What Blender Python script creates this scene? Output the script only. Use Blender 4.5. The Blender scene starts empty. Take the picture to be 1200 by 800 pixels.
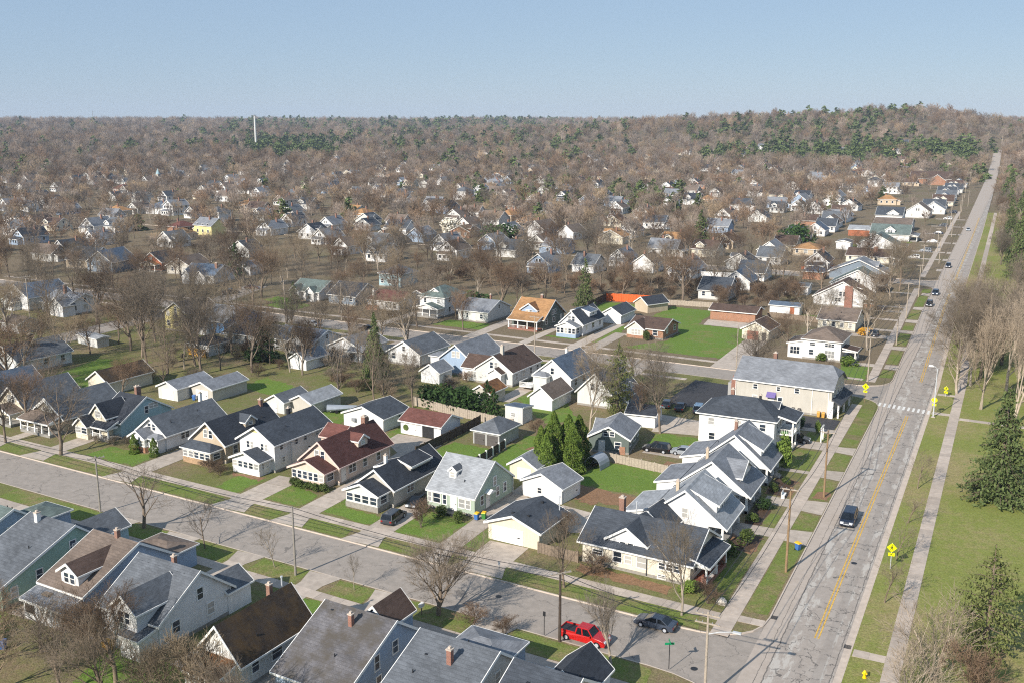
import bpy, math, random
from mathutils import Vector, Matrix, Euler
R = math.radians
rnd = random.Random(11)
SC = bpy.context.scene
COL = SC.collection

# ---------------------------------------------------------------- camera
F_PX, Y0 = 1180.0, 141.0            # focal length and horizon row on a 1200x800 frame
PITCH = math.atan((400 - Y0) / F_PX)
YAW = R(26.565)                     # the avenue runs along +Y, the view turns left of it
cam_d = bpy.data.cameras.new('camera')
cam = bpy.data.objects.new('camera', cam_d); COL.objects.link(cam)
cam.location = (0, 0, 56)
cam.rotation_euler = (math.pi / 2 - PITCH, 0, YAW)
cam_d.sensor_width = 36; cam_d.lens = F_PX / 1200 * 36
cam_d.clip_start = 1; cam_d.clip_end = 30000
SC.camera = cam

# ---------------------------------------------------------------- sky and sun
SUN_EL, SUN_AZ = R(31), R(194)      # azimuth clockwise from +Y, where the sun stands
w = bpy.data.worlds.new('World'); SC.world = w; w.use_nodes = True
wt = w.node_tree; bg = wt.nodes['Background']
sky = wt.nodes.new('ShaderNodeTexSky'); sky.sky_type = 'NISHITA'; sky.sun_disc = False
sky.sun_elevation = SUN_EL; sky.sun_rotation = SUN_AZ
sky.altitude = 250; sky.air_density = 1.0; sky.dust_density = 0.0; sky.ozone_density = 1.0
tint = wt.nodes.new('ShaderNodeMix'); tint.data_type = 'RGBA'; tint.inputs[0].default_value = .72
tint.inputs[7].default_value = (4.3, 6.1, 8.7, 1)      # an even veil of pale spring haze over the clear sky
wt.links.new(sky.outputs[0], tint.inputs[6]); wt.links.new(tint.outputs[2], bg.inputs[0]); bg.inputs[1].default_value = 0.064
sd = bpy.data.lights.new('sun', 'SUN'); sd.energy = 5.0; sd.angle = R(0.53); sd.color = (1.0, 0.93, 0.84)
so = bpy.data.objects.new('sun', sd); COL.objects.link(so)
to_sun = Vector((math.sin(SUN_AZ) * math.cos(SUN_EL), math.cos(SUN_AZ) * math.cos(SUN_EL), math.sin(SUN_EL)))
so.rotation_euler = to_sun.to_track_quat('Z', 'Y').to_euler()
so.location = (0, -50, 200)
vs = SC.view_settings
vs.view_transform = 'Standard'; vs.look = 'None'; vs.gamma = 1; vs.exposure = 0.4
vs.use_curve_mapping = False
SC.cycles.max_bounces = 5; SC.cycles.diffuse_bounces = 2; SC.cycles.glossy_bounces = 2
SC.cycles.transmission_bounces = 2; SC.cycles.volume_bounces = 0; SC.cycles.use_denoising = False; SC.cycles.filter_width = 1.15

# ---------------------------------------------------------------- materials
def srgb(h):
    h = h.lstrip('#'); v = [int(h[i:i + 2], 16) / 255 for i in (0, 2, 4)]
    return tuple(c / 12.92 if c <= .04045 else ((c + .055) / 1.055) ** 2.4 for c in v)
class NT:
    def __init__(s, name):
        s.m = bpy.data.materials.new(name); s.m.use_nodes = True
        s.t = s.m.node_tree; s.b = s.t.nodes['Principled BSDF']
        s.pos = s.n('ShaderNodeNewGeometry').outputs['Position']
    def n(s, t): return s.t.nodes.new(t)
    def l(s, a, b): s.t.links.new(a, b)
    def noise(s, scale, detail=4, rough=.6, vec=None, dim='3D'):
        x = s.n('ShaderNodeTexNoise'); x.inputs['Scale'].default_value = scale
        x.inputs['Detail'].default_value = detail; x.inputs['Roughness'].default_value = rough
        s.l(vec or s.pos, x.inputs['Vector']); return x.outputs['Fac']
    def ramp(s, fac, stops):
        r = s.n('ShaderNodeValToRGB'); e = r.color_ramp.elements
        while len(e) < len(stops): e.new(.5)
        for k, (p, c) in enumerate(stops):
            e[k].position = p; e[k].color = (*c, 1) if len(c) == 3 else c
        s.l(fac, r.inputs[0]); return r.outputs[0]
    def mix(s, fac, a, b, mode='MIX'):
        x = s.n('ShaderNodeMix'); x.data_type = 'RGBA'; x.blend_type = mode
        for sock, v in ((x.inputs[0], fac), (x.inputs[6], a), (x.inputs[7], b)):
            if hasattr(v, 'is_linked'): s.l(v, sock)
            elif isinstance(v, (int, float)): sock.default_value = v
            else: sock.default_value = (*v, 1)
        return x.outputs[2]
    def math(s, op, a, b=None, c=None):
        x = s.n('ShaderNodeMath'); x.operation = op
        for i, v in enumerate((a, b, c)):
            if v is None: continue
            if hasattr(v, 'is_linked'): s.l(v, x.inputs[i])
            else: x.inputs[i].default_value = v
        return x.outputs[0]
    def xyz(s):
        x = s.n('ShaderNodeSeparateXYZ'); s.l(s.pos, x.inputs[0]); return x.outputs
    def rand(s): return s.n('ShaderNodeObjectInfo').outputs['Random']
    def bump(s, h, strength, dist):
        b = s.n('ShaderNodeBump'); b.inputs['Strength'].default_value = strength
        b.inputs['Distance'].default_value = dist; s.l(h, b.inputs['Height'])
        s.l(b.outputs[0], s.b.inputs['Normal'])
    def out(s, col, rough=.85, spec=.3):
        if hasattr(col, 'is_linked'): s.l(col, s.b.inputs['Base Color'])
        else: s.b.inputs['Base Color'].default_value = (*col, 1)
        s.b.inputs['Roughness'].default_value = rough
        s.b.inputs['Specular IOR Level'].default_value = spec
        return s.m
def sc(c, k): return tuple(min(1, x * k) for x in c)
def plain(name, hexc, var=.15, scale=1.5, rough=.8, spec=.3, rand=0):
    t = NT(name); c = srgb(hexc)
    col = t.ramp(t.noise(scale, 3), [(.3, sc(c, 1 - var)), (.7, sc(c, 1 + var))])
    if rand:
        col = t.mix(1, col, t.ramp(t.rand(), [(0, (1 - rand,) * 3), (1, (1 + rand * .6,) * 3)]), 'MULTIPLY')
    return t.out(col, rough, spec)
def siding(name, hexc, step=.22, dirt=.1):
    t = NT(name); c = srgb(hexc); z = t.xyz()[2]
    saw = t.math('FRACT', t.math('DIVIDE', z, step))
    col = t.ramp(t.noise(.5, 4), [(.3, sc(c, 1 - dirt)), (.65, c)])
    mp = t.n('ShaderNodeMapping'); mp.inputs['Scale'].default_value = (2.2, 2.2, .25); t.l(t.pos, mp.inputs[0])
    col = t.mix(1, col, t.ramp(t.noise(1, 5, .7, mp.outputs[0]), [(.3, (.9, .89, .87)), (.6, (1, 1, 1))]), 'MULTIPLY')      # streaks of weather
    line = t.math('GREATER_THAN', saw, .86)
    col = t.mix(t.math('MULTIPLY', line, .22), col, sc(c, .45))
    t.bump(saw, .5, .03)
    return t.out(col, .7, .3)
def shingle(name, hexc, var=.22, blotch=.25, rows=.16, stain=None):
    t = NT(name); c = srgb(hexc); o = t.xyz()
    fine = t.noise(9, 2); big = t.noise(.35, 4)
    col = t.ramp(fine, [(.3, sc(c, 1 - var)), (.7, sc(c, 1 + var))])
    col = t.mix(1, col, t.ramp(big, [(.35, (1 - blotch,) * 3), (.65, (1.08,) * 3)]), 'MULTIPLY')
    saw = t.math('FRACT', t.math('DIVIDE', o[2], rows))
    row = t.math('FLOOR', t.math('DIVIDE', o[2], rows))
    v = t.n('ShaderNodeCombineXYZ')
    t.l(t.math('MULTIPLY', t.math('ADD', o[0], o[1]), 1.2), v.inputs[0]); t.l(t.math('MULTIPLY', row, 3.7), v.inputs[1])
    wn = t.n('ShaderNodeTexWhiteNoise'); t.l(v.outputs[0], wn.inputs[0])
    tab = t.noise(1, 0, .5, v.outputs[0])
    col = t.mix(1, col, t.ramp(tab, [(.3, (.84,) * 3), (.7, (1.1,) * 3)]), 'MULTIPLY')
    col = t.mix(t.math('MULTIPLY', t.math('GREATER_THAN', saw, .84), .3), col, sc(c, .4))
    if stain:
        m = t.ramp(t.noise(.55, 6, .7), [(.42, (0, 0, 0)), (.62, (1, 1, 1))])
        col = t.mix(m, col, srgb(stain))
    t.bump(t.math('ADD', saw, t.math('MULTIPLY', fine, .6)), .35, .025)
    return t.out(col, .92, .2)
M = {}
for n, h in dict(white='#e3e3e2', cream='#ddd4bd', ivory='#e2dac6', tan='#c6b59d', sage='#a9b8a6', teal='#a3bfc6', green='#9dbaaa',
                 blue='#5f92c6', yellow='#e0d396', grey='#adadab', lightgrey='#d2d2ce', slate='#7f8b97', pink='#d8c4b4',
                 greige='#c3beb3', bluegrey='#9db0c6', rust='#a8684a', darkgreen='#66706a').items():
    M[n] = siding('siding_' + n, h)
for n, h, v, b in (('charcoal', '#4a4f56', .18, .2), ('black', '#3b3f46', .2, .18), ('grey', '#7f8287', .18, .2), ('midgrey', '#63676c', .2, .22),
                   ('lightgrey', '#979a9d', .14, .16), ('greengrey', '#67736f', .18, .22), ('brown', '#5a4a42', .2, .2), ('taupe', '#76695f', .18, .2),
                   ('maroon', '#563a36', .2, .18), ('red', '#6c4841', .2, .18), ('tan', '#a67f58', .2, .2), ('bluegrey', '#5d6a7a', .18, .2)):
    M['r_' + n] = shingle('shingle_' + n, h, v, b)
M['r_weather'] = shingle('shingle_weathered', '#6c6a6c', .25, .3, stain='#55504a')
M['r_rusty'] = shingle('shingle_rusty', '#6b4d38', .3, .3, stain='#8a623f')
M['r_mossy'] = shingle('shingle_mossy', '#443b34', .3, .3, stain='#52422f')
M['trim'] = plain('white_trim', '#e6e4de', .05, 2, .5)
M['trim_dark'] = plain('dark_trim', '#4a4b4d', .1, 2, .5)
M['trim_pink'] = plain('pale_pink_trim', '#d8bfb4', .05, 2, .5)
M['found'] = plain('foundation_block', '#8f8a82', .2, 3)
M['concrete'] = plain('concrete', '#b0a497', .16, .9, .9, .2, .12)
M['slab'] = plain('pavement_slab', '#b3a699', .12, 1.3, .9, .2, .16)
M['kerb'] = plain('kerb_concrete', '#bcaea0', .12, 1.2, .9, .2)
M['asphalt_dark'] = plain('dark_asphalt', '#3e3e41', .2, 2, .9, .3)
M['metal'] = plain('grey_metal', '#8d9093', .1, 3, .4, .5)
M['darkmetal'] = plain('dark_metal', '#26272a', .1, 3, .5, .5)
M['steel'] = plain('galvanised_steel', '#b9bcbe', .1, 3, .45, .5)
M['wood'] = plain('weathered_wood', '#7d6f60', .25, 4)
M['greywood'] = plain('grey_wood', '#a39788', .22, 4)
M['fencewood'] = plain('fence_wood', '#6a5a4a', .25, 3)
M['darkwood'] = plain('dark_wood', '#4a4038', .25, 3)
M['pole'] = plain('pole_wood', '#8a7256', .2, 2.5)
M['polegrey'] = plain('pole_grey', '#8b857c', .2, 2.5)
M['orange'] = plain('orange_boards', '#d4622f', .15, 2)
M['soilshade'] = plain('garden_soil_and_shade', '#4d3d31', .4, 2.5)  # dark bed soil, also carries painted shade in the avenue front yards
M['leafbrown'] = plain('dead_leaf_bed', '#84664c', .35, 4)
M['door'] = plain('door_paint', '#d9d6cf', .05, 2, .5)
M['garagedoor'] = plain('garage_door_paint', '#e9e7e2', .04, 2, .5)
M['doordark'] = plain('dark_garage_door', '#5a5654', .08, 2, .5)
M['doorbrown'] = plain('brown_garage_door', '#8a5a4a', .08, 2, .5)
M['awning'] = plain('purple_awning', '#6f6296', .08, 3)
M['yellowsign'] = plain('sign_yellow', '#e2e20a', .03, 2, .4)
M['blacksign'] = plain('sign_black', '#111111', .05, 2, .5)
M['greensign'] = plain('sign_green', '#12885a', .03, 2, .4)
M['bluebin'] = plain('blue_bin', '#3f6aa8', .08, 2, .5)
M['yellowlid'] = plain('yellow_lid', '#e0b428', .05, 2, .5)
M['greenbin'] = plain('green_bin', '#3f7a3a', .08, 2, .5)
M['tanbin'] = plain('tan_bin', '#c89a4a', .08, 2, .5)
M['hydrant'] = plain('hydrant_yellow', '#f0c411', .05, 2, .4)
M['ywline'] = plain('road_paint_yellow', '#c9a24c', .4, 3, .85)
M['whline'] = plain('road_paint_white', '#d5d3cd', .12, 5, .8)
M['tyre'] = plain('tyre_rubber', '#17171a', .1, 3, .8)
M['rim'] = plain('wheel_rim', '#a8abb0', .05, 3, .3, .5)
M['lamp'] = plain('headlamp', '#e8ebee', .02, 3, .15, .6)
M['tail'] = plain('tail_lamp', '#8a1410', .05, 3, .2, .6)
M['tarp'] = plain('boat_tarp', '#8f969e', .1, 2, .6)
M['rock'] = plain('field_stone', '#b8b2a8', .25, 3)
M['porchfloor'] = plain('porch_floor', '#8d8a84', .1, 2)
M['bluetarp'] = plain('blue_tarp', '#2f5fa8', .1, 2)
M['flowerred'] = plain('red_plastic', '#b22a20', .05, 2)
def brick(name, a, b):
    t = NT(name); o = t.xyz(); v = t.n('ShaderNodeCombineXYZ')
    t.l(t.math('ADD', o[0], o[1]), v.inputs[0]); t.l(o[2], v.inputs[1])
    k = t.n('ShaderNodeTexBrick'); k.inputs['Scale'].default_value = 3.2
    k.inputs['Color1'].default_value = (*srgb(a), 1); k.inputs['Color2'].default_value = (*srgb(b), 1)
    k.inputs['Mortar'].default_value = (*srgb('#a0958a'), 1); k.inputs['Mortar Size'].default_value = .03
    t.l(v.outputs[0], k.inputs['Vector'])
    col = t.mix(1, k.outputs[0], t.ramp(t.noise(1.2, 3), [(.3, (.85,) * 3), (.7, (1.1,) * 3)]), 'MULTIPLY')
    return t.out(col, .85, .2)
M['brick'] = brick('brick_orange', '#a9704a', '#8f5a3c')
M['brickred'] = brick('brick_red', '#94523c', '#7a4232')
M['chimney'] = brick('chimney_brick', '#8c5a44', '#744637')
M['stone'] = plain('rubble_stone', '#a4896c', .35, 3)
def glass(name, hexc, curtains=False):
    t = NT(name); c = srgb(hexc)
    col = t.ramp(t.noise(.6, 2), [(.35, sc(c, .5)), (.65, sc(c, 1.6))])
    if curtains:      # pale blinds behind some of the panes
        col = t.mix(t.math('GREATER_THAN', t.rand(), .66), col, t.ramp(t.rand(), [(.66, srgb('#7d7f80')), (1, srgb('#b5b2aa'))]))
    return t.out(col, .12, .6)
M['glass'] = glass('window_glass', '#2c3540', True)
M['carglass'] = glass('car_glass', '#14181d')
def paint(name, hexc, rough=.22):
    t = NT(name); t.b.inputs['Coat Weight'].default_value = .5
    t.b.inputs['Coat Roughness'].default_value = .06
    return t.out(t.ramp(t.noise(1.1, 2), [(.3, sc(srgb(hexc), .92)), (.7, sc(srgb(hexc), 1.06))]), rough + .1, .5)
for n, h in dict(navy='#141d2e', black='#0e0f12', silver='#8d9297', red='#b01414', greyblue='#343d4b', white='#d8d8d6', gunmetal='#33373d', maroon='#4a1518', lightblue='#8fa8bb').items():
    M['p_' + n] = paint('car_paint_' + n, h)

def grass(name, g1, g2, br, amount, seedscale=.06):
    t = NT(name)
    a = t.noise(1.1, 8, .75); b = t.noise(seedscale, 6, .65); c = t.noise(4.5, 6, .8)
    col = t.mix(a, srgb(g1), srgb(g2))
    f = t.math('ADD', t.math('MULTIPLY', b, .6), t.math('MULTIPLY', t.noise(.7, 7, .75), .4))
    m = t.ramp(f, [(amount - .07, (1, 1, 1)), (amount + .07, (0, 0, 0))])
    col = t.mix(m, col, t.mix(c, sc(srgb(br), .6), sc(srgb(br), 1.25)))
    col = t.mix(1, col, t.ramp(c, [(.28, (.5,) * 3), (.72, (1.42,) * 3)]), 'MULTIPLY')
    t.bump(t.noise(5, 3), .6, .12)
    return t.out(col, .95, .1)
M['yard'] = grass('yard_grass', '#5c6536', '#7d7b4e', '#85755c', .49)
M['lawn'] = grass('lawn_green', '#55722f', '#73863f', '#857d52', .42, .12)
M['parkway'] = grass('parkway_grass', '#5b7034', '#7b8045', '#8c7d5c', .45, .15)
M['park'] = grass('park_grass', '#6f7d3e', '#89894a', '#988c62', .47, .05)
M['wildground'] = grass('wild_ground', '#646542', '#776d52', '#7d6f5b', .57, .03)

def road_mat():
    t = NT('avenue_asphalt'); o = t.xyz()
    n1 = t.noise(.9, 6, .7); n2 = t.noise(14, 2)
    base = t.ramp(n1, [(.3, srgb('#948b82')), (.7, srgb('#a79d93'))])
    base = t.mix(1, base, t.ramp(n2, [(.3, (.9,) * 3), (.7, (1.08,) * 3)]), 'MULTIPLY')
    mp = t.n('ShaderNodeMapping'); mp.inputs['Scale'].default_value = (1.0, .22, 1); t.l(t.pos, mp.inputs[0])
    patch = t.ramp(t.noise(.42, 5, .65, mp.outputs[0]), [(.56, (0, 0, 0)), (.6, (1, 1, 1))])
    bands = t.math('MAXIMUM', t.math('MULTIPLY', t.math('LESS_THAN', t.math('ABSOLUTE', t.math('SUBTRACT', o[0], -17.7)), 1.1), 1), t.math('LESS_THAN', t.math('ABSOLUTE', t.math('SUBTRACT', o[0], -13.0)), .55))
    patch = t.math('MULTIPLY', t.ramp(t.noise(.9, 6, .7, mp.outputs[0]), [(.5, (0, 0, 0)), (.56, (1, 1, 1))]), t.math('ADD', t.math('MULTIPLY', bands, .7), .18))
    base = t.mix(patch, base, srgb('#b5afa6'))
    edge = t.n('ShaderNodeMapRange'); edge.inputs[1].default_value = -18.75; edge.inputs[2].default_value = -18.95
    t.l(o[0], edge.inputs[0])
    base = t.mix(edge.outputs[0], base, t.ramp(n1, [(.3, srgb('#a3978b')), (.7, srgb('#b3a79b'))]))
    # tar-filled cracks: one long joint and a net of short ones
    wob = t.math('MULTIPLY', t.math('SUBTRACT', t.noise(.7, 4, .7), .5), .5)
    def line(x0, wd): return t.math('LESS_THAN', t.math('ABSOLUTE', t.math('ADD', t.math('SUBTRACT', o[0], x0), wob)), wd)
    vd = t.n('ShaderNodeVectorMath'); vd.operation = 'ADD'
    cb = t.n('ShaderNodeCombineXYZ'); t.l(t.math('MULTIPLY', t.noise(.8, 4), 2.6), cb.inputs[0]); t.l(t.math('MULTIPLY', t.noise(1.1, 4), 2.2), cb.inputs[1])
    t.l(t.pos, vd.inputs[0]); t.l(cb.outputs[0], vd.inputs[1])
    vo = t.n('ShaderNodeTexVoronoi'); vo.feature = 'DISTANCE_TO_EDGE'; vo.inputs['Scale'].default_value = .26; t.l(vd.outputs[0], vo.inputs['Vector'])
    net = t.math('LESS_THAN', vo.outputs['Distance'], .011)
    net = t.math('MULTIPLY', net, t.math('GREATER_THAN', t.noise(.16, 3), .47))
    net = t.math('MULTIPLY', net, t.math('GREATER_THAN', o[0], -18.9))
    yw = t.math('ADD', t.math('DIVIDE', o[1], 5.3), t.math('MULTIPLY', t.noise(.45, 5, .7), 1.1))
    tra = t.math('LESS_THAN', t.math('FRACT', yw), .035)
    tra = t.math('MULTIPLY', t.math('MULTIPLY', tra, t.math('GREATER_THAN', o[0], -18.8)), t.math('GREATER_THAN', t.noise(.5, 3), .46))
    net = t.math('MAXIMUM', net, tra)
    ck = t.math('MAXIMUM', t.math('MAXIMUM', line(-18.85, .07), line(-19.6, .035)), t.math('MAXIMUM', net, line(-12.6, .05)))
    base = t.mix(t.math('MULTIPLY', ck, .72), base, srgb('#4c4a48'))
    tr = t.math('MULTIPLY', t.math('LESS_THAN', t.math('ABSOLUTE', t.math('ADD', t.math('SUBTRACT', o[0], -13.9), wob)), .55), .16)
    base = t.mix(tr, base, srgb('#6a6866'))
    return t.out(base, .88, .25)
M['avenue'] = road_mat()
def street_mat():
    t = NT('side_street_asphalt'); n1 = t.noise(.8, 6, .7)
    base = t.ramp(n1, [(.3, srgb('#8b837a')), (.7, srgb('#a2988e'))])
    base = t.mix(1, base, t.ramp(t.noise(14, 2), [(.3, (.9,) * 3), (.7, (1.08,) * 3)]), 'MULTIPLY')
    vo = t.n('ShaderNodeTexVoronoi'); vo.feature = 'DISTANCE_TO_EDGE'; vo.inputs['Scale'].default_value = .16
    vd = t.n('ShaderNodeVectorMath'); vd.operation = 'ADD'
    cb = t.n('ShaderNodeCombineXYZ'); t.l(t.math('MULTIPLY', t.noise(.5, 4), 3), cb.inputs[0]); t.l(t.math('MULTIPLY', t.noise(.9, 4), 2.4), cb.inputs[1])
    t.l(t.pos, vd.inputs[0]); t.l(cb.outputs[0], vd.inputs[1]); t.l(vd.outputs[0], vo.inputs['Vector'])
    ck = t.math('MULTIPLY', t.math('LESS_THAN', vo.outputs['Distance'], .006), .55)
    base = t.mix(ck, base, srgb('#55524f'))
    return t.out(base, .88, .25)
M['street'] = street_mat()
def twig(name, hexc, rv=.3):
    t = NT(name); c = srgb(hexc)
    col = t.ramp(t.noise(.8, 3), [(.3, sc(c, .75)), (.7, sc(c, 1.25))])
    col = t.mix(1, col, t.ramp(t.rand(), [(0, (1 - rv, 1 - rv * .95, 1 - rv * .9)), (.5, (1, .97, .93)), (1, (1 + rv * .8, 1 + rv * .7, 1 + rv * .6))]), 'MULTIPLY')
    col = t.mix(1, col, t.ramp(t.noise(.012, 3), [(.35, (.82, .84, .86)), (.65, (1.18, 1.14, 1.08))]), 'MULTIPLY')     # stands of lighter and darker wood
    return t.out(col, .9, .15)
M['bark'] = twig('bark_grey_brown', '#7a6e62', .2)
M['barkpale'] = twig('bark_pale', '#a3988a', .15)
M['twig'] = twig('twigs_grey_brown', '#70675c')
M['twigbrown'] = twig('twigs_reddish_brown', '#6d5c4d')
M['twigtan'] = twig('twigs_tan', '#7d7160')
M['twigpale'] = twig('twigs_pale', '#8f8375', .15)
M['fartwig'] = twig('far_twigs_grey', '#8d8177', .35)
M['fartwig2'] = twig('far_twigs_tan', '#92826e', .35)
M['fartwig3'] = twig('far_twigs_brown', '#7f6c5b', .35)
def leaf(name, a, b, rv=.2):
    t = NT(name); col = t.ramp(t.noise(1.3, 3), [(.3, srgb(a)), (.7, srgb(b))])
    col = t.mix(1, col, t.ramp(t.rand(), [(0, (1 - rv,) * 3), (1, (1 + rv,) * 3)]), 'MULTIPLY')
    return t.out(col, .8, .2)
M['spruce'] = leaf('needles_spruce', '#42522f', '#6b7646')
M['pine'] = leaf('needles_pine', '#566131', '#787b4b')
M['arbor'] = leaf('arborvitae_leaf', '#455c22', '#73853a')
M['box'] = leaf('boxwood_leaf', '#36451f', '#556230')
M['holly'] = leaf('dark_evergreen_leaf', '#263a1c', '#3d5528')
M['blossom'] = leaf('white_blossom', '#cfc8b4', '#e6dfd0', .1)
M['forsythia'] = leaf('yellow_blossom', '#b8862a', '#dba63a', .1)
M['hazeleaf'] = M['spruce']

# ---------------------------------------------------------------- mesh helpers
class MB:
    def __init__(s): s.v = []; s.f = []; s.mi = []; s.cm = 0
    def face(s, pts):
        i = len(s.v); s.v += [tuple(p) for p in pts]; s.f.append(tuple(range(i, i + len(pts)))); s.mi.append(s.cm)
    def hexa(s, p):          # p: 4 bottom + 4 top, counter-clockwise from above
        i = len(s.v); s.v += [tuple(q) for q in p]
        for f in ((3, 2, 1, 0), (4, 5, 6, 7), (0, 1, 5, 4), (1, 2, 6, 5), (2, 3, 7, 6), (3, 0, 4, 7)):
            s.f.append(tuple(i + k for k in f)); s.mi.append(s.cm)
    def box(s, x0, x1, y0, y1, z0, z1):
        s.hexa([(x0, y0, z0), (x1, y0, z0), (x1, y1, z0), (x0, y1, z0), (x0, y0, z1), (x1, y0, z1), (x1, y1, z1), (x0, y1, z1)])
    def prism(s, prof, a0, a1, axis):   # prof: CCW list of (u,z); axis 'y' -> u is x ; axis 'x' -> u is y
        n = len(prof); i = len(s.v)
        if axis == 'y':
            s.v += [(u, a0, z) for u, z in prof] + [(u, a1, z) for u, z in prof]
            s.f.append(tuple(range(i, i + n))); s.f.append(tuple(range(i + 2 * n - 1, i + n - 1, -1)))
            for k in range(n): s.f.append((i + k, i + n + k, i + n + (k + 1) % n, i + (k + 1) % n))
        else:
            s.v += [(a0, u, z) for u, z in prof] + [(a1, u, z) for u, z in prof]
            s.f.append(tuple(range(i + n - 1, i - 1, -1))); s.f.append(tuple(range(i + n, i + 2 * n)))
            for k in range(n): s.f.append((i + k, i + (k + 1) % n, i + n + (k + 1) % n, i + n + k))
        s.mi += [s.cm] * (n + 2)
    def tube(s, pts, rad, n=5, cap=True):
        i = len(s.v); pts = [Vector(p) for p in pts]
        for k, p in enumerate(pts):
            d = (pts[min(k + 1, len(pts) - 1)] - pts[max(k - 1, 0)]).normalized()
            a = d.orthogonal().normalized(); b = d.cross(a); r = rad[k]
            for j in range(n):
                q = p + (a * math.cos(2 * math.pi * j / n) + b * math.sin(2 * math.pi * j / n)) * r
                s.v.append((q.x, q.y, q.z))
        for k in range(len(pts) - 1):
            for j in range(n):
                s.f.append((i + k * n + j, i + k * n + (j + 1) % n, i + (k + 1) * n + (j + 1) % n, i + (k + 1) * n + j)); s.mi.append(s.cm)
        if cap:
            s.f.append(tuple(i + j for j in range(n - 1, -1, -1))); s.mi.append(s.cm)
            s.f.append(tuple(i + (len(pts) - 1) * n + j for j in range(n))); s.mi.append(s.cm)
    def ring(s, cx, cy, cz, r, w, axis, n=14):      # a disc of width w about an axis
        d = Vector((1, 0, 0)) if axis == 'x' else Vector((0, 1, 0)) if axis == 'y' else Vector((0, 0, 1))
        c = Vector((cx, cy, cz)); s.tube([c - d * w / 2, c + d * w / 2], [r, r], n)
    def mesh(s, name, mats, smooth=False):
        me = bpy.data.meshes.new(name); me.from_pydata(s.v, [], s.f)
        for m in (mats if isinstance(mats, (list, tuple)) else [mats]): me.materials.append(m)
        if any(s.mi): me.polygons.foreach_set('material_index', s.mi)
        if smooth: me.polygons.foreach_set('use_smooth', [True] * len(s.f))
        me.update(); return me
    def build(s, name, mats, parent=None, smooth=False):
        return put(name, s.mesh(name, mats, smooth), parent)
def put(name, me, parent=None, loc=None, rz=None):
    o = bpy.data.objects.new(name, me); COL.objects.link(o)
    if parent: o.parent = parent
    if loc: o.location = loc
    if rz is not None: o.rotation_euler = (0, 0, rz)
    return o
def tag(o, label, cat, group=None):
    o['label'] = label; o['category'] = cat
    if group: o['group'] = group
    return o
def root(name, label, cat, x, y, z, rz=0, group=None):
    o = bpy.data.objects.new(name, None); COL.objects.link(o)
    o.location = (x, y, z); o.rotation_euler = (0, 0, rz); o.empty_display_size = .2
    return tag(o, label, cat, group)
def struct(o): o['kind'] = 'structure'; return o
def stuff(o): o['kind'] = 'stuff'; return o
def copy_tree(o, parent=None):
    c = o.copy(); COL.objects.link(c)
    if parent: c.parent = parent
    for ch in list(o.children): copy_tree(ch, c)
    return c

# ---------------------------------------------------------------- terrain
def sst(t): t = max(0., min(1., t)); return t * t * (3 - 2 * t)
def terr(x, y):
    d = math.hypot(x, y)
    z = 31 * sst((d - 900) / 2700)
    z += 25 * math.exp(-((x + 135) / 150) ** 2 - ((y - 1800) / 330) ** 2)
    z += 42 * math.exp(-((x + 405) / 400) ** 2 - ((y - 1840) / 340) ** 2)
    return z
GZ = 0.14                                # yards stand a kerb above the streets
def gz(x, y): return GZ if (y < 690 and -480 < x < 420) else terr(x, y)
def road_cx(y):                          # centre of the avenue, a slight bend far away
    P = [(-200, -16.3), (230, -16.3), (330, -18.1), (570, -19.8), (950, -24), (1500, -31), (4000, -60)]
    for (a, xa), (b, xb) in zip(P, P[1:]):
        if y <= b: return xa + (xb - xa) * (y - a) / (b - a)
    return P[-1][1]
m = MB()
XS = [-5200, -4200, -3400, -2800, -2300, -1900] + list(range(-1600, -600, 80)) + list(range(-600, 440, 40)) + [600, 900, 1300, 1800, 2500, 3500]
YS = [-400, -150, 0, 100, 200, 300, 400, 500, 600] + list(range(680, 2600, 70)) + list(range(2600, 4000, 150)) + [4300, 4800, 5500, 6500]
nx = len(XS)
m.v = [(x, y, terr(x, y) - .02) for y in YS for x in XS]
m.f = [(j * nx + i, j * nx + i + 1, (j + 1) * nx + i + 1, (j + 1) * nx + i) for j in range(len(YS) - 1) for i in range(nx - 1)]
m.mi = [0] * len(m.f)
struct(m.build('ground', M['wildground'], None, True))

# ---------------------------------------------------------------- streets, blocks, kerbs
def NK(x): return 101.8 - .060 * (x + 29)      # kerb lines of the cross street
def SK(x): return 92.2 - .058 * (x + 29)
def S2(x): return 212.6 - .055 * (x + 29)      # second cross street
def N2(x): return 222.0 - .055 * (x + 29)
def S3(x): return 372. - .05 * (x + 29)        # third cross street
def N3(x): return 384. - .05 * (x + 29)
KL, KR = -21.1, -11.5
def strip(name, mat, pts, z):                 # pts: list of (left, right) pairs of (x, y)
    m = MB()
    for (a, b), (c, d) in zip(pts, pts[1:]):
        m.face([(*a, z), (*b, z), (*d, z), (*c, z)])
    return m.build(name, mat)
ys = [-60] + list(range(0, 700, 50)) + list(range(700, 1520, 50))
m = MB()
for a, b in zip(ys, ys[1:]):
    ca, cb = road_cx(a), road_cx(b)
    za, zb = terr(ca, a) + .02, terr(cb, b) + .02
    if a >= 690: za += .35
    if b >= 690: zb += .35
    m.face([(ca - 4.85, a, za), (ca + 4.85, a, za), (cb + 4.85, b, zb), (cb - 4.85, b, zb)])
struct(m.build('avenue_road', M['avenue']))
xs = list(range(-420, -21, 19)) + [-21]
struct(strip('cross_street_road', M['street'], [((x, NK(x) + .1), (x, SK(x) - .1)) for x in xs][::-1] + [], .012))
struct(strip('second_street_road', M['street'], [((x, N2(x) + .1), (x, S2(x) - .1)) for x in xs][::-1], .012))
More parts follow.
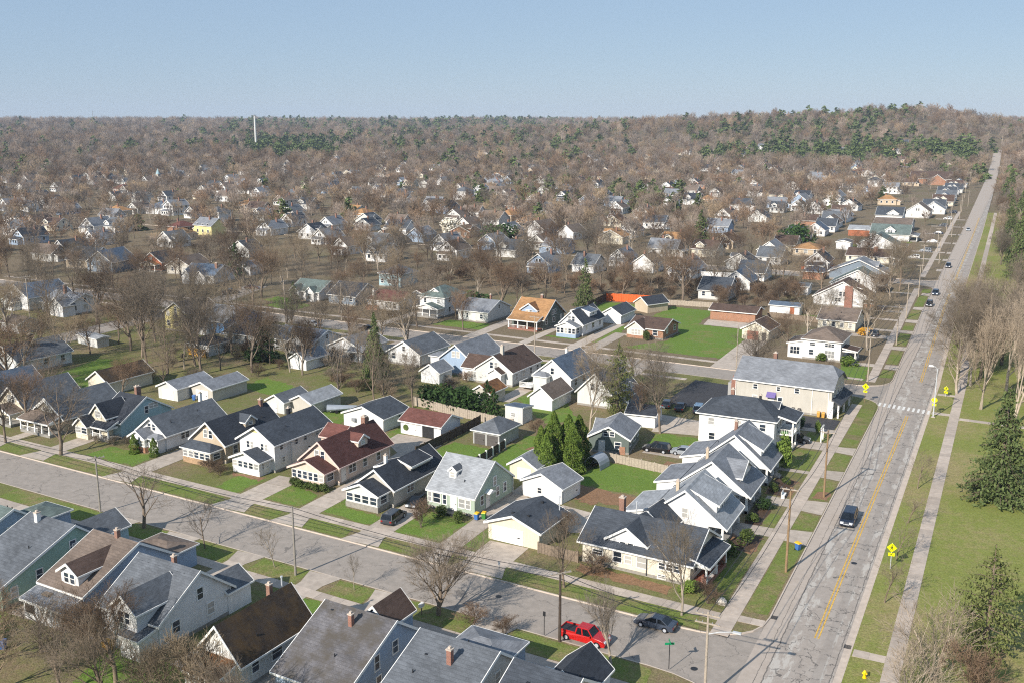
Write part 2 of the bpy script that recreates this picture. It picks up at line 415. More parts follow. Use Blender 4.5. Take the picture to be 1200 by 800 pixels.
struct(strip('third_street_road', M['street'], [((x, N3(x) + .1), (x, S3(x) - .1)) for x in xs if x > -165][::-1], .012))
# intersection aprons
def arc(p, c, q, n=6):                        # quadratic corner from p to q pulled to c
    return [((1 - t) ** 2 * p[0] + 2 * t * (1 - t) * c[0] + t * t * q[0], (1 - t) ** 2 * p[1] + 2 * t * (1 - t) * c[1] + t * t * q[1]) for t in [k / n for k in range(n + 1)]]
for nm, lo, hi in (('cross_street_mouth', SK, NK), ('second_street_mouth', S2, N2), ('third_street_mouth', S3, N3)):
    a, b = lo(KL) - 7, hi(KL) + 7
    struct(strip(nm, M['street'], [((-32, b), (-32, a)), ((KL + .3, b), (KL + .3, a))], .018))
def block(name, outline, mat, kerb_segs):
    m = MB(); n = len(outline)
    m.face([(x, y, GZ) for x, y in outline])
    o = struct(m.build(name, mat))
    k = MB()
    for seg in kerb_segs:
        for (x0, y0), (x1, y1) in zip(seg, seg[1:]):
            L = math.hypot(x1 - x0, y1 - y0); nxx, nyy = (y1 - y0) / L * .16, -(x1 - x0) / L * .16
            k.hexa([(x0 - nxx * .2, y0 - nyy * .2, -.05), (x0 + nxx, y0 + nyy, -.05), (x1 + nxx, y1 + nyy, -.05), (x1 - nxx * .2, y1 - nyy * .2, -.05),
                    (x0 - nxx * .2, y0 - nyy * .2, GZ + .012), (x0 + nxx * .8, y0 + nyy * .8, GZ + .012), (x1 + nxx * .8, y1 + nyy * .8, GZ + .012), (x1 - nxx * .2, y1 - nyy * .2, GZ + .012)])
    struct(k.build('kerb', M['kerb'])); return o
XW = -470
c1 = arc((-30, NK(-30)), (KL, NK(KL)), (KL, 108.6))
c2 = arc((KL, 204.5), (KL, S2(KL)), (-29, S2(-29)))
south = [(XW, NK(XW)), *c1]; east = [(KL, 108.6), (KL, 204.5)]; north = [*c2, (XW, S2(XW))]
block('block_lawn', south + c2 + [(XW, S2(XW))], M['yard'], [south, east, north])
c1 = arc((-30, N2(-30)), (KL, N2(KL)), (KL, 230)); k3 = road_cx(364) - 4.8; c2 = arc((k3, 364), (k3, S3(k3)), (-30, S3(-30)))
ed = [(KL, 230), (road_cx(280) - 4.8, 280), (road_cx(330) - 4.8, 330), (k3, 364)]
block('block_lawn', [(XW, N2(XW)), *c1, *ed[1:-1], *c2, (XW, S3(XW))], M['wildground'], [[(XW, N2(XW)), *c1], ed, [*c2, (XW, S3(XW))]])
c1 = arc((-30, N3(-30)), (KL, N3(KL)), (road_cx(392) - 4.8, 392))
ed = [(road_cx(y) - 4.8, y) for y in (392, 450, 570, 690)]
block('block_lawn', [(XW, N3(XW)), *c1, *ed[1:], (XW, 690)], M['wildground'], [[(XW, N3(XW)), *c1], ed])
c1 = arc((KL, 85), (KL, SK(KL)), (-30, SK(-30)))
so_ = [*c1, (XW, SK(XW))]
block('block_lawn', [(XW, -40), (KL, -40), *so_], M['yard'], [[(KL, -40), (KL, 85)], so_])
ed = [(road_cx(y) + 4.8, y) for y in (690, 570, 330, 280, 230, 100, -40)]
block('park_lawn', [(420, 690), *ed, (420, -40)], M['park'], [ed])
struct(strip('gutter_concrete', M['kerb'], [((road_cx(y) + 4.0, y), (road_cx(y) + 4.72, y)) for y in (-40, 100, 230, 280, 330)], .03))

# ---------------------------------------------------------------- pavements of separate slabs
_slab = {}
def slab_mesh(w_, l_):
    k = (round(w_, 2), round(l_, 2))
    if k not in _slab:
        m = MB(); m.box(-w_ / 2, w_ / 2, -l_ / 2, l_ / 2, -.04, .022); _slab[k] = m.mesh('slab', M['slab'])
    return _slab[k]
def pavement(name, p0, p1, width, slab_len, n_slabs):
    """A walk from p0 to p1: a base strip plus separate slabs on the near stretch."""
    d = Vector((p1[0] - p0[0], p1[1] - p0[1])); L = d.length; d /= L; nrm = Vector((-d.y, d.x))
    m = MB(); a, b = Vector(p0), Vector(p1); h = nrm * width / 2 * .985
    m.face([(*(a + h), GZ + .006), (*(a - h), GZ + .006), (*(b - h), GZ + .006), (*(b + h), GZ + .006)])
    base = struct(m.build(name, M['kerb']))
    ang = math.atan2(d.y, d.x) - math.pi / 2
    for k in range(n_slabs):
        c = a + d * (slab_len * (k + .5))
        if slab_len * (k + 1) > L: break
        o = put('slab', slab_mesh(width, slab_len - .035), base, (c.x, c.y, GZ + .002 + rnd.uniform(0, .006)), ang + rnd.uniform(-.004, .004))
    far = slab_len * n_slabs
    if far < L - 1:
        m = MB(); c = a + d * far
        m.face([(*(c + h), GZ + .02), (*(c - h), GZ + .02), (*(b - h), GZ + .02), (*(b + h), GZ + .02)])
        m.build('slab', M['slab'], base)
pavement('avenue_pavement', (-25.25, 102), (-25.25, 206), 2.05, 1.75, 60)
pavement('avenue_pavement', (-25.25, 226), (-28.0, 364), 1.9, 1.8, 40)
pavement('avenue_pavement', (-28.8, 392), (-32.5, 690), 1.9, 40, 7)
pavement('park_pavement', (-7.1, 60), (-7.15, 235), 1.75, 1.75, 100)
pavement('park_pavement', (-7.15, 235), (-9.4, 330), 1.75, 1.8, 40)
pavement('park_pavement', (-9.4, 330), (-12, 690), 1.75, 60, 6)
def NW(x): return 106.1 - .0615 * (x + 26)     # centre lines of the cross street walks
def SW(x): return 87.2 - .058 * (x + 29)
pavement('cross_street_pavement', (-24.3, NW(-24.3)), (-300, NW(-300)), 1.85, 1.75, 75)
pavement('cross_street_pavement', (-29, SW(-29)), (-300, SW(-300)), 1.75, 1.75, 62)
pavement('second_street_pavement', (-27, N2(-27) + 5.4), (-330, N2(-330) + 5.4), 1.6, 1.8, 55)
pavement('second_street_pavement', (-62, S2(-62) - 4.2), (-330, S2(-330) - 4.2), 1.6, 40, 8)
pavement('park_path', (-6.2, 204), (60, 201), 1.6, 1.8, 12)
pavement('park_path', (-11.3, 206.2), (-8.0, 206.2), 1.8, 1.65, 2)
pavement('park_path', (-11.3, 221.5), (-8.0, 221.5), 1.5, 1.65, 2)
pavement('park_path', (-11.3, 104.6), (-8.0, 104.6), 1.6, 1.65, 2)
pavement('corner_path', (-24.2, 106.7), (-21.3, 106.7), 1.5, 1.45, 2)

_dz = [0]
def patch(name, pts, mat, lift):
    _dz[0] = (_dz[0] + 1) % 5
    m = MB(); z = GZ + lift + _dz[0] * .0012
    m.face([(x, y, z) for x, y in pts]); o = struct(m.build(name, mat)); return o
def drive(x0, x1, y0, y1, sk=0., mat='concrete', name='driveway'):
    """A drive cut into panels with joints, running along y from y0 to y1."""
    n = max(1, int(abs(y1 - y0) / 3.4)); base = None
    for k in range(n):
        a, b = y0 + (y1 - y0) * k / n, y0 + (y1 - y0) * (k + 1) / n - .05
        sa, sb = sk * k / n, sk * (k + 1) / n
        q = patch(name if base is None else 'panel', [(x0 + sa, a), (x1 + sa, a), (x1 + sb, b), (x0 + sb, b)], M[mat], .024)
        if base is None: base = q
        else:
            q.parent = base; del q['kind']
# cross street drives, north side (x edges at the kerb), apron flares included
for xa, xb, yend, mat in ((-147.6, -143.6, 124, 'concrete'), (-126.6, -122.2, 136, 'concrete'), (-102.4, -97.8, 121, 'concrete'), (-90.6, -86.8, 146, 'concrete'),
                          (-77.6, -73.4, 131, 'concrete'), (-65.6, -62.4, 137, 'concrete'), (-60.0, -54.2, 113.4, 'concrete'), (-159, -156.5, 119, 'concrete')):
    yk = NK((xa + xb) / 2)
    drive(xa, xb, yk + .1, yend, 0, mat)
    patch('drive_apron', [(xa - 1.0, yk + .1), (xb + 1.0, yk + .1), (xb, yk + 3), (xa, yk + 3)], M['concrete'], .036)
for xa, xb in ((-75.2, -72.0), (-87.6, -84.8), (-100.5, -96.6), (-112.5, -108.6), (-64.8, -61.8), (-50.4, -46.8)):
    yk = SK((xa + xb) / 2)
    drive(xa, xb, yk - .1, 70, 0)
    patch('drive_apron', [(xa - .9, yk - .1), (xb + .9, yk - .1), (xb, yk - 3), (xa, yk - 3)], M['concrete'], .036)
def PX(y): return road_cx(y) + 16.3
# avenue drives between the lawns of the parkway
for ya, yb in ((131.2, 135.4), (143.2, 147.8), (159, 162.8), (173, 176.2), (240, 244), (262, 265.5), (284, 287), (300, 304), (322, 326), (350, 354), (410, 416), (442, 448), (467, 473), (505, 511), (545, 551), (585, 591), (629, 635)):
    x0 = road_cx(ya) - 4.9
    patch('driveway', [(x0, ya - .5), (x0, yb + .5), (-24.2 - (ya > 250) * 1.4, yb), (-24.2 - (ya > 250) * 1.4, ya)], M['concrete'], .024)
for ya, yb, xe in ((131.6, 134.8, -31), (143.8, 147.2, -30), (159.6, 161, -31), (173, 177.5, -32), (183.4, 186, -40), (240.5, 243.6, -34), (284.2, 286.8, -36), (300.5, 303, -36), (322.5, 325, -37), (350.6, 353, -37), (443, 447, -39), (468, 472, -40), (506, 510, -40), (546, 550, -41), (586, 590, -41), (630, 634, -42), (274, 278, -38), (314, 318, -38)):
    patch('front_path', [(-26.3, ya), (-26.3, yb), (xe, yb), (xe, ya)], M['concrete'], .024)
# second street drives
for xa, xb, yend in ((-98.6, -95.2, 261), (-93.8, -90.4, 250), (-128.2, -124.6, 252), (-111.8, -109.2, 256), (-158.5, -155.2, 262), (-60.5, -54.6, 257.5), (-52.6, -46, 232)):
    patch('driveway', [(xa, N2(xa)), (xb, N2(xb)), (xb, yend), (xa, yend)], M['concrete'], .024)
for xa, xb, yend in ((-92.0, -88.6, 176), (-140.5, -137.5, 190), (-76, -73, 188)):
    patch('driveway', [(xa, S2(xa)), (xb, S2(xb)), (xb, yend), (xa, yend)], M['concrete'], .024)
patch('car_park', [(-60.5, 190), (-49.5, 188.5), (-47.6, 199), (-48.2, 209), (-60, 210.5)], M['asphalt_dark'], .03)
patch('concrete_yard', [(-58.2, 181.5), (-49.6, 180.6), (-47.6, 171.6), (-56.4, 170.2)], M['concrete'], .026)
patch('dark_drive', [(-47, 193.8), (-26.4, 192.8), (-26.5, 186.2), (-35, 185), (-47, 186)], M['asphalt_dark'], .03)
patch('garage_apron', [(-76.5, 279), (-62.8, 279), (-63.2, 270.2), (-75.6, 270.8)], M['concrete'], .026)
patch('back_drive', [(-97.4, 148.2), (-97, 143.5), (-91.6, 139), (-91, 128), (-87.8, 128), (-87.6, 148.3)], M['concrete'], .028)
patch('back_drive', [(-56.4, 129.6), (-47.5, 128), (-46.4, 122.6), (-51.4, 120.6), (-56, 123.4)], M['concrete'], .026)
patch('side_drive', [(-53.8, 161.8), (-45.8, 161.4), (-45.6, 157.6), (-54, 158)], M['concrete'], .026)
patch('garage_path', [(-78.6, 149), (-76.6, 149), (-74.2, 133), (-75.6, 133)], M['concrete'], .026)
patch('lot_gravel', [(-226, 236), (-219, 238), (-228, 268), (-236, 266)], M['street'], .026)
patch('lot_gravel', [(-224, 140), (-214, 140), (-219, 232), (-229, 232)], M['street'], .022)
# greener lawns where the yards are mown
LAWNS = [[(-73.7, 110.3), (-66, 109.9), (-65.7, 117.5), (-73.4, 119)], [(-62.2, 109.8), (-60.1, 109.7), (-60.2, 114.5), (-62.2, 117.2)],
         [(-87, 111.3), (-77.8, 110.8), (-77.6, 113.5), (-84.6, 114.6), (-86.9, 118)], [(-99, 111.9), (-91, 111.4), (-91, 116.6), (-99, 119)],
         [(-108, 112.3), (-103.1, 112), (-102.9, 118.2), (-108, 118.4)], [(-138.5, 114.6), (-127, 113.6), (-127.6, 119), (-138.6, 119.5)],
         [(-86.4, 132), (-75.2, 131.5), (-76.6, 148), (-86, 148.6)], [(-75, 133), (-69, 132), (-68.5, 144), (-71, 158), (-76, 158)],
         [(-59, 139), (-46.2, 137.8), (-46, 149.8), (-58, 151)], [(-55, 163), (-46, 162), (-46.6, 170), (-55, 170)],
         [(-90, 181), (-76, 166), (-71, 170), (-80, 184)], [(-86.4, 234), (-54.8, 233), (-60, 257), (-62, 269.5), (-77, 270.5), (-78.2, 292), (-92, 294), (-93, 259), (-78, 258), (-78.2, 246)],
         [(-95, 236), (-90.6, 235.8), (-93.5, 259), (-95.4, 259)], [(-113, 279), (-100, 272), (-100, 293), (-113, 292)], [(-109, 237.2), (-100, 236.8), (-99, 238.2), (-108.6, 239)],
         [(-143.5, 237.4), (-128.4, 236.6), (-129, 244.6), (-143, 245.4)], [(-118.5, 150), (-110.5, 148), (-111, 157), (-118, 160)], [(-99.5, 143), (-96, 142), (-96, 152), (-99, 154)],
         [(-146, 161), (-132, 158), (-133, 166), (-146, 170)], [(-184, 148), (-172, 144), (-173, 152), (-186, 160)], [(-190, 150), (-176, 160), (-180, 170), (-194, 166)],
         [(-33, 226.5), (-26.6, 226.4), (-27, 240), (-33.6, 241)], [(-46, 226.8), (-34, 226), (-34, 231), (-46, 234)], [(-80, 60), (-58, 60), (-60, 69), (-84, 70.5)], [(-76, 84), (-63, 83), (-63.5, 88), (-76, 88.6)],
         [(-60, 84), (-52, 84), (-52.5, 87.2), (-60, 87.8)], [(-118, 66), (-98, 62), (-97, 68), (-112, 72)], [(-212, 247), (-204, 245), (-203, 252), (-212, 254)], [(-48, 500), (-43, 500), (-43, 506), (-49, 506)],
         [(-66, 470), (-62, 470), (-63, 484), (-68, 484)], [(-205, 240), (-192, 236), (-192, 246), (-206, 250)], [(-56, 296), (-47, 296), (-47, 304), (-57, 305)]]
def ragged(p, amp=.42):
    out = []
    for (x0, y0), (x1, y1) in zip(p, p[1:] + p[:1]):
        n = max(1, int(math.hypot(x1 - x0, y1 - y0) / .9))
        for k in range(n): out.append((x0 + (x1 - x0) * k / n + rnd.uniform(-amp, amp), y0 + (y1 - y0) * k / n + rnd.uniform(-amp, amp)))
    return out
for i, p in enumerate(LAWNS): patch('lawn', ragged(p), M['lawn'], .008)
# parkway lawns: between kerb and walk
def pk(xa, xb): return [(xa, NK(xa) + .4), (xb, NK(xb) + .4), (xb - .8, NW(xb) - 1.0), (xa - .8, NW(xa) - 1.0)]
for xa, xb in ((-156, -148.6), (-143, -127.2), (-121.4, -103), (-97, -91.2), (-85.8, -78.4), (-72.6, -66.4), (-61.6, -60.6), (-53.4, -27.6)):
    patch('parkway_lawn', ragged(pk(xa, xb), .1), M['parkway'], .008)
def pks(xa, xb): return [(xa + .4, SW(xa) + 1.0), (xb + .4, SW(xb) + 1.0), (xb, SK(xb) - .4), (xa, SK(xa) - .4)]
for xa, xb in ((-135, -113.4), (-107.8, -101.2), (-95.6, -88.4), (-83.8, -76), (-71, -65.4), (-61, -51.2), (-46, -29.5)):
    patch('parkway_lawn', ragged(pks(xa, xb), .1), M['parkway'], .008)
for ya, yb in ((108.6, 130.6), (136.0, 142.6), (148.6, 158.4), (163.4, 172.4), (177, 182), (184.5, 193), (194, 203.5), (231, 239), (245, 261), (266.5, 283), (288, 299), (305, 321), (327, 349), (355, 364)):
    patch('parkway_lawn', [(-24.1 + PX(ya), ya), (KL - .3 + PX(ya), ya + .4), (KL - .3 + PX(yb), yb - .4), (-24.1 + PX(yb), yb)], M['parkway'], .008)
for pts in ([(-32.5, 108.6), (-26.6, 108.2), (-26.4, 124), (-29.4, 124)], [(-28.2, 136), (-26.5, 135.4), (-26.5, 140.3), (-28, 140.1)], [(-30.5, 161.8), (-26.5, 161.4), (-26.5, 172), (-30.5, 172)],
            [(-30.5, 178), (-26.5, 178), (-26.5, 182.6), (-30.5, 183)]):
    patch('lawn', pts, M['parkway'], .008)
for pts in ([(-32, 126), (-27, 124.5), (-26.6, 131), (-31, 131.4)], [(-30.5, 148), (-27, 148), (-27, 155), (-30.5, 157)], [(-59.6, 132.5), (-47, 133), (-47, 137.4), (-59, 138.6)], [(-46, 109.8), (-33.5, 108.9), (-33.5, 111), (-46, 112)],
            [(-56.5, 121), (-52, 121), (-48, 127), (-50, 130)], [(-110, 117.6), (-103.6, 117.5), (-103.6, 119), (-110, 119)], [(-99, 85), (-90, 83), (-88, 72), (-98, 70)]):
    patch('flower_bed', ragged(pts), M['leafbrown'], .016)
patch('straw_patch', ragged([(-23.6, 149), (-21.6, 149.2), (-21.5, 152.4), (-23.4, 152.6)], .3), M['leafbrown'], .014)
for cx_, cy_ in ((-47.4, 154.4), (-46.8, 165.6), (-53.6, 132.6), (-90.2, 141.2), (-71.4, 151.6)):
    patch('leaf_litter', ragged([(cx_ - 1.4, cy_ - 1), (cx_ + 1.2, cy_ - 1.1), (cx_ + 1.5, cy_ + .9), (cx_ - 1, cy_ + 1.2)], .5), M['leafbrown'], .018)
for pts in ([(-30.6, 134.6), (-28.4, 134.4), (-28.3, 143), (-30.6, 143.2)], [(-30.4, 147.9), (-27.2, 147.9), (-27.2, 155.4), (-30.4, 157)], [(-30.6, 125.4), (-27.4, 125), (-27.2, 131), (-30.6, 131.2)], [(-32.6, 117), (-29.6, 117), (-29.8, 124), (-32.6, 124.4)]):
    patch('mulch_and_shade', ragged(pts, .3), M['soilshade'], .022)  # dark mulch that also paints in the shade over these front yards
# road markings: double yellow line, stop line, crosswalk bars, manholes, patches
m = MB()
for a, b in ((106.2, 203.8), (231, 362), (390, 690)):
    for k in range(int((b - a) / 6)):
        y0, y1 = a + k * 6, min(b, a + k * 6 + 6.02)
        for dx in (-.2, .2):
            xc = -15.4 + dx + (road_cx(y0) + 16.3) * 1.0; xd = -15.4 + dx + (road_cx(y1) + 16.3)
            m.face([(xc - .08, y0, .034), (xc + .08, y0, .034), (xd + .08, y1, .034), (xd - .08, y1, .034)])
struct(m.build('yellow_centre_line', M['ywline']))
base = None
for k in range(11):
    x = -21.2 + k * .93; y = 208.6 - .19 * k
    m = MB(); m.box(x - .22, x + .22, y - 1.35, y + 1.35, .026, .036)
    o = m.build('crosswalk' if base is None else 'crosswalk_bar', M['whline'], base)
    if base is None: base = struct(o)
def disc(name, x, y, r, mat, z=.04):
    m = MB(); m.tube([(x, y, z - .03), (x, y, z)], [r, r], 16); return m.build(name, mat)
for i, (x, y, lab) in enumerate(((-25.7, 94.0, 'dark round manhole cover in the cross street mouth'), (-51.5, 99.4, 'dark manhole cover in the cross street near the big bare tree'), (-14.6, 128.3, 'small manhole cover in the avenue beside the yellow line'))):
    tag(disc('manhole_cover', x, y, .38, M['darkmetal']), lab, 'manhole cover')
for x, y, lab in ((-20.8, 108.9, 'rusty storm drain grate at the kerb by the corner lawn'), (-11.9, 105.8, 'rusty storm drain grate at the park side kerb')):
    m = MB()
    for k in range(5): m.box(x - .45, x + .45, y - .4 + k * .18, y - .3 + k * .18, .035, .06)
    m.box(x - .5, x - .44, y - .45, y + .5, .03, .065); m.box(x + .44, x + .5, y - .45, y + .5, .03, .065)
    tag(m.build('storm_drain', M['darkmetal']), lab, 'drain')

# ---------------------------------------------------------------- houses
_wc = {}
def win_mesh(w_, h_):
    k = (round(w_, 2), round(h_, 2))
    if k not in _wc:
        f = MB(); t = .11
        f.box(-w_ / 2 - t, w_ / 2 + t, -.07, .03, h_, h_ + t); f.box(-w_ / 2 - t - .03, w_ / 2 + t + .03, -.1, .03, -t, 0)
        f.box(-w_ / 2 - t, -w_ / 2, -.065, .03, 0, h_); f.box(w_ / 2, w_ / 2 + t, -.065, .03, 0, h_)
        f.box(-w_ / 2, w_ / 2, -.055, .03, h_ * .48, h_ * .48 + .07)
        if w_ > 1.5:
            for q in ([0] if w_ < 2 else [-w_ / 6, w_ / 6]): f.box(q - .05, q + .05, -.06, .03, 0, h_)
        g = MB(); g.box(-w_ / 2, w_ / 2, -.025, .02, 0, h_)
        _wc[k] = (f.mesh('window', M['trim']), g.mesh('pane', M['glass']))
    return _wc[k]
RZ = {'f': 0, 'r': math.pi / 2, 'b': math.pi, 'l': -math.pi / 2}
def onface(face, u, plane):
    return (u, plane) if face in 'fb' else (plane, u)
def window(rt, face, u, plane, z, w_=.95, h_=1.35):
    fm, gm = win_mesh(w_, h_); x, y = onface(face, u, plane)
    f = put('window', fm, rt, (x, y, z), RZ[face]); put('pane', gm, f)
_dc = {}
def door(rt, face, u, plane, z=.35, w_=.95, h_=2.05, mat='door', name='door'):
    k = (w_, h_, mat, name)
    if k not in _dc:
        f = MB(); f.box(-w_ / 2, w_ / 2, -.06, .03, 0, h_)
        if name == 'garage_door':
            f = MB(); n = 4
            for q in range(n): f.box(-w_ / 2, w_ / 2, -.06, .03, h_ * q / n + .015, h_ * (q + 1) / n - .015)
            f.box(-w_ / 2 + .01, w_ / 2 - .01, -.03, .02, .01, h_ - .01)
        else:
            f.box(-w_ / 2 - .1, -w_ / 2, -.08, .03, 0, h_ + .1); f.box(w_ / 2, w_ / 2 + .1, -.08, .03, 0, h_ + .1); f.box(-w_ / 2, w_ / 2, -.08, .03, h_, h_ + .1)
        k2 = MB(); k2.box(w_ * .32, w_ * .40, -.13, -.05, h_ * .45, h_ * .5)
        _dc[k] = (f.mesh(name, M[mat]), k2.mesh('handle', M['darkmetal']))
    x, y = onface(face, u, plane); o = put(name, _dc[k][0], rt, (x, y, z), RZ[face]); put('handle', _dc[k][1], o)
def roof_mesh(cx, cy, w_, d, h, kind, rise, oh, t=.17, ro=0):
    """Roof over a w_ x d plan whose walls end at h; returns roof MB and trim MB."""
    r, tr = MB(), MB(); e = .006
    if kind in ('gy', 'gx'):
        half, ln = (w_ / 2, d / 2) if kind == 'gy' else (d / 2, w_ / 2)
        c, a = (cx, cy) if kind == 'gy' else (cy, cx)
        zr = h + rise + e; c0 = c; c = c + ro               # ro: the ridge stands off the middle
        La, Lb = half + ro, half - ro                      # run of each slope
        za, zb = h - oh * rise / La + e, h - oh * rise / Lb + e; ua, ub = c0 - half - oh, c0 + half + oh
        ax = 'y' if kind == 'gy' else 'x'
        r.prism([(ua, za), (c, zr), (ub, zb), (ub, zb + t), (c, zr + t), (ua, za + t)], a - ln - oh, a + ln + oh, ax)
        b = [(ua - .02, za - .12), (c, zr - .12), (ub + .02, zb - .12), (ub + .02, zb + t + .03), (c, zr + t + .03), (ua - .02, za + t + .03)]
        tr.prism(b, a - ln - oh - .07, a - ln - oh, ax); tr.prism(b, a + ln + oh, a + ln + oh + .07, ax)
        for sg, uu, ze in ((-1, ua, za), (1, ub, zb)):
            u0, u1 = sorted((uu + sg * .005, uu + sg * .1))
            if kind == 'gy': tr.box(u0, u1, a - ln - oh + .01, a + ln + oh - .01, ze - .04, ze + t - .01)
            else: tr.box(a - ln - oh + .01, a + ln + oh - .01, u0, u1, ze - .04, ze + t - .01)
    elif kind == 'hip':
        X, Y = w_ / 2 + oh, d / 2 + oh; half = min(X, Y); rid = max(X, Y) - half * .92
        ze = h + e; zr = h + rise
        bt = [(cx - X, cy - Y), (cx + X, cy - Y), (cx + X, cy + Y), (cx - X, cy + Y)]
        if X >= Y: A, B = (cx - rid, cy, zr), (cx + rid, cy, zr)
        else: A, B = (cx, cy - rid, zr), (cx, cy + rid, zr)
        q = [(x, y, ze + .1) for x, y in bt]; lo = [(x, y, ze - .06) for x, y in bt]
        r.face(lo[::-1])
        for k in range(4): r.face([lo[k], lo[(k + 1) % 4], q[(k + 1) % 4], q[k]])
        if X >= Y: r.face([q[0], q[1], B, A]); r.face([q[1], q[2], B]); r.face([q[2], q[3], A, B]); r.face([q[3], q[0], A])
        else: r.face([q[0], q[1], A]); r.face([q[1], q[2], B, A]); r.face([q[2], q[3], B]); r.face([q[3], q[0], A, B])
        for k in range(4):
            (x0, y0), (x1, y1) = bt[k], bt[(k + 1) % 4]
            if y0 == y1:
                sgn = -1 if y0 < cy else 1; a0, a1 = sorted((y0 + sgn * .004, y0 + sgn * .09)); tr.box(cx - X, cx + X, a0, a1, ze - .1, ze + .085)
            else:
                sgn = -1 if x0 < cx else 1; a0, a1 = sorted((x0 + sgn * .004, x0 + sgn * .09)); tr.box(a0, a1, cy - Y, cy + Y, ze - .1, ze + .085)
    elif kind == 'jerk':            # gable along x whose +x end is clipped
        half = d / 2; s = rise / half; Y = half + oh; ze = h - oh * s; zr = h + rise; x0, x1 = cx - w_ / 2 - oh, cx + w_ / 2 + oh
        k = .55; P = lambda f: (x1, cy + f * Y * (1 - k), ze + (zr - ze) * k)
        rid0, rid1 = (x0, cy, zr), (x1 - 1.7, cy, zr)
        fr = [(x0, cy - Y, ze), (x1, cy - Y, ze), P(-1), rid1, rid0]; bk = [(x0, cy + Y, ze), rid0, rid1, P(1), (x1, cy + Y, ze)]
        up = lambda p: (p[0], p[1], p[2] + t)
        r.face([up(p) for p in fr]); r.face([up(p) for p in bk]); r.face([up(P(-1)), up(P(1)), up(rid1)])
        r.face(fr[::-1]); r.face(bk[::-1]); r.face([rid1, P(1), P(-1)])
        for q in (fr, bk):
            for a, b in zip(q, q[1:] + q[:1]):
                if a[1] == cy and b[1] == cy: continue
                r.face([a, b, up(b), up(a)])
        tr.box(x0, x1, cy - Y - .09, cy - Y - .004, ze - .06, ze + t - .01); tr.box(x0, x1, cy + Y + .004, cy + Y + .09, ze - .06, ze + t - .01)
    else:                           # shed: low side named sx+, sx-, sy+, sy-
        sg = 1 if kind[2] == '+' else -1
        half = (w_ if kind[1] == 'x' else d) / 2; s = rise / (2 * half)
        lo = h - oh * s; hi = h + rise
        c, a, ln = (cx, cy, d / 2) if kind[1] == 'x' else (cy, cx, w_ / 2)
        pr = [(c + sg * (half + oh), lo + e), (c - sg * half, hi + e), (c - sg * half, hi + t + e), (c + sg * (half + oh), lo + t + e)]
        if sg > 0: pr = pr[::-1]
        ax = 'y' if kind[1] == 'x' else 'x'
        r.prism(pr, a - ln - oh * .6, a + ln + oh * .6, ax)
        lo_ = c + sg * (half + oh); u0, u1 = sorted((lo_ + sg * .005, lo_ + sg * .09))
        if ax == 'y': tr.box(u0, u1, a - ln - oh * .6, a + ln + oh * .6, lo - .1, lo + t - .01)
        else: tr.box(a - ln - oh * .6, a + ln + oh * .6, u0, u1, lo - .1, lo + t - .01)
        b = [(p, z - .1) if z in (lo + e, hi + e) else (p, z + .02) for p, z in pr]
        tr.prism(b, a - ln - oh * .6 - .07, a - ln - oh * .6, ax); tr.prism(b, a + ln + oh * .6, a + ln + oh * .6 + .07, ax)
    return r, tr
def wall_mb(cx, cy, w_, d, z0, h, kind, rise, cut=None, ro=0):
    m = MB()
    if kind == 'gy':
        pr = [(cx - w_ / 2, z0), (cx + w_ / 2, z0), (cx + w_ / 2, h), (cx, h + rise), (cx - w_ / 2, h)]
        if cut:     # open porch under the +x eave: wall set back by cut
            pr = [(cx - w_ / 2, z0), (cx + w_ / 2 - cut, z0), (cx + w_ / 2 - cut, h - .25), (cx + w_ / 2, h - .25), (cx + w_ / 2, h), (cx, h + rise), (cx - w_ / 2, h)]
        m.prism(pr, cy - d / 2, cy + d / 2, 'y')
    elif kind in ('gx', 'jerk'):
        k = .9 if kind == 'jerk' else 1
        if kind == 'jerk':
            pr = [(cy - d / 2, z0), (cy + d / 2, z0), (cy + d / 2, h), (cy + d / 2 * .45, h + rise * .52), (cy - d / 2 * .45, h + rise * .52), (cy - d / 2, h)]
        else: pr = [(cy - d / 2, z0), (cy + d / 2, z0), (cy + d / 2, h), (cy + ro, h + rise), (cy - d / 2, h)]
        m.prism(pr, cx - w_ / 2, cx + w_ / 2, 'x')
    elif kind == 'hip': m.box(cx - w_ / 2, cx + w_ / 2, cy - d / 2, cy + d / 2, z0, h)
    else:
        sg = 1 if kind[2] == '+' else -1
        if kind[1] == 'x':
            a, b = (cx - w_ / 2, cx + w_ / 2); za, zb = (h + rise, h) if sg > 0 else (h, h + rise)
            m.prism([(a, z0), (b, z0), (b, zb), (a, za)], cy - d / 2, cy + d / 2, 'y')
        else:
            a, b = (cy - d / 2, cy + d / 2); za, zb = (h + rise, h) if sg > 0 else (h, h + rise)
            m.prism([(a, z0), (b, z0), (b, zb), (a, za)], cx - w_ / 2, cx + w_ / 2, 'x')
    return m
def volume(rt, cx, cy, w_, d, z0, h, kind, rise, wall, roofm, oh=.4, nm='', trim='trim', cut=None, gable=None, ro=0):
    """Walls, roof and trim of one body; nm prefixes the part names (wing_, dormer_, porch_)."""
    wall_mb(cx, cy, w_, d, z0, h, kind, rise, cut, ro).build((nm + 'wall') if nm else 'wall', M[wall], rt)
    r, tr = roof_mesh(cx, cy, w_, d, h, kind, rise, oh, ro=ro)
    rf = r.build((nm + 'roof') if nm else 'roof', M['r_' + roofm], rt)
    if tr.v: tr.build('roof_trim', M[trim], rf)
    if gable:        # a differently coloured board across the top of the front gable
        g = MB(); k = .42
        g.prism([(cx - w_ / 2 * k, h + rise * (1 - k)), (cx + w_ / 2 * k, h + rise * (1 - k)), (cx, h + rise - .02)], cy - d / 2 - .04, cy - d / 2 - .002, 'y')
        g.build('gable_panel', M[gable], rt)
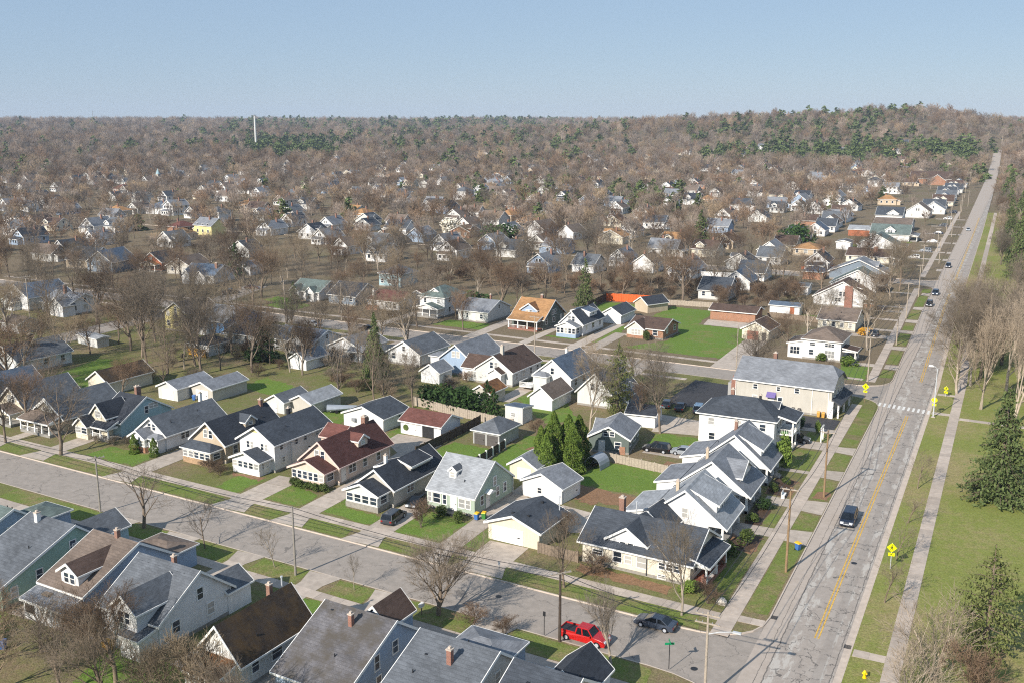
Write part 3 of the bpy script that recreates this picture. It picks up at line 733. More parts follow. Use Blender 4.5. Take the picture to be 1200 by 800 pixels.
def chimney(rt, x, y, z0, z1, w_=.6, mat='chimney', d=None):
    d = d or w_
    m = MB(); m.box(x - w_ / 2, x + w_ / 2, y - d / 2, y + d / 2, z0, z1); c = m.build('chimney', M[mat], rt)
    m = MB(); m.box(x - w_ / 2 - .06, x + w_ / 2 + .06, y - d / 2 - .06, y + d / 2 + .06, z1, z1 + .12); m.box(x - w_ / 4, x + w_ / 4, y - d / 4, y + d / 4, z1 + .12, z1 + .35)
    m.build('chimney_cap', M['kerb'], c)
def vents(rt, pts):
    for x, y, z in pts:
        m = MB(); m.box(x - .16, x + .16, y - .16, y + .16, z - .15, z + .22); m.build('roof_vent', M['darkmetal'], rt)
def pipes(rt, pts):
    for x, y, z0, z1 in pts:
        m = MB(); m.tube([(x, y, z0), (x, y, z1)], [.09, .09], 7); m.tube([(x, y, z1), (x, y, z1 + .12)], [.15, .15], 7); m.build('flue_pipe', M['steel'], rt)
def porch(rt, cx, cy, w_, d, h, kind, rise, wall, roofm, enclosed=True, front='f', nw=5, base=None, trim='trim', oh=.35, gable=None, posts=4):
    """A front porch: enclosed with a row of windows, or open with posts and rail."""
    if enclosed:
        volume(rt, cx, cy, w_, d, .05, h, kind, rise, wall, roofm, oh, 'porch_', trim, gable=gable)
        zs, hh = 1.15, h - 1.15 - .45
        if front in 'fb':
            pl = cy - d / 2 if front == 'f' else cy + d / 2
            for k in range(nw): window(rt, front, cx - w_ / 2 + w_ * (k + .5) / nw, pl, zs, w_ / nw - .32, hh)
            window(rt, 'r', cy, cx + w_ / 2, zs, min(1.4, d - .6), hh); window(rt, 'l', cy, cx - w_ / 2, zs, min(1.4, d - .6), hh)
        else:
            pl = cx + w_ / 2
            for k in range(nw): window(rt, 'r', cy - d / 2 + d * (k + .5) / nw, pl, zs, d / nw - .32, hh)
            window(rt, 'f', cx, cy - d / 2, zs, min(1.4, w_ - .6), hh)
        if base:
            m = MB(); m.box(cx - w_ / 2 - .05, cx + w_ / 2 + .05, cy - d / 2 - .05, cy + d / 2 - .1, 0, .95); m.build('porch_base', M[base], rt)
    else:
        m = MB(); m.box(cx - w_ / 2, cx + w_ / 2, cy - d / 2, cy + d / 2, 0, .5); m.build('porch_floor', M[base or 'porchfloor'], rt)
        r, tr = roof_mesh(cx, cy, w_, d, h, kind, rise, oh); ro = r.build('porch_roof', M['r_' + roofm], rt); tr.build('roof_trim', M[trim], ro)
        if kind in ('gy', 'gx'):
            g = wall_mb(cx, cy, w_, d, h - .3, h, kind, rise); g.build('porch_gable', M[wall], rt)
        else:
            g = MB(); g.box(cx - w_ / 2, cx + w_ / 2, cy - d / 2, cy + d / 2, h - .3, h); g.build('porch_beam', M['trim'], rt)
        for k in range(posts):
            f = k / (posts - 1)
            px, py = (cx - w_ / 2 + .15 + f * (w_ - .3), cy - d / 2 + .15) if front == 'f' else (cx + w_ / 2 - .15, cy - d / 2 + .15 + f * (d - .3))
            m = MB(); m.box(px - .12, px + .12, py - .12, py + .12, .5, h - .3)
            m.box(px - .17, px + .17, py - .17, py + .17, .5, 1.1); m.build('porch_post', M['trim'], rt)
        m = MB()
        if front == 'f': m.box(cx - w_ / 2 + .1, cx + w_ / 2 * .2, cy - d / 2 + .1, cy - d / 2 + .16, 1.25, 1.35)
        else: m.box(cx + w_ / 2 - .16, cx + w_ / 2 - .1, cy - d / 2 + .1, cy + d / 2 * .2, 1.25, 1.35)
        n = 14
        for k in range(n):
            f = k / n * .6
            if front == 'f': x = cx - w_ / 2 + .15 + f * w_; m.box(x, x + .06, cy - d / 2 + .11, cy - d / 2 + .15, .5, 1.25)
            else: y = cy - d / 2 + .15 + f * d; m.box(cx + w_ / 2 - .15, cx + w_ / 2 - .11, y, y + .06, .5, 1.25)
        m.build('railing', M['trim'], rt)
def steps(rt, face, u, plane, w_=1.4, n=3):
    m = MB(); sg = -1 if face in 'fl' else 1
    for k in range(n):
        a, b = sorted((plane, plane + sg * .3 * (n - k)))
        if face in 'fb': m.box(u - w_ / 2, u + w_ / 2, a, b, .15 * k, .15 * (k + 1))
        else: m.box(a, b, u - w_ / 2, u + w_ / 2, .15 * k, .15 * (k + 1))
    m.build('steps', M['concrete'], rt)
HOUSE_FOOT = []
def house(label, x, y, w_, d, h, kind, rise, wall, roofm, rz=-3.4, name='house', cat='house', group=None, oh=.4, trim='trim',
          sides=3, wz=1.35, side_w=.95, front=(), floors=1, auto='rl', cut=None, found=True, gable=None, gw=2, ro=0):
    rt = root(name, label, cat, x, y, GZ, R(rz), group)
    HOUSE_FOOT.append((x, y, max(w_, d) / 2 + 1.5))
    volume(rt, 0, 0, w_, d, 0, h, kind, rise, wall, roofm, oh, '', trim, cut, gable, ro)
    if found:
        m = MB(); m.box(-w_ / 2 - .03, w_ / 2 + .03 - (cut or 0), -d / 2 - .03, d / 2 + .03, -.1, .42); m.build('foundation', M['found'], rt)
    for f in auto:
        pl = {'f': -d / 2, 'b': d / 2, 'r': w_ / 2 - (cut or 0), 'l': -w_ / 2}[f]; ln = w_ if f in 'fb' else d
        for k in range(sides):
            u = -ln / 2 + ln * (k + .5) / sides + rnd.uniform(-.25, .25)
            for fl in range(floors): window(rt, f, u, pl, wz + fl * 2.75, side_w * (1.5 if (k == 1 and fl == 0 and f != 'l') else 1), 1.3 if fl == 0 else 1.2)
    if kind == 'gy' and gw:
        for f, pl in (('f', -d / 2), ('b', d / 2)):
            for k in range(gw): window(rt, f, (k - (gw - 1) / 2) * 1.15, pl, h + min(.45, rise * .15), .75, min(1.3, rise * .42))
    if kind == 'gx' and gw:
        for f, pl in (('r', w_ / 2), ('l', -w_ / 2)):
            for k in range(gw): window(rt, f, ro + (k - (gw - 1) / 2) * 1.5, pl, h + min(.4, rise * .12), .8, min(1.3, rise * .42))
    for q in front: window(rt, *q)
    if name == 'house' and kind in ('gy', 'gx'):
        for k in range(2):          # plumbing vents on the slopes, rain pipes at the corners
            f, u = rnd.uniform(.3, .62), rnd.uniform(-.32, .32); sg = rnd.choice((-1, 1))
            px, py = (sg * w_ / 2 * (1 - f), u * d) if kind == 'gy' else (u * w_, (ro + sg * (d / 2 - sg * ro) * (1 - f)))
            z = h + rise * f
            m = MB(); m.tube([(px, py, z - .1), (px, py, z + .5)], [.07, .07], 6); m.build('roof_pipe', M['darkmetal'], rt)
        for sx, sy in ((-1, -1), (1, 1)) if not cut else ((-1, 1),):
            m = MB(); x_, y_ = sx * (w_ / 2 + .06), sy * (d / 2 - .25); m.box(x_ - .05, x_ + .05, y_ - .05, y_ + .05, .1, h - .1); m.build('downpipe', M['trim'], rt)
    return rt
def dormer(rt, side, u, w_, base, top, kind, wall, roofm, x_in, x_out, nw=1, rise=1.0, oh=.3, wh=None):
    """A dormer whose face stands at x_out (or y_out) on the named side and runs back to x_in."""
    c = (x_in + x_out) / 2; L = abs(x_out - x_in)
    if side in 'rl':
        k = 'gx' if kind == 'g' else ('sx+' if side == 'r' else 'sx-')
        volume(rt, c, u, L, w_, base, top, k, rise, wall, roofm, oh, 'dormer_')
    else:
        k = 'gy' if kind == 'g' else ('sy-' if side == 'f' else 'sy+')
        volume(rt, u, c, w_, L, base, top, k, rise, wall, roofm, oh, 'dormer_')
    wh = wh or min(1.15, top - base - .5)
    for q in range(nw): window(rt, side, u + (q - (nw - 1) / 2) * 1.05, x_out, top - wh - .2, .75, wh)

# ---- cross street, north side, from the corner westwards
# corner bungalow
t = house('cream corner bungalow with charcoal roof and white front gable beside the avenue corner', -38.6, 117.2, 14.6, 9.6, 3.1, 'gx', 2.7, 'ivory', 'charcoal', oh=.55, auto='b', gw=0,
          front=[('f', -5.2, -4.8, 1.5, 1.3, .6), ('f', -2.4, -4.8, 1.1, 1.1, 1.3), ('f', -.9, -4.8, 1.2, .9, 1.0), ('f', .9, -4.8, 1.0, 1.2, 1.4), ('f', 3.6, -4.8, 1.5, .8, .8), ('f', 4.6, -4.8, 1.5, .8, .8), ('f', 5.6, -4.8, 1.5, .8, .8), ('f', 3.6, -4.8, .25, .9, .4)])
dormer(t, 'f', -1.4, 5.2, 3.0, 3.9, 'g', 'white', 'charcoal', 1.5, -4.3, 2, 1.75, .35, .6)
volume(t, -1.5, 5.5, 5.0, 4.5, 0, 3.1, 'gy', 2.2, 'ivory', 'charcoal', .45, 'wing_')
porch(t, 8.2, -.6, 2.2, 7.6, 2.8, 'sx+', .7, 'white', 'charcoal', False, 'r', base='brickred', posts=3)
for yy in (-4.2, 2.8):
    m = MB(); m.box(8.6, 9.25, yy - .35, yy + .35, 0, 1.6); m.build('brick_pier', M['brickred'], t)
window(t, 'r', -2.4, 7.3, 1.3, 1.6, 1.2); window(t, 'r', 2.2, 7.3, 1.3, 1.2, 1.2)
chimney(t, -4.9, 2.2, 4.0, 6.9, .7); pipes(t, [(-3.2, 3.0, 4.5, 6.3)])
m = MB(); m.tube([(1.6, -4.95, .2), (1.6, -4.95, 3.0)], [.06, .06], 6); m.build('downpipe', M['trim_dark'], t)
# cream garage
t = house('cream double garage with wide white door and charcoal roof', -56.4, 117.6, 7.9, 7.8, 2.55, 'gy', 1.5, 'cream', 'charcoal', name='garage', cat='garage', oh=.45, auto='', gw=0, found=False, gable='tan')
door(t, 'f', -.9, -3.9, .02, 4.9, 2.15, 'garagedoor', 'garage_door')
vents(t, [(-.6, -3, 4.0), (.9, 2.6, 3.95), (1.4, -2.2, 3.7)]); pipes(t, [(3.2, 3.4, 2.9, 4.9)])
# sage cape
t = house('sage green cape house with light grey roof and one small white dormer', -69.6, 125.4, 8.3, 11.2, 2.75, 'gx', 4.0, 'sage', 'lightgrey', oh=.12, auto='', gw=1, trim='trim')
for u, w_, h_ in ((-3.6, .55, 1.4), (-2.4, 1.2, 1.4), (-1.0, .55, 1.4), (2.0, 1.1, 1.3), (3.0, .8, 1.3)): window(t, 'f', u, -5.6, 1.1, w_, h_)
for u in (-3.6, .8, 2.9): window(t, 'r', u, 4.15, 1.3, .75, 1.35)
window(t, 'l', 0, -4.15, 1.3); window(t, 'l', 3, -4.15, 1.3)
door(t, 'f', .55, -5.6, .4, 1.0, 2.1); door(t, 'r', -2.0, 4.15, .4, .95, 2.05)
m = MB(); m.prism([(-2.9, 2.75), (-1.1, 2.75), (-1.1, 2.85), (-2, 3.25), (-2.9, 2.85)], 4.17, 5.1, 'x'); m.build('door_hood', M['trim'], t)
m = MB(); m.box(-.3, 1.4, -6.9, -5.65, 0, .35); m.build('steps', M['trim_dark'], t)
dormer(t, 'f', -1.0, 1.25, 4.2, 5.5, 'g', 'white', 'midgrey', -1.6, -3.4, 1, .55, .15)
# dark-roofed grey bungalow with car
t = house('grey bungalow with black roof and enclosed front porch beside the parked dark cars', -81.0, 124.3, 6.4, 13.4, 3.0, 'gy', 2.4, 'greige', 'black', auto='', gw=0, oh=.45)
for u, w_ in ((-2.5, 1.6), (3.6, .9)): window(t, 'r', u, 3.2, 1.3, w_, 1.2)
porch(t, -.5, -8.1, 5.8, 2.9, 2.7, 'gy', 1.25, 'lightgrey', 'black', True, 'f', 4, oh=.4)
m = MB(); m.box(-3.5, 2.5, -9.62, -6.9, 0, .85); m.build('porch_base', M['found'], t)
dormer(t, 'r', 1.4, 5.2, 4.0, 4.6, 's', 'greige', 'black', .0, 2.4, 0, .75)
dormer(t, 'l', -2.2, 3.2, 4.0, 4.6, 's', 'greige', 'black', -2.2, .0, 0, .75)
chimney(t, -.6, -3.4, 4.4, 6.5, .45, 'trim')
window(t, 'l', -2, -3.2, 1.3); window(t, 'l', 2, -3.2, 1.3)
# maroon roof
t = house('pale pink house with maroon roof and matching gabled front porch', -94.4, 128.4, 7.6, 13.2, 3.3, 'gy', 3.2, 'pink', 'maroon', auto='', gw=2, oh=.5, trim='trim_pink')
for u, w_ in ((-3.4, 1.7), (-.2, .9), (3.4, .9)): window(t, 'r', u, 3.8, 1.3, w_, 1.35)
porch(t, -.3, -7.9, 6.6, 2.7, 2.75, 'gy', 1.4, 'pink', 'maroon', True, 'f', 6, trim='trim_pink', oh=.5)
dormer(t, 'r', .6, 2.4, 4.4, 5.4, 'g', 'pink', 'red', .6, 2.9, 1, .8, .25)
volume(t, -3.6, 2.6, 4.0, 4.6, 0, 4.8, 'gx', 1.5, 'pink', 'red', .3, 'wing_', 'trim_pink')
chimney(t, -.2, 5.0, 5.6, 7.6, .8); door(t, 'r', -5.6, 3.8, .4)
pipes(t, [(-4.0, -4.5, 0, 4.2)])
# white two storey with yellow gable
t = house('white two storey house with yellow gable and charcoal roof', -107.1, 128.6, 7.6, 13.6, 4.9, 'gy', 2.3, 'white', 'charcoal', auto='', gw=0, oh=.5, gable='yellow')
for u in (-1.9, -1.0, 1.2, 2.1): window(t, 'f', u, -6.8, 3.5, .6, 1.05)
for u, z in ((-5.2, 3.6), (-4.8, 1.4), (-1.6, 3.5), (.6, 3.6), (1.4, 1.5), (3.6, 3.7), (4.6, 3.7)): window(t, 'r', u, 3.8, z, .65, .8)
for u in (-4, 0, 4): window(t, 'l', u, -3.8, 1.5); window(t, 'l', u, -3.8, 3.7, .8, 1)
porch(t, .1, -8.2, 5.8, 2.8, 2.55, 'gy', 1.2, 'white', 'charcoal', True, 'f', 5, oh=.45, gable='yellow')
door(t, 'r', -8.1, 3.0, .35); chimney(t, -.6, 1.6, 6.4, 8.2, .5, 'darkmetal'); pipes(t, [(4.1, -3.2, .2, 4.2)])
# tan house black roof
t = house('tan gabled house with black roof and hipped glazed front porch', -117.4, 128.4, 7.6, 13.4, 3.5, 'gy', 3.1, 'tan', 'black', auto='r', sides=3, gw=2, oh=.5)
porch(t, -.2, -8.0, 6.4, 2.6, 2.55, 'hip', 1.1, 'tan', 'charcoal', True, 'f', 5, base='stone')
dormer(t, 'r', .4, 2.4, 4.6, 5.5, 'g', 'tan', 'charcoal', .4, 2.7, 1, .9, .25); chimney(t, .2, 5.6, 5.6, 7.6, .6)
# white bungalow
t = house('white bungalow with grey roof and small brick based front porch', -130.6, 128.8, 7.0, 13.6, 3.0, 'gy', 2.6, 'white', 'midgrey', auto='', gw=2, oh=.45)
for u in (-3.2, -2.2): window(t, 'r', u, 3.5, 1.4, .8, 1.3)
porch(t, -1.0, -8.0, 3.6, 2.4, 2.6, 'gy', 1.1, 'white', 'grey', True, 'f', 3, base='brick')
volume(t, 2.0, -7.6, 2.4, 1.8, 0, 2.5, 'hip', .8, 'white', 'grey', .3, 'wing_'); chimney(t, -.8, 5.2, 4.8, 7.0, .5, 'trim'); vents(t, [(-1.2, -3.6, 4.8)])
# teal sided house
t = house('teal sided house with dark roof and cream front gables', -143.0, 129.4, 6.6, 11.6, 3.0, 'gx', 3.4, 'teal', 'black', auto='', gw=1, oh=.3)
window(t, 'r', 1.6, 3.3, 4.1, 1.9, .9)
volume(t, -1.0, -4.6, 4.2, 5.0, 0, 4.0, 'gy', 2.2, 'cream', 'black', .35, 'wing_'); window(t, 'f', -1.0, -7.1, 3.8, 1.3, 1.1)
porch(t, -3.0, -8.0, 3.2, 2.6, 2.6, 'gy', 1.4, 'cream', 'black', True, 'f', 2); porch(t, .9, -7.4, 4.4, 2.2, 2.5, 'sy-', .8, 'cream', 'black', False, 'f', posts=3)
chimney(t, -.4, 1.2, 5.4, 7.6, .6); chimney(t, -3.2, 4, 4, 6.6, .5)
# dark house behind the tree
t = house('tan house with weathered grey roof behind the big leaning street tree', -155.6, 127.4, 9.0, 12.6, 3.0, 'gy', 3.2, 'tan', 'midgrey', auto='r', sides=3, gw=2, oh=.5)
dormer(t, 'f', 0, 3.4, 3.6, 4.6, 'g', 'ivory', 'brown', -3, -6.6, 2, 1.2)
porch(t, 0, -7.8, 8.4, 3.0, 2.6, 'sy-', 1.0, 'white', 'taupe', False, 'f', posts=5)
t = house('cream stucco cottage with a dark grey roof at the street end', -166.6, 128, 8.0, 12, 3.4, 'gy', 3.4, 'cream', 'midgrey', auto='r', gw=2, oh=.5)
porch(t, 0, -7.4, 6.6, 2.8, 2.6, 'gy', 1.2, 'cream', 'taupe', False, 'f')
t = house('blue grey house with slate roof at the far west of the street', -179.5, 130, 8.0, 12, 3.6, 'gy', 3.0, 'bluegrey', 'bluegrey', auto='r', gw=2)
porch(t, 0, -7.4, 6.6, 2.8, 2.6, 'gy', 1.2, 'white', 'bluegrey', True, 'f', 4)
t = house('white house with charcoal roof at the far west of the street', -192, 131, 8.2, 12, 3.6, 'gy', 3.0, 'white', 'charcoal', auto='r', gw=2)
porch(t, 0, -7.4, 6.6, 2.8, 2.6, 'hip', 1.0, 'white', 'charcoal', True, 'f', 4)

# ---- garages and sheds behind them
def garage(label, x0, x1, y0, y1, h, kind, rise, wall, roofm, rz=-3.4, dr=None, name='garage', cat='garage', oh=.35, fw=0, group=None):
    t = house(label, (x0 + x1) / 2, (y0 + y1) / 2, x1 - x0, y1 - y0, h, kind, rise, wall, roofm, rz, name, cat, group, oh, auto='', gw=0, found=False)
    if dr:
        f, u, w_, hh, mt = dr; door(t, f, u, {'f': -(y1 - y0) / 2, 'b': (y1 - y0) / 2, 'r': (x1 - x0) / 2, 'l': -(x1 - x0) / 2}[f], .02, w_, hh, mt, 'garage_door')
    return t
t = garage('white back garage with charcoal roof and a round dish on its front', -109.2, -100.0, 148, 156, 2.5, 'gy', 1.7, 'white', 'charcoal')
m = MB(); m.tube([(.8, -4.1, 2.2), (.8, -4.35, 2.3)], [.55, .5], 14); m.build('dish', M['darkmetal'], t)
window(t, 'r', 1, 4.6, 1.2, .7, .9); m = MB(); m.box(-2.4, -1.6, -4.5, -4.02, 1.2, 1.8); m.build('meter_box', M['metal'], t)
t = garage('long white garage with red brown roof and one open dark bay', -97.0, -88.2, 148.6, 155, 2.5, 'gx', 1.4, 'white', 'red')
m = MB(); m.box(.4, 2.9, -3.26, -3.2, .02, 2.1); m.build('bay_shade_panel', M['darkmetal'], t); door(t, 'f', -1.6, -3.2, .02, 1.4, 2.1, 'door')  # the bay is a solid dark panel, its inner shade given as colour
m = MB(); m.tube([(-3.2, -3.25, 1.3), (-3.2, -3.4, 1.3)], [.55, .55], 14); m.build('wreath', M['box'], t)
garage('small white shed with dark gable roof beside the pale garage', -128.2, -123.8, 149, 156, 2.4, 'gy', 1.2, 'lightgrey', 'midgrey', dr=('f', -.4, 1.6, 1.9, 'door'), name='shed', cat='shed')
garage('pale garage with light metal roof beside the covered boat', -123.8, -118.4, 150.6, 159.4, 2.4, 'gy', 1.3, 'greige', 'lightgrey')
garage('white fronted garage with grey siding, left of a matching pair', -154.6, -149.0, 146.6, 156, 2.6, 'gy', 1.2, 'lightgrey', 'grey', dr=('f', 0, 3.4, 2.1, 'garagedoor'))
garage('white fronted garage with taupe side wall, right of a matching pair', -148.2, -142.2, 149.4, 159, 2.6, 'gy', 1.2, 'greige', 'grey', dr=('f', 0, 3.4, 2.1, 'garagedoor'))
t = garage('cream gabled barn garage with dark mossy roof', -171.4, -165.2, 143.6, 155, 2.8, 'gy', 2.0, 'ivory', 'mossy', oh=.4)
door(t, 'f', 1.8, -5.7, .02, 1.0, 2.0)
t = garage('grey hipped garage with two dark doors at the end of its path', -82.3, -76.9, 149.4, 156.2, 2.5, 'hip', 1.9, 'grey', 'midgrey')
door(t, 'f', -1.3, -3.4, .02, 2.2, 2.0, 'doordark', 'garage_door'); door(t, 'f', 1.3, -3.4, .02, 2.2, 2.0, 'doordark', 'garage_door')
t = garage('tiny pale blue grey garden shed with flat grey roof', -83.2, -79.4, 163.6, 167.4, 2.7, 'sy+', .5, 'lightgrey', 'bluegrey', name='shed', cat='shed', oh=.25)
window(t, 'f', -.1, -1.9, 1.3, .9, .7)
t = garage('tan cottage shaped garage with rusty brown roof', -95.2, -91.0, 172.4, 178.6, 2.5, 'gy', 1.4, 'greige', 'rusty'); window(t, 'f', .2, -3.1, 1.2, .6, .7)
t = garage('white garage with grey roof behind the cream garage', -63.2, -56.2, 130.2, 135.6, 2.5, 'gy', 1.6, 'white', 'grey', rz=-8, dr=('r', 0, 4.2, 2.1, 'garagedoor')); window(t, 'f', -.4, -2.7, 1.0, .7, .8)
garage('small yellow garage with white door beside the tall arborvitae', -68.6, -63.8, 136.6, 143, 2.4, 'gy', 1.4, 'cream', 'grey', dr=('f', .3, 2.5, 2.0, 'garagedoor'))
t = house('weathered grey green outbuilding with grey roof beside the black truck', -59.6, 159.4, 7.0, 8.6, 2.8, 'gy', 1.9, 'darkgreen', 'grey', rz=8, name='outbuilding', cat='outbuilding', oh=.35)
volume(t, -1.6, 1.0, 3.4, 5.0, 0, 2.8, 'gx', 1.6, 'grey', 'grey', .3, 'wing_'); door(t, 'f', -1.2, -4.3, .1); window(t, 'f', 1.6, -4.3, 1, 1.0, 1.1)
m = MB(); m.box(1.9, 2.9, -4.42, -4.0, 0, 1.4); m.build('brick_base', M['brick'], t)
# white hoop shelter
t = root('storage_shelter', 'white arched storage shelter at the end of the picket fence', 'shelter', -58.2, 147.8, GZ, R(-8))
m = MB(); n = 10; prof = [(1.5 * math.cos(math.pi * k / n), 2.1 * math.sin(math.pi * k / n) ** .8) for k in range(n + 1)]
for k in range(n):
    (a, b), (c, d) = prof[k], prof[k + 1]; m.hexa([(a, -1.6, b), (a, 1.6, b), (c, 1.6, d), (c, -1.6, d), (a * 1.03, -1.6, b + .04), (a * 1.03, 1.6, b + .04), (c * 1.03, 1.6, d + .04), (c * 1.03, -1.6, d + .04)])
m.build('cover', M['tarp'], t)
m = MB()
m.f.append(tuple(range(n + 1))); m.v += [(a, 1.55, b) for a, b in prof]; m.mi.append(0); m.build('back_panel', M['white'], t)
for k in (-1.5, 0, 1.5):
    q = MB(); q.tube([(a, k, b) for a, b in prof], [.03] * (n + 1), 5); q.build('hoop', M['steel'], t)
# covered boat
t = root('covered_boat', 'boat under a pale grey tarp on its trailer beside the pale garage', 'boat', -114.9, 155.2, GZ, R(-58))
m = MB(); secs = []
for k in range(7):
    f = k / 6; hw = 1.1 * (1 - f ** 3) + .05; secs.append([(-hw, -2.9 + 5.8 * f, .9), (-hw * .75, -2.9 + 5.8 * f, .45 + .25 * f), (hw * .75, -2.9 + 5.8 * f, .45 + .25 * f), (hw, -2.9 + 5.8 * f, .9), (hw * .5, -2.9 + 5.8 * f, 1.45 - .25 * f), (0, -2.9 + 5.8 * f, 1.6 - .3 * f), (-hw * .5, -2.9 + 5.8 * f, 1.45 - .25 * f)])
for a, b in zip(secs, secs[1:]):
    for j in range(7): m.face([a[j], a[(j + 1) % 7], b[(j + 1) % 7], b[j]])
m.face(secs[0][::-1]); m.face(secs[-1]); m.build('tarp', M['tarp'], t)
m = MB(); m.box(-.9, .9, -2.2, -2.1, .35, .45); m.box(-.06, .06, -2.2, 3.9, .35, .43); m.build('trailer_frame', M['steel'], t)
for sx in (-1, 1):
    m = MB(); m.ring(sx * 1.0, -1.0, .32, .32, .2, 'x'); m.build('wheel', M['tyre'], t)

# ---- avenue, west side, from the corner northwards (side gabled, porch towards the avenue)
def avenue_house(label, y0, y1, roofm, dk, dy0, dy1, ridge=7.2, wall='white', x0=-41.9, x1=-30.9, rear=True, rz=0, dtop=5.4, group=None):
    w_ = x1 - x0; d = y1 - y0; h = 2.9
    t = house(label, (x0 + x1) / 2, (y0 + y1) / 2, w_, d, h, 'gy', ridge - h, wall, roofm, rz, auto='', gw=1, oh=.42, cut=2.2)
    cy = (dy0 + dy1) / 2 - (y0 + y1) / 2
    if dk == 'g': dormer(t, 'r', cy, dy1 - dy0, 3.9, dtop - .5, 'g', wall, roofm, .2, w_ / 2 - 1.6, 2, ridge - dtop - .2, .35)
    else: dormer(t, 'r', cy, dy1 - dy0, 3.6, dtop, 's', wall, roofm, .3, w_ / 2 - 1.5, 2, ridge - dtop - .25, .35)
    for k in (0, .5, 1):
        m = MB(); yy = -d / 2 + .25 + k * (d - .5); m.box(w_ / 2 - .45, w_ / 2 - .15, yy - .15, yy + .15, .4, h - .2); m.box(w_ / 2 - .5, w_ / 2 - .1, yy - .2, yy + .2, 0, 1.1); m.build('porch_post', M['trim'], t)
    m = MB(); m.box(w_ / 2 - 2.2, w_ / 2 - .05, -d / 2 + .05, d / 2 - .05, 0, .45); m.build('porch_floor', M['porchfloor'], t)
    door(t, 'r', .8, w_ / 2 - 2.2, .45); window(t, 'r', -2, w_ / 2 - 2.2, 1.1, 1.7, 1.3); window(t, 'r', 3, w_ / 2 - 2.2, 1.1, 1.2, 1.3); steps(t, 'r', .8, w_ / 2, 1.6)
    for u, z in ((-3.2, 1.2), (-.6, 1.3)): window(t, 'f', u, -d / 2, z, .85, 1.3)
    if rear:
        volume(t, -w_ / 2 - 1.2, 0, 3.6, d - .8, 0, 2.6, 'sx-', .9, wall, roofm, .35, 'wing_')
    return t
t = avenue_house('white house with pale grey roof and wide dormer just north of the corner bungalow', 125.2, 134.0, 'lightgrey', 's', 126.4, 132.9)
chimney(t, -2.2, -.8, 5.0, 7.0, .42, 'tan')
t = avenue_house('white house with grey roof and gabled dormer, second north of the corner bungalow', 138.3, 147.2, 'grey', 'g', 139.8, 145.8)
chimney(t, -2.4, 1.6, 5.0, 7.0, .42, 'tan')
t = avenue_house('white house with grey roof and deep dormer, beside the two storey apartment house', 151.3, 160.0, 'grey', 's', 152.4, 158.8, 7.5)
chimney(t, -1.4, 2.0, 6.0, 7.9, .5)
# two storey hipped apartment house with balcony porch
t = house('white two storey house with hipped charcoal roof and a white balcony porch', -40.3, 172.6, 13.2, 9.6, 5.6, 'hip', 2.6, 'white', 'charcoal', 0, auto='', gw=0, oh=.5)
for u, z in ((-4.4, 3.7), (-4.2, 1.0), (.4, 3.8), (4.6, 3.7)): window(t, 'f', u, -4.8, z, 1.0, 1.15)
for u in (-3, 0, 3): window(t, 'b', u, 4.8, 1.2); window(t, 'b', u, 4.8, 3.8); window(t, 'r', u * .8, 6.6, 3.8, .9, 1.3)
r, tr = roof_mesh(8.1, .6, 2.8, 6.4, 5.3, 'sx+', .7, .3); r.build('porch_roof', M['r_charcoal'], t); tr.build('roof_trim', M['trim'], t)
m = MB(); m.box(6.62, 9.4, -2.6, 3.8, 2.75, 2.95); m.build('balcony_floor', M['trim'], t)
m = MB(); m.box(6.62, 9.4, -2.6, 3.8, 0, .4); m.build('porch_floor', M['porchfloor'], t)
m = MB(); m.box(9.28, 9.38, -2.6, 3.8, 3.75, 3.83); m.box(6.62, 9.38, -2.6, -2.52, 3.75, 3.83)
for k in range(22): m.box(9.3, 9.35, -2.5 + k * .29, -2.44 + k * .29, 2.95, 3.75)
for k in range(9): m.box(6.7 + k * .3, 6.76 + k * .3, -2.58, -2.53, 2.95, 3.75)
m.build('balcony_railing', M['trim'], t)
for yy in (-2.4, .6, 3.6):
    m = MB(); m.box(9.15, 9.37, yy - .11, yy + .11, .4, 5.3); m.build('porch_post', M['trim'], t)
m = MB(); m.box(7.0, 8.4, -2.2, -1.4, 2.96, 3.3); m.build('green_planter', M['greenbin'], t)
door(t, 'r', 0, 6.6, .4); dormer(t, 'r', 2.4, 2.2, 5.6, 6.4, 'g', 'white', 'charcoal', 3.2, 5.8, 1, .7)
chimney(t, -2.2, 1.0, 7.2, 8.9, .6); chimney(t, 2.8, .6, 7.2, 8.5, .4, 'darkmetal'); volume(t, -4.0, 5.2, 3, 2, 0, 4.8, 'hip', 1.0, 'white', 'charcoal', .3, 'wing_')
# large beige apartment building
t = house('large beige two storey apartment building with grey clipped gable roof and purple awning', -37.6, 199.9, 18.9, 11.0, 5.6, 'jerk', 3.3, 'greige', 'grey', -3, name='apartment_building', cat='apartment building', auto='', gw=0, oh=.45)
for u, z, w_, h_ in ((-5.4, 3.9, .8, .9), (-.8, 4.0, .6, .8), (2.8, 4.0, .8, .9), (-5.4, 1.5, .8, 1.0), (-.4, 1.2, .8, 1.5)): window(t, 'f', u, -5.5, z, w_, h_)
door(t, 'f', -2.1, -5.5, .6, .95, 2.05)
m = MB(); m.hexa([(-3.0, -6.5, 2.7), (-1.2, -6.5, 2.7), (-1.2, -5.52, 2.7), (-3.0, -5.52, 2.7), (-3.0, -6.45, 2.8), (-1.2, -6.45, 2.8), (-1.2, -5.52, 3.6), (-3.0, -5.52, 3.6)]); m.build('awning', M['awning'], t)
m = MB(); m.box(-2.9, -1.3, -6.6, -5.55, 0, .6); m.build('steps', M['trim'], t)
for xx in (-9.3, 5.8, 8.9):
    m = MB(); m.box(xx - .06, xx + .06, -5.66, -5.53, .1, 5.4); m.build('downpipe', M['trim'], t)
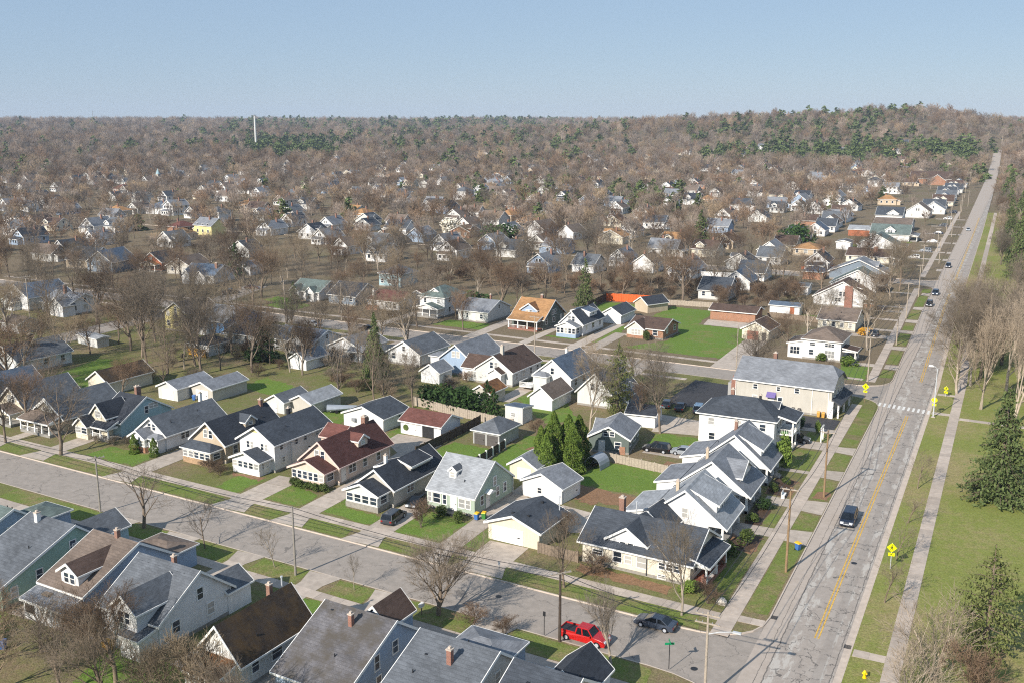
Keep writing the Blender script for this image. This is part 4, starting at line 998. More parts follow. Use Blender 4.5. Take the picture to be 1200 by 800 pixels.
for u in (-3, 0, 3): window(t, 'r', u, 9.45, 3.7, 1.0, 1.3); window(t, 'r', u, 9.45, 1.0, 1.0, 1.4)
for u in (-6, -2, 2, 6): window(t, 'b', u, 5.5, 1.2); window(t, 'b', u, 5.5, 3.8)
r, tr = roof_mesh(10.2, 0, 1.5, 10.6, 2.7, 'sx+', .8, .3); r.build('porch_roof', M['r_charcoal'], t); tr.build('roof_trim', M['trim_dark'], t)
for yy in (-5.1, 0, 5.1):
    m = MB(); m.box(10.6, 10.9, yy - .15, yy + .15, 0, 2.7); m.build('porch_post', M['trim'], t)
m = MB(); m.box(8.9, 9.9, -5.9, -5.52, 0, 3.3); m.build('corner_pilaster', M['trim'], t)
chimney(t, -3.6, 1.8, 8.0, 9.8, .7)
m = MB(); m.box(-10.6, -9.46, -4.5, -2.6, 0, 4.9); m.box(-10.4, -9.6, -4.2, -3.0, 4.9, 5.6); m.build('brick_stack', M['brickred'], t)
m = MB(); m.box(-11.9, -9.46, -2.4, 1.5, 0, 3.6); m.build('stair_shed', M['grey'], t)
# further along the avenue
t = house('white two storey house with brown hipped roof north of the second street', -38.4, 247.4, 8.8, 11.0, 4.8, 'hip', 2.3, 'white', 'taupe', -2, auto='', gw=0, oh=.45)
for u, z, w_, h_ in ((-2.2, 3.4, 1.2, .7), (1.8, 3.4, 2.1, .8), (-2.4, 1.2, 1.0, 1.2), (1.9, .9, 2.2, 1.6)): window(t, 'f', u, -5.5, z, w_, h_)
volume(t, -6.2, -1.5, 3.6, 7.6, 0, 3.4, 'sx-', .9, 'white', 'taupe', .35, 'wing_'); window(t, 'f', -6.3, -5.3, 1.0, 2.2, 1.7)
porch(t, 6.1, -2.2, 3.2, 4.6, 2.7, 'sx+', .5, 'white', 'brown', False, 'r', posts=2)
t = house('white bungalow with grey brown roof behind the two storey hipped house', -40.8, 285.0, 9.8, 12.0, 2.9, 'gx', 2.4, 'ivory', 'taupe', -2, auto='', gw=1)
for u in (-3.2, -.8, 1.4, 3.6): window(t, 'f', u, -6, 1.1, .8, 1.2)
t = house('white gabled house with tall red brick chimney on its south wall', -45.4, 321.8, 17.0, 10.6, 2.9, 'gy', 4.8, 'white', 'brown', 0, auto='', gw=2, oh=.4, cut=2.4)
m = MB(); m.box(.7, 3.0, -5.9, -5.31, 0, 6.6); m.build('chimney', M['brickred'], t)
for u in (-6.4, -2.6, -1.7, -.8): window(t, 'f', u, -5.3, 1.6, .7, 1.1)
volume(t, 7.6, -1.2, 3.0, 6.4, 0, 1.5, 'hip', .3, 'brick', 'brown', .1, 'porch_')
dormer(t, 'r', .5, 4.6, 4.2, 5.4, 's', 'brick', 'maroon', 1, 5.0, 1, 1.0)
t = house('white gabled house with pale green grey roof past the brick chimney house', -45.2, 351, 17.0, 10.5, 2.9, 'gy', 4.6, 'white', 'greengrey', 0, auto='', gw=2, cut=2.6)
dormer(t, 'r', 0, 5, 4.0, 5.2, 's', 'white', 'greengrey', 1, 5.4, 2, 1.2)
t = house('house with dusky purple gable and white rakes and grey roof', -48.6, 378.5, 20.0, 11, 2.9, 'gy', 4.4, 'slate', 'grey', 0, auto='', gw=1, cut=2.4)
dormer(t, 'r', 0, 5, 4.0, 5.2, 'g', 'slate', 'grey', 1, 6, 1, 1.2)
t = house('long low house with brown roof and brick chimney', -51.6, 427, 16.5, 12, 2.8, 'gx', 2.4, 'ivory', 'brown', -2, auto='f', sides=5, gw=1)
chimney(t, 2.4, -2.0, 3.4, 6.2, 1.4, 'brickred'); porch(t, 10.0, -3, 3.6, 5, 2.6, 'sx+', .4, 'ivory', 'brown', False, 'r', posts=2)
t = house('white gabled house with green grey roof and porch beside the white car', -53, 465, 16.0, 15, 3.4, 'gy', 4.3, 'white', 'greengrey', 0, auto='f', sides=2, gw=0)
porch(t, 9.8, 0, 3.6, 9, 2.7, 'sx+', .6, 'white', 'greengrey', False, 'r', posts=3)
t = house('white house with green grey roof and a white gabled dormer facing south', -53, 512, 17.5, 15, 3.2, 'gx', 4.0, 'white', 'greengrey', 0, auto='', gw=1)
dormer(t, 'f', 0, 4.2, 3.6, 5.2, 'g', 'white', 'greengrey', -1, -6.4, 2, 1.5); porch(t, 10.4, 0, 3.4, 12, 2.7, 'sx+', .6, 'white', 'grey', False, 'r', posts=3)
t = house('long pale house with flat taupe roof beyond the dormer house', -57, 560, 18, 20, 3.6, 'gx', 2.4, 'lightgrey', 'taupe', 0, auto='', gw=0)
t = house('white gabled house with charcoal roof beyond the flat taupe roof', -64, 606, 14, 16, 4, 'gx', 4.0, 'white', 'charcoal', 0, auto='f', sides=3, gw=1)
dormer(t, 'f', 2, 6, 3.6, 5, 'g', 'white', 'charcoal', 0, -7.6, 1, 2)
t = house('white house with taupe roof by the avenue beyond the gabled white house', -52, 640, 13, 18, 4, 'gy', 4.6, 'white', 'taupe', 0, auto='f', sides=2, gw=2)
garage('white shed with pale metal roof beside the board fence', -66.4, -58.6, 333, 339, 2.8, 'gx', .8, 'white', 'midgrey', 0, name='shed', cat='shed')
t = garage('white shed with grey roof and one rust coloured panel', -62.6, -54.0, 295, 300, 2.8, 'gx', .7, 'white', 'bluegrey', 0, name='shed', cat='shed'); m = MB(); m.box(1.6, 2.8, -2.62, -2.5, .1, 2.5); m.build('rust_panel', M['rust'], t)
garage('low brick garage with blue grey hipped roof beside the red car', -67, -60, 368, 376, 2.8, 'hip', 1.8, 'brick', 'bluegrey', 0)
garage('red garage with white roofed upper storey', -74, -63.5, 520, 530, 3.2, 'gx', 1.6, 'rust', 'lightgrey', 0)
garage('white carport shed with grey roof beside the small lawn', -70.5, -64.5, 462, 470, 3.2, 'gy', .8, 'white', 'midgrey', 0, name='carport', cat='carport')
house('brick bungalow with orange tiled hip roof among the trees', -78, 438, 11, 13, 3, 'hip', 2.2, 'tan', 'tan', 0, auto='f', sides=3, gw=0)

# houses that close the avenue row up to the far bend, and the row behind it
AVK = [('white', 'grey'), ('lightgrey', 'charcoal'), ('white', 'taupe'), ('cream', 'brown'), ('white', 'bluegrey'), ('white', 'midgrey'), ('tan', 'grey'), ('white', 'charcoal')]
for k, y in enumerate(range(668, 960, 23)):
    wl, rf = AVK[k % 8]; x = road_cx(y) - 25 + rnd.uniform(-2, 2)
    t = house(f'{dict(lightgrey="pale grey").get(wl, wl)} gabled house with {dict(bluegrey="slate", midgrey="dark grey").get(rf, rf)} roof in the far avenue row', x, y, 13, 12, 3.2, ('gy', 'gx')[k % 2], 4.0, wl, rf, 0, auto='f', sides=3, gw=1, group='houses of the far avenue row')
    t.location.z = gz(x, y)
    if k % 2: dormer(t, 'f', 0, 4, 3.6, 4.9, 'g', wl, rf, 0, -5.2, 2, 1.5)
for k, y in enumerate(range(316, 640, 22)):
    wl, rf = AVK[(k * 3 + 1) % 8]; x = -84 + rnd.uniform(-4, 4) - (y - 316) * .03
    if any((x - a) ** 2 + (y - b) ** 2 < 180 for a, b, r in HOUSE_FOOT) or S3(x) - 8 < y < N3(x) + 8: continue
    house(f'{dict(lightgrey="pale grey").get(wl, wl)} house with {dict(bluegrey="slate", midgrey="dark grey").get(rf, rf)} roof in the second row behind the avenue', x, y, 9.5, 12, 3.2, ('gx', 'gy')[k % 2], 3.4, wl, rf, 0, auto='f', sides=3, gw=1, group='houses behind the avenue row')
# ---- second street, north side
t = house('brick ranch house with brown roof and white front gable beside the big green lot', -83.8, 252.2, 9.6, 10.6, 2.7, 'gx', 1.9, 'brick', 'brown', -4, auto='r', sides=2, gw=0, oh=.5)
volume(t, -2.6, -4.0, 4.6, 5.0, 0, 2.7, 'gy', 1.7, 'ivory', 'brown', .5, 'wing_'); window(t, 'f', -2.3, -6.5, .9, 2.6, 1.4); window(t, 'f', 2.6, -5.3, 1.0, 1.2, 1.3)
m = MB(); m.box(-4.95, -.28, -6.56, -6.2, 0, .85); m.build('brick_skirt', M['brick'], t); steps(t, 'l', -4.2, -4.9, 1.4, 4)
garage('white double garage with charcoal roof between the orange fence and the brick ranch', -102.0, -96.2, 261.2, 271, 2.7, 'gy', 1.8, 'white', 'charcoal', -3, dr=('f', .3, 4.4, 2.2, 'garagedoor'), oh=.4)
t = house('white and blue house with grey roof and three dormers beside the long drive', -102.6, 247.6, 6.6, 13.0, 3.4, 'gy', 3.1, 'white', 'charcoal', -3, auto='r', sides=3, gw=2, oh=.4)
dormer(t, 'r', 1.2, 4.6, 4.4, 5.6, 's', 'white', 'bluegrey', 0, 2.7, 1, .7); dormer(t, 'l', 1.2, 4.6, 4.4, 5.6, 's', 'white', 'bluegrey', -2.7, 0, 1, .7)
porch(t, -.2, -7.9, 5.6, 2.8, 2.9, 'gy', 1.2, 'white', 'grey', True, 'f', 5, base='bluegrey')
t = house('bungalow with tan roof, large front dormer and dark green side wall', -117.0, 250.4, 9.8, 12.6, 3.0, 'gx', 4.3, 'darkgreen', 'tan', -3, auto='r', sides=3, gw=2, oh=.5)
dormer(t, 'f', -.4, 4.8, 3.8, 5.0, 'g', 'bluegrey', 'rusty', 0, -4.6, 2, 1.6, .4); porch(t, 0, -7.7, 9.0, 3.0, 2.8, 'sy-', .9, 'tan', 'tan', False, 'f', base='brickred', posts=4); chimney(t, .6, 1.2, 6.4, 8.2, .7)
t = house('low grey ranch house with grey hipped roof and white front wall', -135.0, 252.2, 9.8, 12.6, 3.0, 'gx', 2.5, 'lightgrey', 'grey', -3, auto='', gw=1, oh=.35)
for u, w_ in ((-3.6, .9), (-1.9, .6), (2.8, .9)): window(t, 'f', u, -6.3, 1.1, w_, 1.2)
door(t, 'f', .4, -6.3, .3); chimney(t, .4, 3, 4.6, 6.4, .5)
t = house('white foursquare house with grey hipped roof and small front dormer', -149.8, 253.6, 8.6, 11.0, 5.6, 'hip', 2.7, 'white', 'greengrey', -3, auto='r', sides=2, floors=2, gw=0, oh=.5)
for u in (-2.4, 2.2): window(t, 'f', u, -5.5, 3.8, .8, 1.2)
dormer(t, 'f', 0, 2.2, 6.0, 7.2, 'g', 'white', 'greengrey', -1.0, -4.0, 2, .7, .35, .6); porch(t, 0, -7.2, 8.0, 3.2, 2.8, 'gy', 1.2, 'white', 'greengrey', False, 'f', posts=4)
t = house('long white ranch house with red roof and orange brick porch corner', -167.3, 255.2, 11.6, 12.6, 3.0, 'gx', 2.0, 'white', 'red', -3, auto='r', sides=2, gw=0, oh=.5)
for u, w_ in ((-3.2, 1.6), (1.2, .9), (2.6, .9), (4.2, .9)): window(t, 'f', u, -6.3, 1.1, w_, 1.3)
m = MB(); m.box(-5.9, -1.6, -7.6, -6.32, 0, 1.3); m.build('brick_porch', M['brick'], t); chimney(t, -5.2, -4, 3, 5.6, .7, 'trim'); volume(t, 4.2, 7.6, 8.0, 4.0, 0, 3.0, 'gy', 1.6, 'slate', 'maroon', .4, 'wing_')
house('square house with dark green grey hipped roof behind the red roofed ranch', -189.5, 291, 9, 10, 4.6, 'hip', 2.6, 'teal', 'midgrey', -3, auto='f', sides=3, gw=0)
t = house('black roofed house in shadow west of the red roofed ranch', -184, 257, 10.5, 12, 3.0, 'gx', 3.2, 'slate', 'black', -3, auto='f', sides=3, gw=1)
t = house('white house with teal grey roof and twin front gables', -199.4, 258, 11.5, 11, 3.0, 'gx', 2.8, 'white', 'greengrey', -3, auto='', gw=1)
volume(t, -3, -5.4, 3.6, 3.6, 0, 3, 'gy', 1.8, 'white', 'greengrey', .3, 'wing_'); window(t, 'f', -3, -7.2, 1, 1.4, 1.5); volume(t, 3, -5.2, 3.2, 3, 0, 3, 'gy', 1.5, 'white', 'greengrey', .3, 'wing_'); window(t, 'f', 3, -6.7, 1, 1.4, 1.5)
garage('long low brick garage with brown roof and two wide doors beyond the green lot', -76.0, -63.0, 279.4, 287, 2.8, 'gx', 1.2, 'brick', 'brown', -2, name='garage', oh=.5)
t = garage('tan garage with brown door at the east end of the green lot', -61.2, -54.2, 257.4, 266.5, 2.8, 'gy', 1.9, 'ivory', 'brown', -4, dr=('f', -.6, 3.0, 2.3, 'doorbrown'), oh=.4); door(t, 'f', 2.4, -4.55, .05, .9, 2.0, 'doordark')
garage('dark roofed shed behind the brick ranch', -98.6, -92.8, 281, 289, 2.6, 'gy', 1.8, 'tan', 'black', -30, name='shed', cat='shed')
# ---- second street, south side (backs towards the camera)
t = house('grey white house with dark roof and tall pale chimney behind the tan garage', -97.6, 193.6, 9.2, 13.0, 3.2, 'gy', 3.1, 'lightgrey', 'brown', -3, auto='r', sides=4, gw=2, oh=.3)
volume(t, -5.6, -2.6, 5.6, 6.6, 0, 2.9, 'gx', 2.2, 'white', 'brown', .3, 'wing_'); window(t, 'f', -5.8, -5.9, 1.0, 2.4, 1.2); chimney(t, .3, -3.4, 4.5, 8.0, .7, 'greige'); volume(t, 1.2, -7.0, 3.2, 2.6, 0, 3.0, 'gy', 1.0, 'white', 'brown', .25, 'porch_')
t = house('white gabled house with deck and small bay behind the pale blue shed', -84.2, 194.6, 8.8, 13.0, 3.2, 'gy', 3.5, 'white', 'bluegrey', -3, auto='r', sides=3, gw=1, oh=.3)
volume(t, -2.0, -7.2, 3.2, 2.4, 0, 3.3, 'hip', .9, 'lightgrey', 'grey', .2, 'bay_'); chimney(t, -.4, 1, 5.4, 7.6, .5, 'trim')
m = MB(); m.box(-6.5, -3.6, -9.2, -5.4, .75, .9); m.build('deck', M['trim'], t)
m = MB(); m.box(-6.5, -3.6, -9.2, -9.1, 1.75, 1.85); m.box(-6.5, -6.4, -9.2, -5.4, 1.75, 1.85)
for k in range(11): m.box(-6.5 + k * .28, -6.42 + k * .28, -9.18, -9.12, .9, 1.75)
m.build('deck_railing', M['trim'], t)
garage('white garage with weathered brown grey roof behind the white deck house', -83.0, -78.0, 174.2, 182.5, 2.6, 'gy', 2.0, 'white', 'taupe', -3)
t = house('pale shingled house half hidden behind the tall thin pine', -71.6, 186.4, 7.6, 11.5, 3.0, 'gy', 3.8, 'lightgrey', 'midgrey', -3, auto='r', sides=3, gw=2); volume(t, 4.6, 0, 4, 7, 0, 2.8, 'sx+', .8, 'slate', 'midgrey', .3, 'wing_')
garage('low white garage with dark roof in the shade beside the car park', -62.2, -56.8, 172, 178, 2.4, 'gx', 1.1, 'white', 'black', 6)
t = house('blue vinyl sided house with grey roof behind the bare scrub', -109.2, 197.4, 8.4, 13.0, 3.6, 'gy', 3.2, 'bluegrey', 'grey', -3, auto='r', sides=3, gw=2)
t = house('white house with grey roof behind the tall spruce', -124.6, 199.4, 9, 12, 3.0, 'gy', 2.6, 'white', 'midgrey', -3, auto='f', sides=3, gw=1)
garage('white gabled shed just right of the tall spruce', -113.2, -108.4, 182, 187, 2.6, 'gy', 1.6, 'white', 'grey', -3, name='shed', cat='shed')
garage('square white shed among the bare scrub', -117.4, -113.4, 193, 197, 3.2, 'hip', .6, 'white', 'grey', -3, name='shed', cat='shed')
t = house('white gabled house with charcoal roof left of the tall spruce', -140.6, 197.4, 9.4, 10.5, 3.0, 'gy', 2.2, 'white', 'grey', -3, auto='f', sides=3, gw=0); volume(t, 4.0, -4.6, 3.6, 3.0, 0, 2.6, 'gx', 1.2, 'white', 'grey', .3, 'wing_'); chimney(t, 2, 2, 3.6, 5.6, .6)
t = house('white house with grey roof and small rear porch', -156.4, 197.8, 13.0, 10.6, 2.9, 'gx', 2.2, 'white', 'bluegrey', -3, auto='f', sides=4, gw=1); volume(t, 2.0, -4.2, 5, 4.2, 0, 2.8, 'gy', 1.8, 'white', 'grey', .3, 'wing_')
garage('small white garage with grey roof behind the grey roofed white house', -146.6, -141.8, 179, 186.5, 2.5, 'gy', 1.5, 'white', 'grey', -3)
t = house('low house with black roof beside the bright blue house', -171.4, 198.4, 15.0, 11.4, 2.8, 'gx', 1.8, 'lightgrey', 'black', -3, auto='f', sides=5, gw=0); m = MB(); m.box(-1.6, 0.1, -2.4, -1.2, 3, 4.9); m.build('chimney', M['trim_dark'], t)
t = house('bright blue house with grey roof', -190.0, 207.4, 9.8, 14.5, 3.6, 'gx', 2.8, 'blue', 'grey', -3, auto='r', sides=2, gw=1); volume(t, -1.6, -8.2, 6.0, 3.2, 0, 3.0, 'sy-', .5, 'white', 'grey', .3, 'wing_')
garage('dark hipped garage with pale wall behind the orange boards', -178.6, -171.8, 180, 187, 2.6, 'hip', 1.8, 'lightgrey', 'black', -3)
house('pale yellow house glimpsed behind the tall bare trees', -200.6, 204, 8.4, 11, 5.2, 'gy', 2.6, 'yellow', 'taupe', -3, auto='f', sides=3, floors=2, gw=1)
# ---- west of the middle: houses beside the second north-south street
t = house('white house with slate roof and tall gable at the left of the picture', -267, 208, 12.5, 14, 4.0, 'gy', 3.4, 'white', 'bluegrey', -6, auto='r', sides=3, gw=2); porch(t, -1, -8.2, 6, 2.6, 2.8, 'gy', 1.2, 'white', 'bluegrey', True, 'f', 4)
t = house('white cross gabled house with grey roof and brick chimney beside the slate roofed one', -250.4, 206.4, 13.0, 11, 3.2, 'gx', 2.6, 'white', 'grey', -6, auto='r', sides=3, gw=1); volume(t, 3.6, -5.6, 6.4, 4.0, 0, 3.2, 'gy', 2.2, 'white', 'grey', .3, 'wing_'); chimney(t, -1.2, -1, 5, 7.8, .8)
garage('low white garage with taupe roof in front of the cross gabled house', -243.4, -235, 177, 184, 2.5, 'gx', 1.4, 'white', 'taupe', -8)
t = house('white gabled house with dark grey roof at the left below the white garage', -201.0, 153.4, 10.0, 13.5, 3.2, 'gy', 3.0, 'white', 'midgrey', -5, auto='r', sides=3, gw=2); chimney(t, 1.6, -1, 4.4, 8.0, .9, 'darkmetal')
garage('long low white storage box in the yard behind the barn garage', -212.6, -203.2, 175.2, 178.4, 2.2, 'gx', .3, 'lightgrey', 'lightgrey', -12, name='storage_box', cat='storage shed')
t = house('white gabled house with steep grey roof and dark porch north of the junction', -306, 272, 11, 14, 4.2, 'gy', 4.0, 'slate', 'bluegrey', 10, auto='f', sides=3, gw=2); dormer(t, 'f', 0, 4, 4, 6, 'g', 'white', 'bluegrey', -2, -6.4, 2, 1.4)
house('dark roofed house left of the steep grey gable', -322, 276, 12, 13, 3.6, 'gx', 4.0, 'tan', 'charcoal', 10, auto='f', sides=3, gw=1)
t = house('cream house with orange gable trim beside the steep grey gable', -292, 283, 9, 12, 3.6, 'gy', 3.4, 'rust', 'charcoal', 10, auto='f', sides=3, gw=1); porch(t, 0, -7.4, 7, 2.8, 2.8, 'gy', 1.4, 'cream', 'tan', False, 'f')
house('taupe roofed cottage with white gable beyond the orange trimmed house', -277, 282, 10, 13, 3.2, 'gy', 3.0, 'greige', 'taupe', 10, auto='f', sides=2, gw=1)
t = house('white cottage with slate roof and brick chimney beside the dark pickup', -254, 268, 13, 12, 3.2, 'gx', 3.0, 'white', 'bluegrey', 6, auto='f', sides=3, gw=1); volume(t, -4, -5.8, 4, 3, 0, 3, 'gy', 1.8, 'white', 'bluegrey', .3, 'wing_'); volume(t, 1.5, -5.6, 4, 3, 0, 3, 'gy', 1.6, 'white', 'bluegrey', .3, 'wing_'); chimney(t, 5, -2, 4, 7, .9)
garage('small white shed beside a dark conifer north of the slate roofed cottage', -259, -250, 285, 292, 3, 'gy', 1.6, 'white', 'grey', 0, name='shed', cat='shed')

# ---- south side of the cross street (backs towards the camera, ridges along the street)
def south_house(label, x0, x1, yb, yf, h, ridge_y, ridge_z, wall, roofm, **k):
    return house(label, (x0 + x1) / 2, (yb + yf) / 2, x1 - x0, yf - yb, h, 'gx', ridge_z - h, wall, roofm, -3.4, gw=1, oh=.35, ro=ridge_y - (yb + yf) / 2, **k)
def front_wing(t, u, w_, y0, y1, h, rise, wall, roofm, kind='gy', name='wing_'):
    volume(t, u, (y0 + y1) / 2, w_, y1 - y0, 0, h, kind, rise, wall, roofm, .3, name)
    if kind == 'gy': window(t, 'b', u, y1, 1.0, 1.6, 1.3)
t = south_house('pale blue house with moss green roof at the left edge south of the street', -121, -112.2, 71, 86, 3.2, 80.6, 7.0, 'bluegrey', 'greengrey', auto='', )
front_wing(t, -1.4, 5.4, 7.0, 12.5, 2.7, 1.0, 'bluegrey', 'greengrey', 'hip'); window(t, 'r', 1.5, 4.4, 3.4, .7, 1.4)
t = south_house('sea green house with grey roof and white chimney', -108.8, -100.8, 70.2, 85.4, 3.0, 80.4, 7.0, 'green', 'midgrey', auto='')
front_wing(t, -2.2, 5.4, 7.2, 13.2, 2.5, 1.7, 'teal', 'midgrey'); chimney(t, -1.6, 1.6, 6.0, 7.9, .55, 'trim'); vents(t, [(-.6, -2.6, 4.8), (1.8, -2.4, 4.9), (-2.2, 1.4, 6.4)])
for u, z in ((-6.0, 1.1), (-2.6, 2.0), (2.2, 3.9)): window(t, 'r', u, 4.0, z, .8, 1.3)
volume(t, -2.2, -8.4, 3.4, 1.6, 0, 2.7, 'sy-', .4, 'white', 'grey', .2, 'porch_'); window(t, 'f', -2.9, -9.2, .9, .7, 1.5); window(t, 'f', -1.7, -9.2, .9, .7, 1.5)
t = south_house('white house with taupe brown roof and a white gabled rear dormer', -97.0, -89.6, 72.2, 85.2, 3.6, 80, 7.0, 'bluegrey', 'taupe', auto='')
dormer(t, 'f', .6, 3.0, 3.8, 5.5, 'g', 'white', 'brown', .4, -5.8, 2, 1.0, .35); front_wing(t, -.8, 6.4, 6.2, 11.2, 2.8, .9, 'bluegrey', 'taupe', 'hip')
volume(t, -.3, -7.6, 7.2, 2.4, 0, 2.5, 'sy-', .6, 'white', 'grey', .35, 'porch_')
for k in range(4): window(t, 'f', -.2 + k * .85, -8.8, 1.2, .5, .9)
m = MB(); m.box(-3.6, -2.0, -8.9, -8.78, .9, 2.1); m.build('porch_shade_panel', M['darkwood'], t); chimney(t, .4, 1.2, 6.0, 8.0, .5)  # dark panel on the porch wall paints the shade inside its opening
m = MB(); m.box(-1.8, -.6, -7.9, -7.3, 2.95, 3.2); m.build('roof_boards', M['wood'], t)
t = south_house('white house with grey roof, five roof vents and a tall cream rear gable', -86.8, -77.6, 71.6, 82.2, 3.3, 77.5, 7.0, 'white', 'midgrey', auto='')
volume(t, 1.4, -4.0, 3.8, 6.0, 0, 5.0, 'gy', 1.6, 'white', 'midgrey', .35, 'wing_', gable='cream'); window(t, 'f', .9, -7.0, 3.4, .7, 1.3); window(t, 'f', 1.9, -7.0, 3.4, .7, 1.3); window(t, 'f', 1.4, -7.0, 1.1, 1.6, 1.2)
vents(t, [(-3.6, 0, 6.5), (-2.6, 0, 6.5), (-.8, 0, 6.5), (2.0, 0, 6.5), (3.2, 0, 6.5)]); chimney(t, .6, .8, 6.2, 7.8, .45)
volume(t, 2.6, 6.4, 4.2, 3.6, 0, 2.8, 'gy', 1.4, 'white', 'midgrey', .3, 'porch_'); window(t, 'r', -3, 4.6, 1.3); window(t, 'r', 2, 4.6, 1.3)
volume(t, 3.0, -6.4, 3.0, 3.0, 0, 2.4, 'sy-', .5, 'white', 'midgrey', .2, 'shed_'); m = MB(); m.box(-1.4, -.4, -8.0, -7.2, 0, 1.0); m.build('rear_bin', M['tanbin'], t)
t = house('white house with dark brown roof and tan rear porch roof', -67.4, 74.6, 5.9, 10.4, 3.2, 'gy', 3.3, 'lightgrey', 'mossy', -3.4, auto='r', sides=3, gw=1, oh=.4, trim='trim')
volume(t, .2, -6.5, 4.6, 2.8, 0, 2.5, 'sy-', .6, 'white', 'rusty', .35, 'porch_'); chimney(t, -.9, 3.2, 5.4, 7.2, .5); pipes(t, [(-.4, 4.6, 6, 7.6)])
t = south_house('white house with weathered mottled grey roof and red brick chimney', -60.4, -51.9, 69.4, 83.0, 3.2, 77.6, 7.0, 'bluegrey', 'weather', auto='')
volume(t, -1.4, 7.6, 3.6, 4.4, 0, 3.6, 'gy', 1.8, 'bluegrey', 'brown', .3, 'wing_'); chimney(t, .2, -.4, 5.4, 7.5, .45, 'brickred'); vents(t, [(2.4, .3, 6.2), (-3, .6, 6.6)])
for u, z in ((-1.6, 3.2), (-1.4, .9), (2.6, .9)): window(t, 'r', u, 4.25, z, .7, 1.5)
t = south_house('pale blue house with smooth grey roof and one brick chimney', -48.4, -40.0, 67.6, 82.2, 3.2, 76.9, 7.0, 'lightgrey', 'midgrey', auto='')
volume(t, -1.2, 8.6, 6.4, 5.6, 0, 2.8, 'hip', 1.1, 'bluegrey', 'grey', .3, 'wing_'); chimney(t, .6, -.6, 5.4, 7.5, .5, 'brickred'); vents(t, [(-2.2, -.4, 6.0)])
for u, z in ((-1.6, 3.4), (1.8, 1.2)): window(t, 'r', u, 4.2, z, .7, 1.4)
t = south_house('house with ribbed charcoal roof nearest the avenue corner', -37.6, -31.2, 67.4, 81.8, 3.2, 76.0, 7.0, 'lightgrey', 'charcoal', auto='')
volume(t, -.2, 7.8, 4.6, 5.6, 0, 3.0, 'gy', 2.0, 'white', 'black', .3, 'wing_'); vents(t, [(-1.0, -.6, 6.2)])

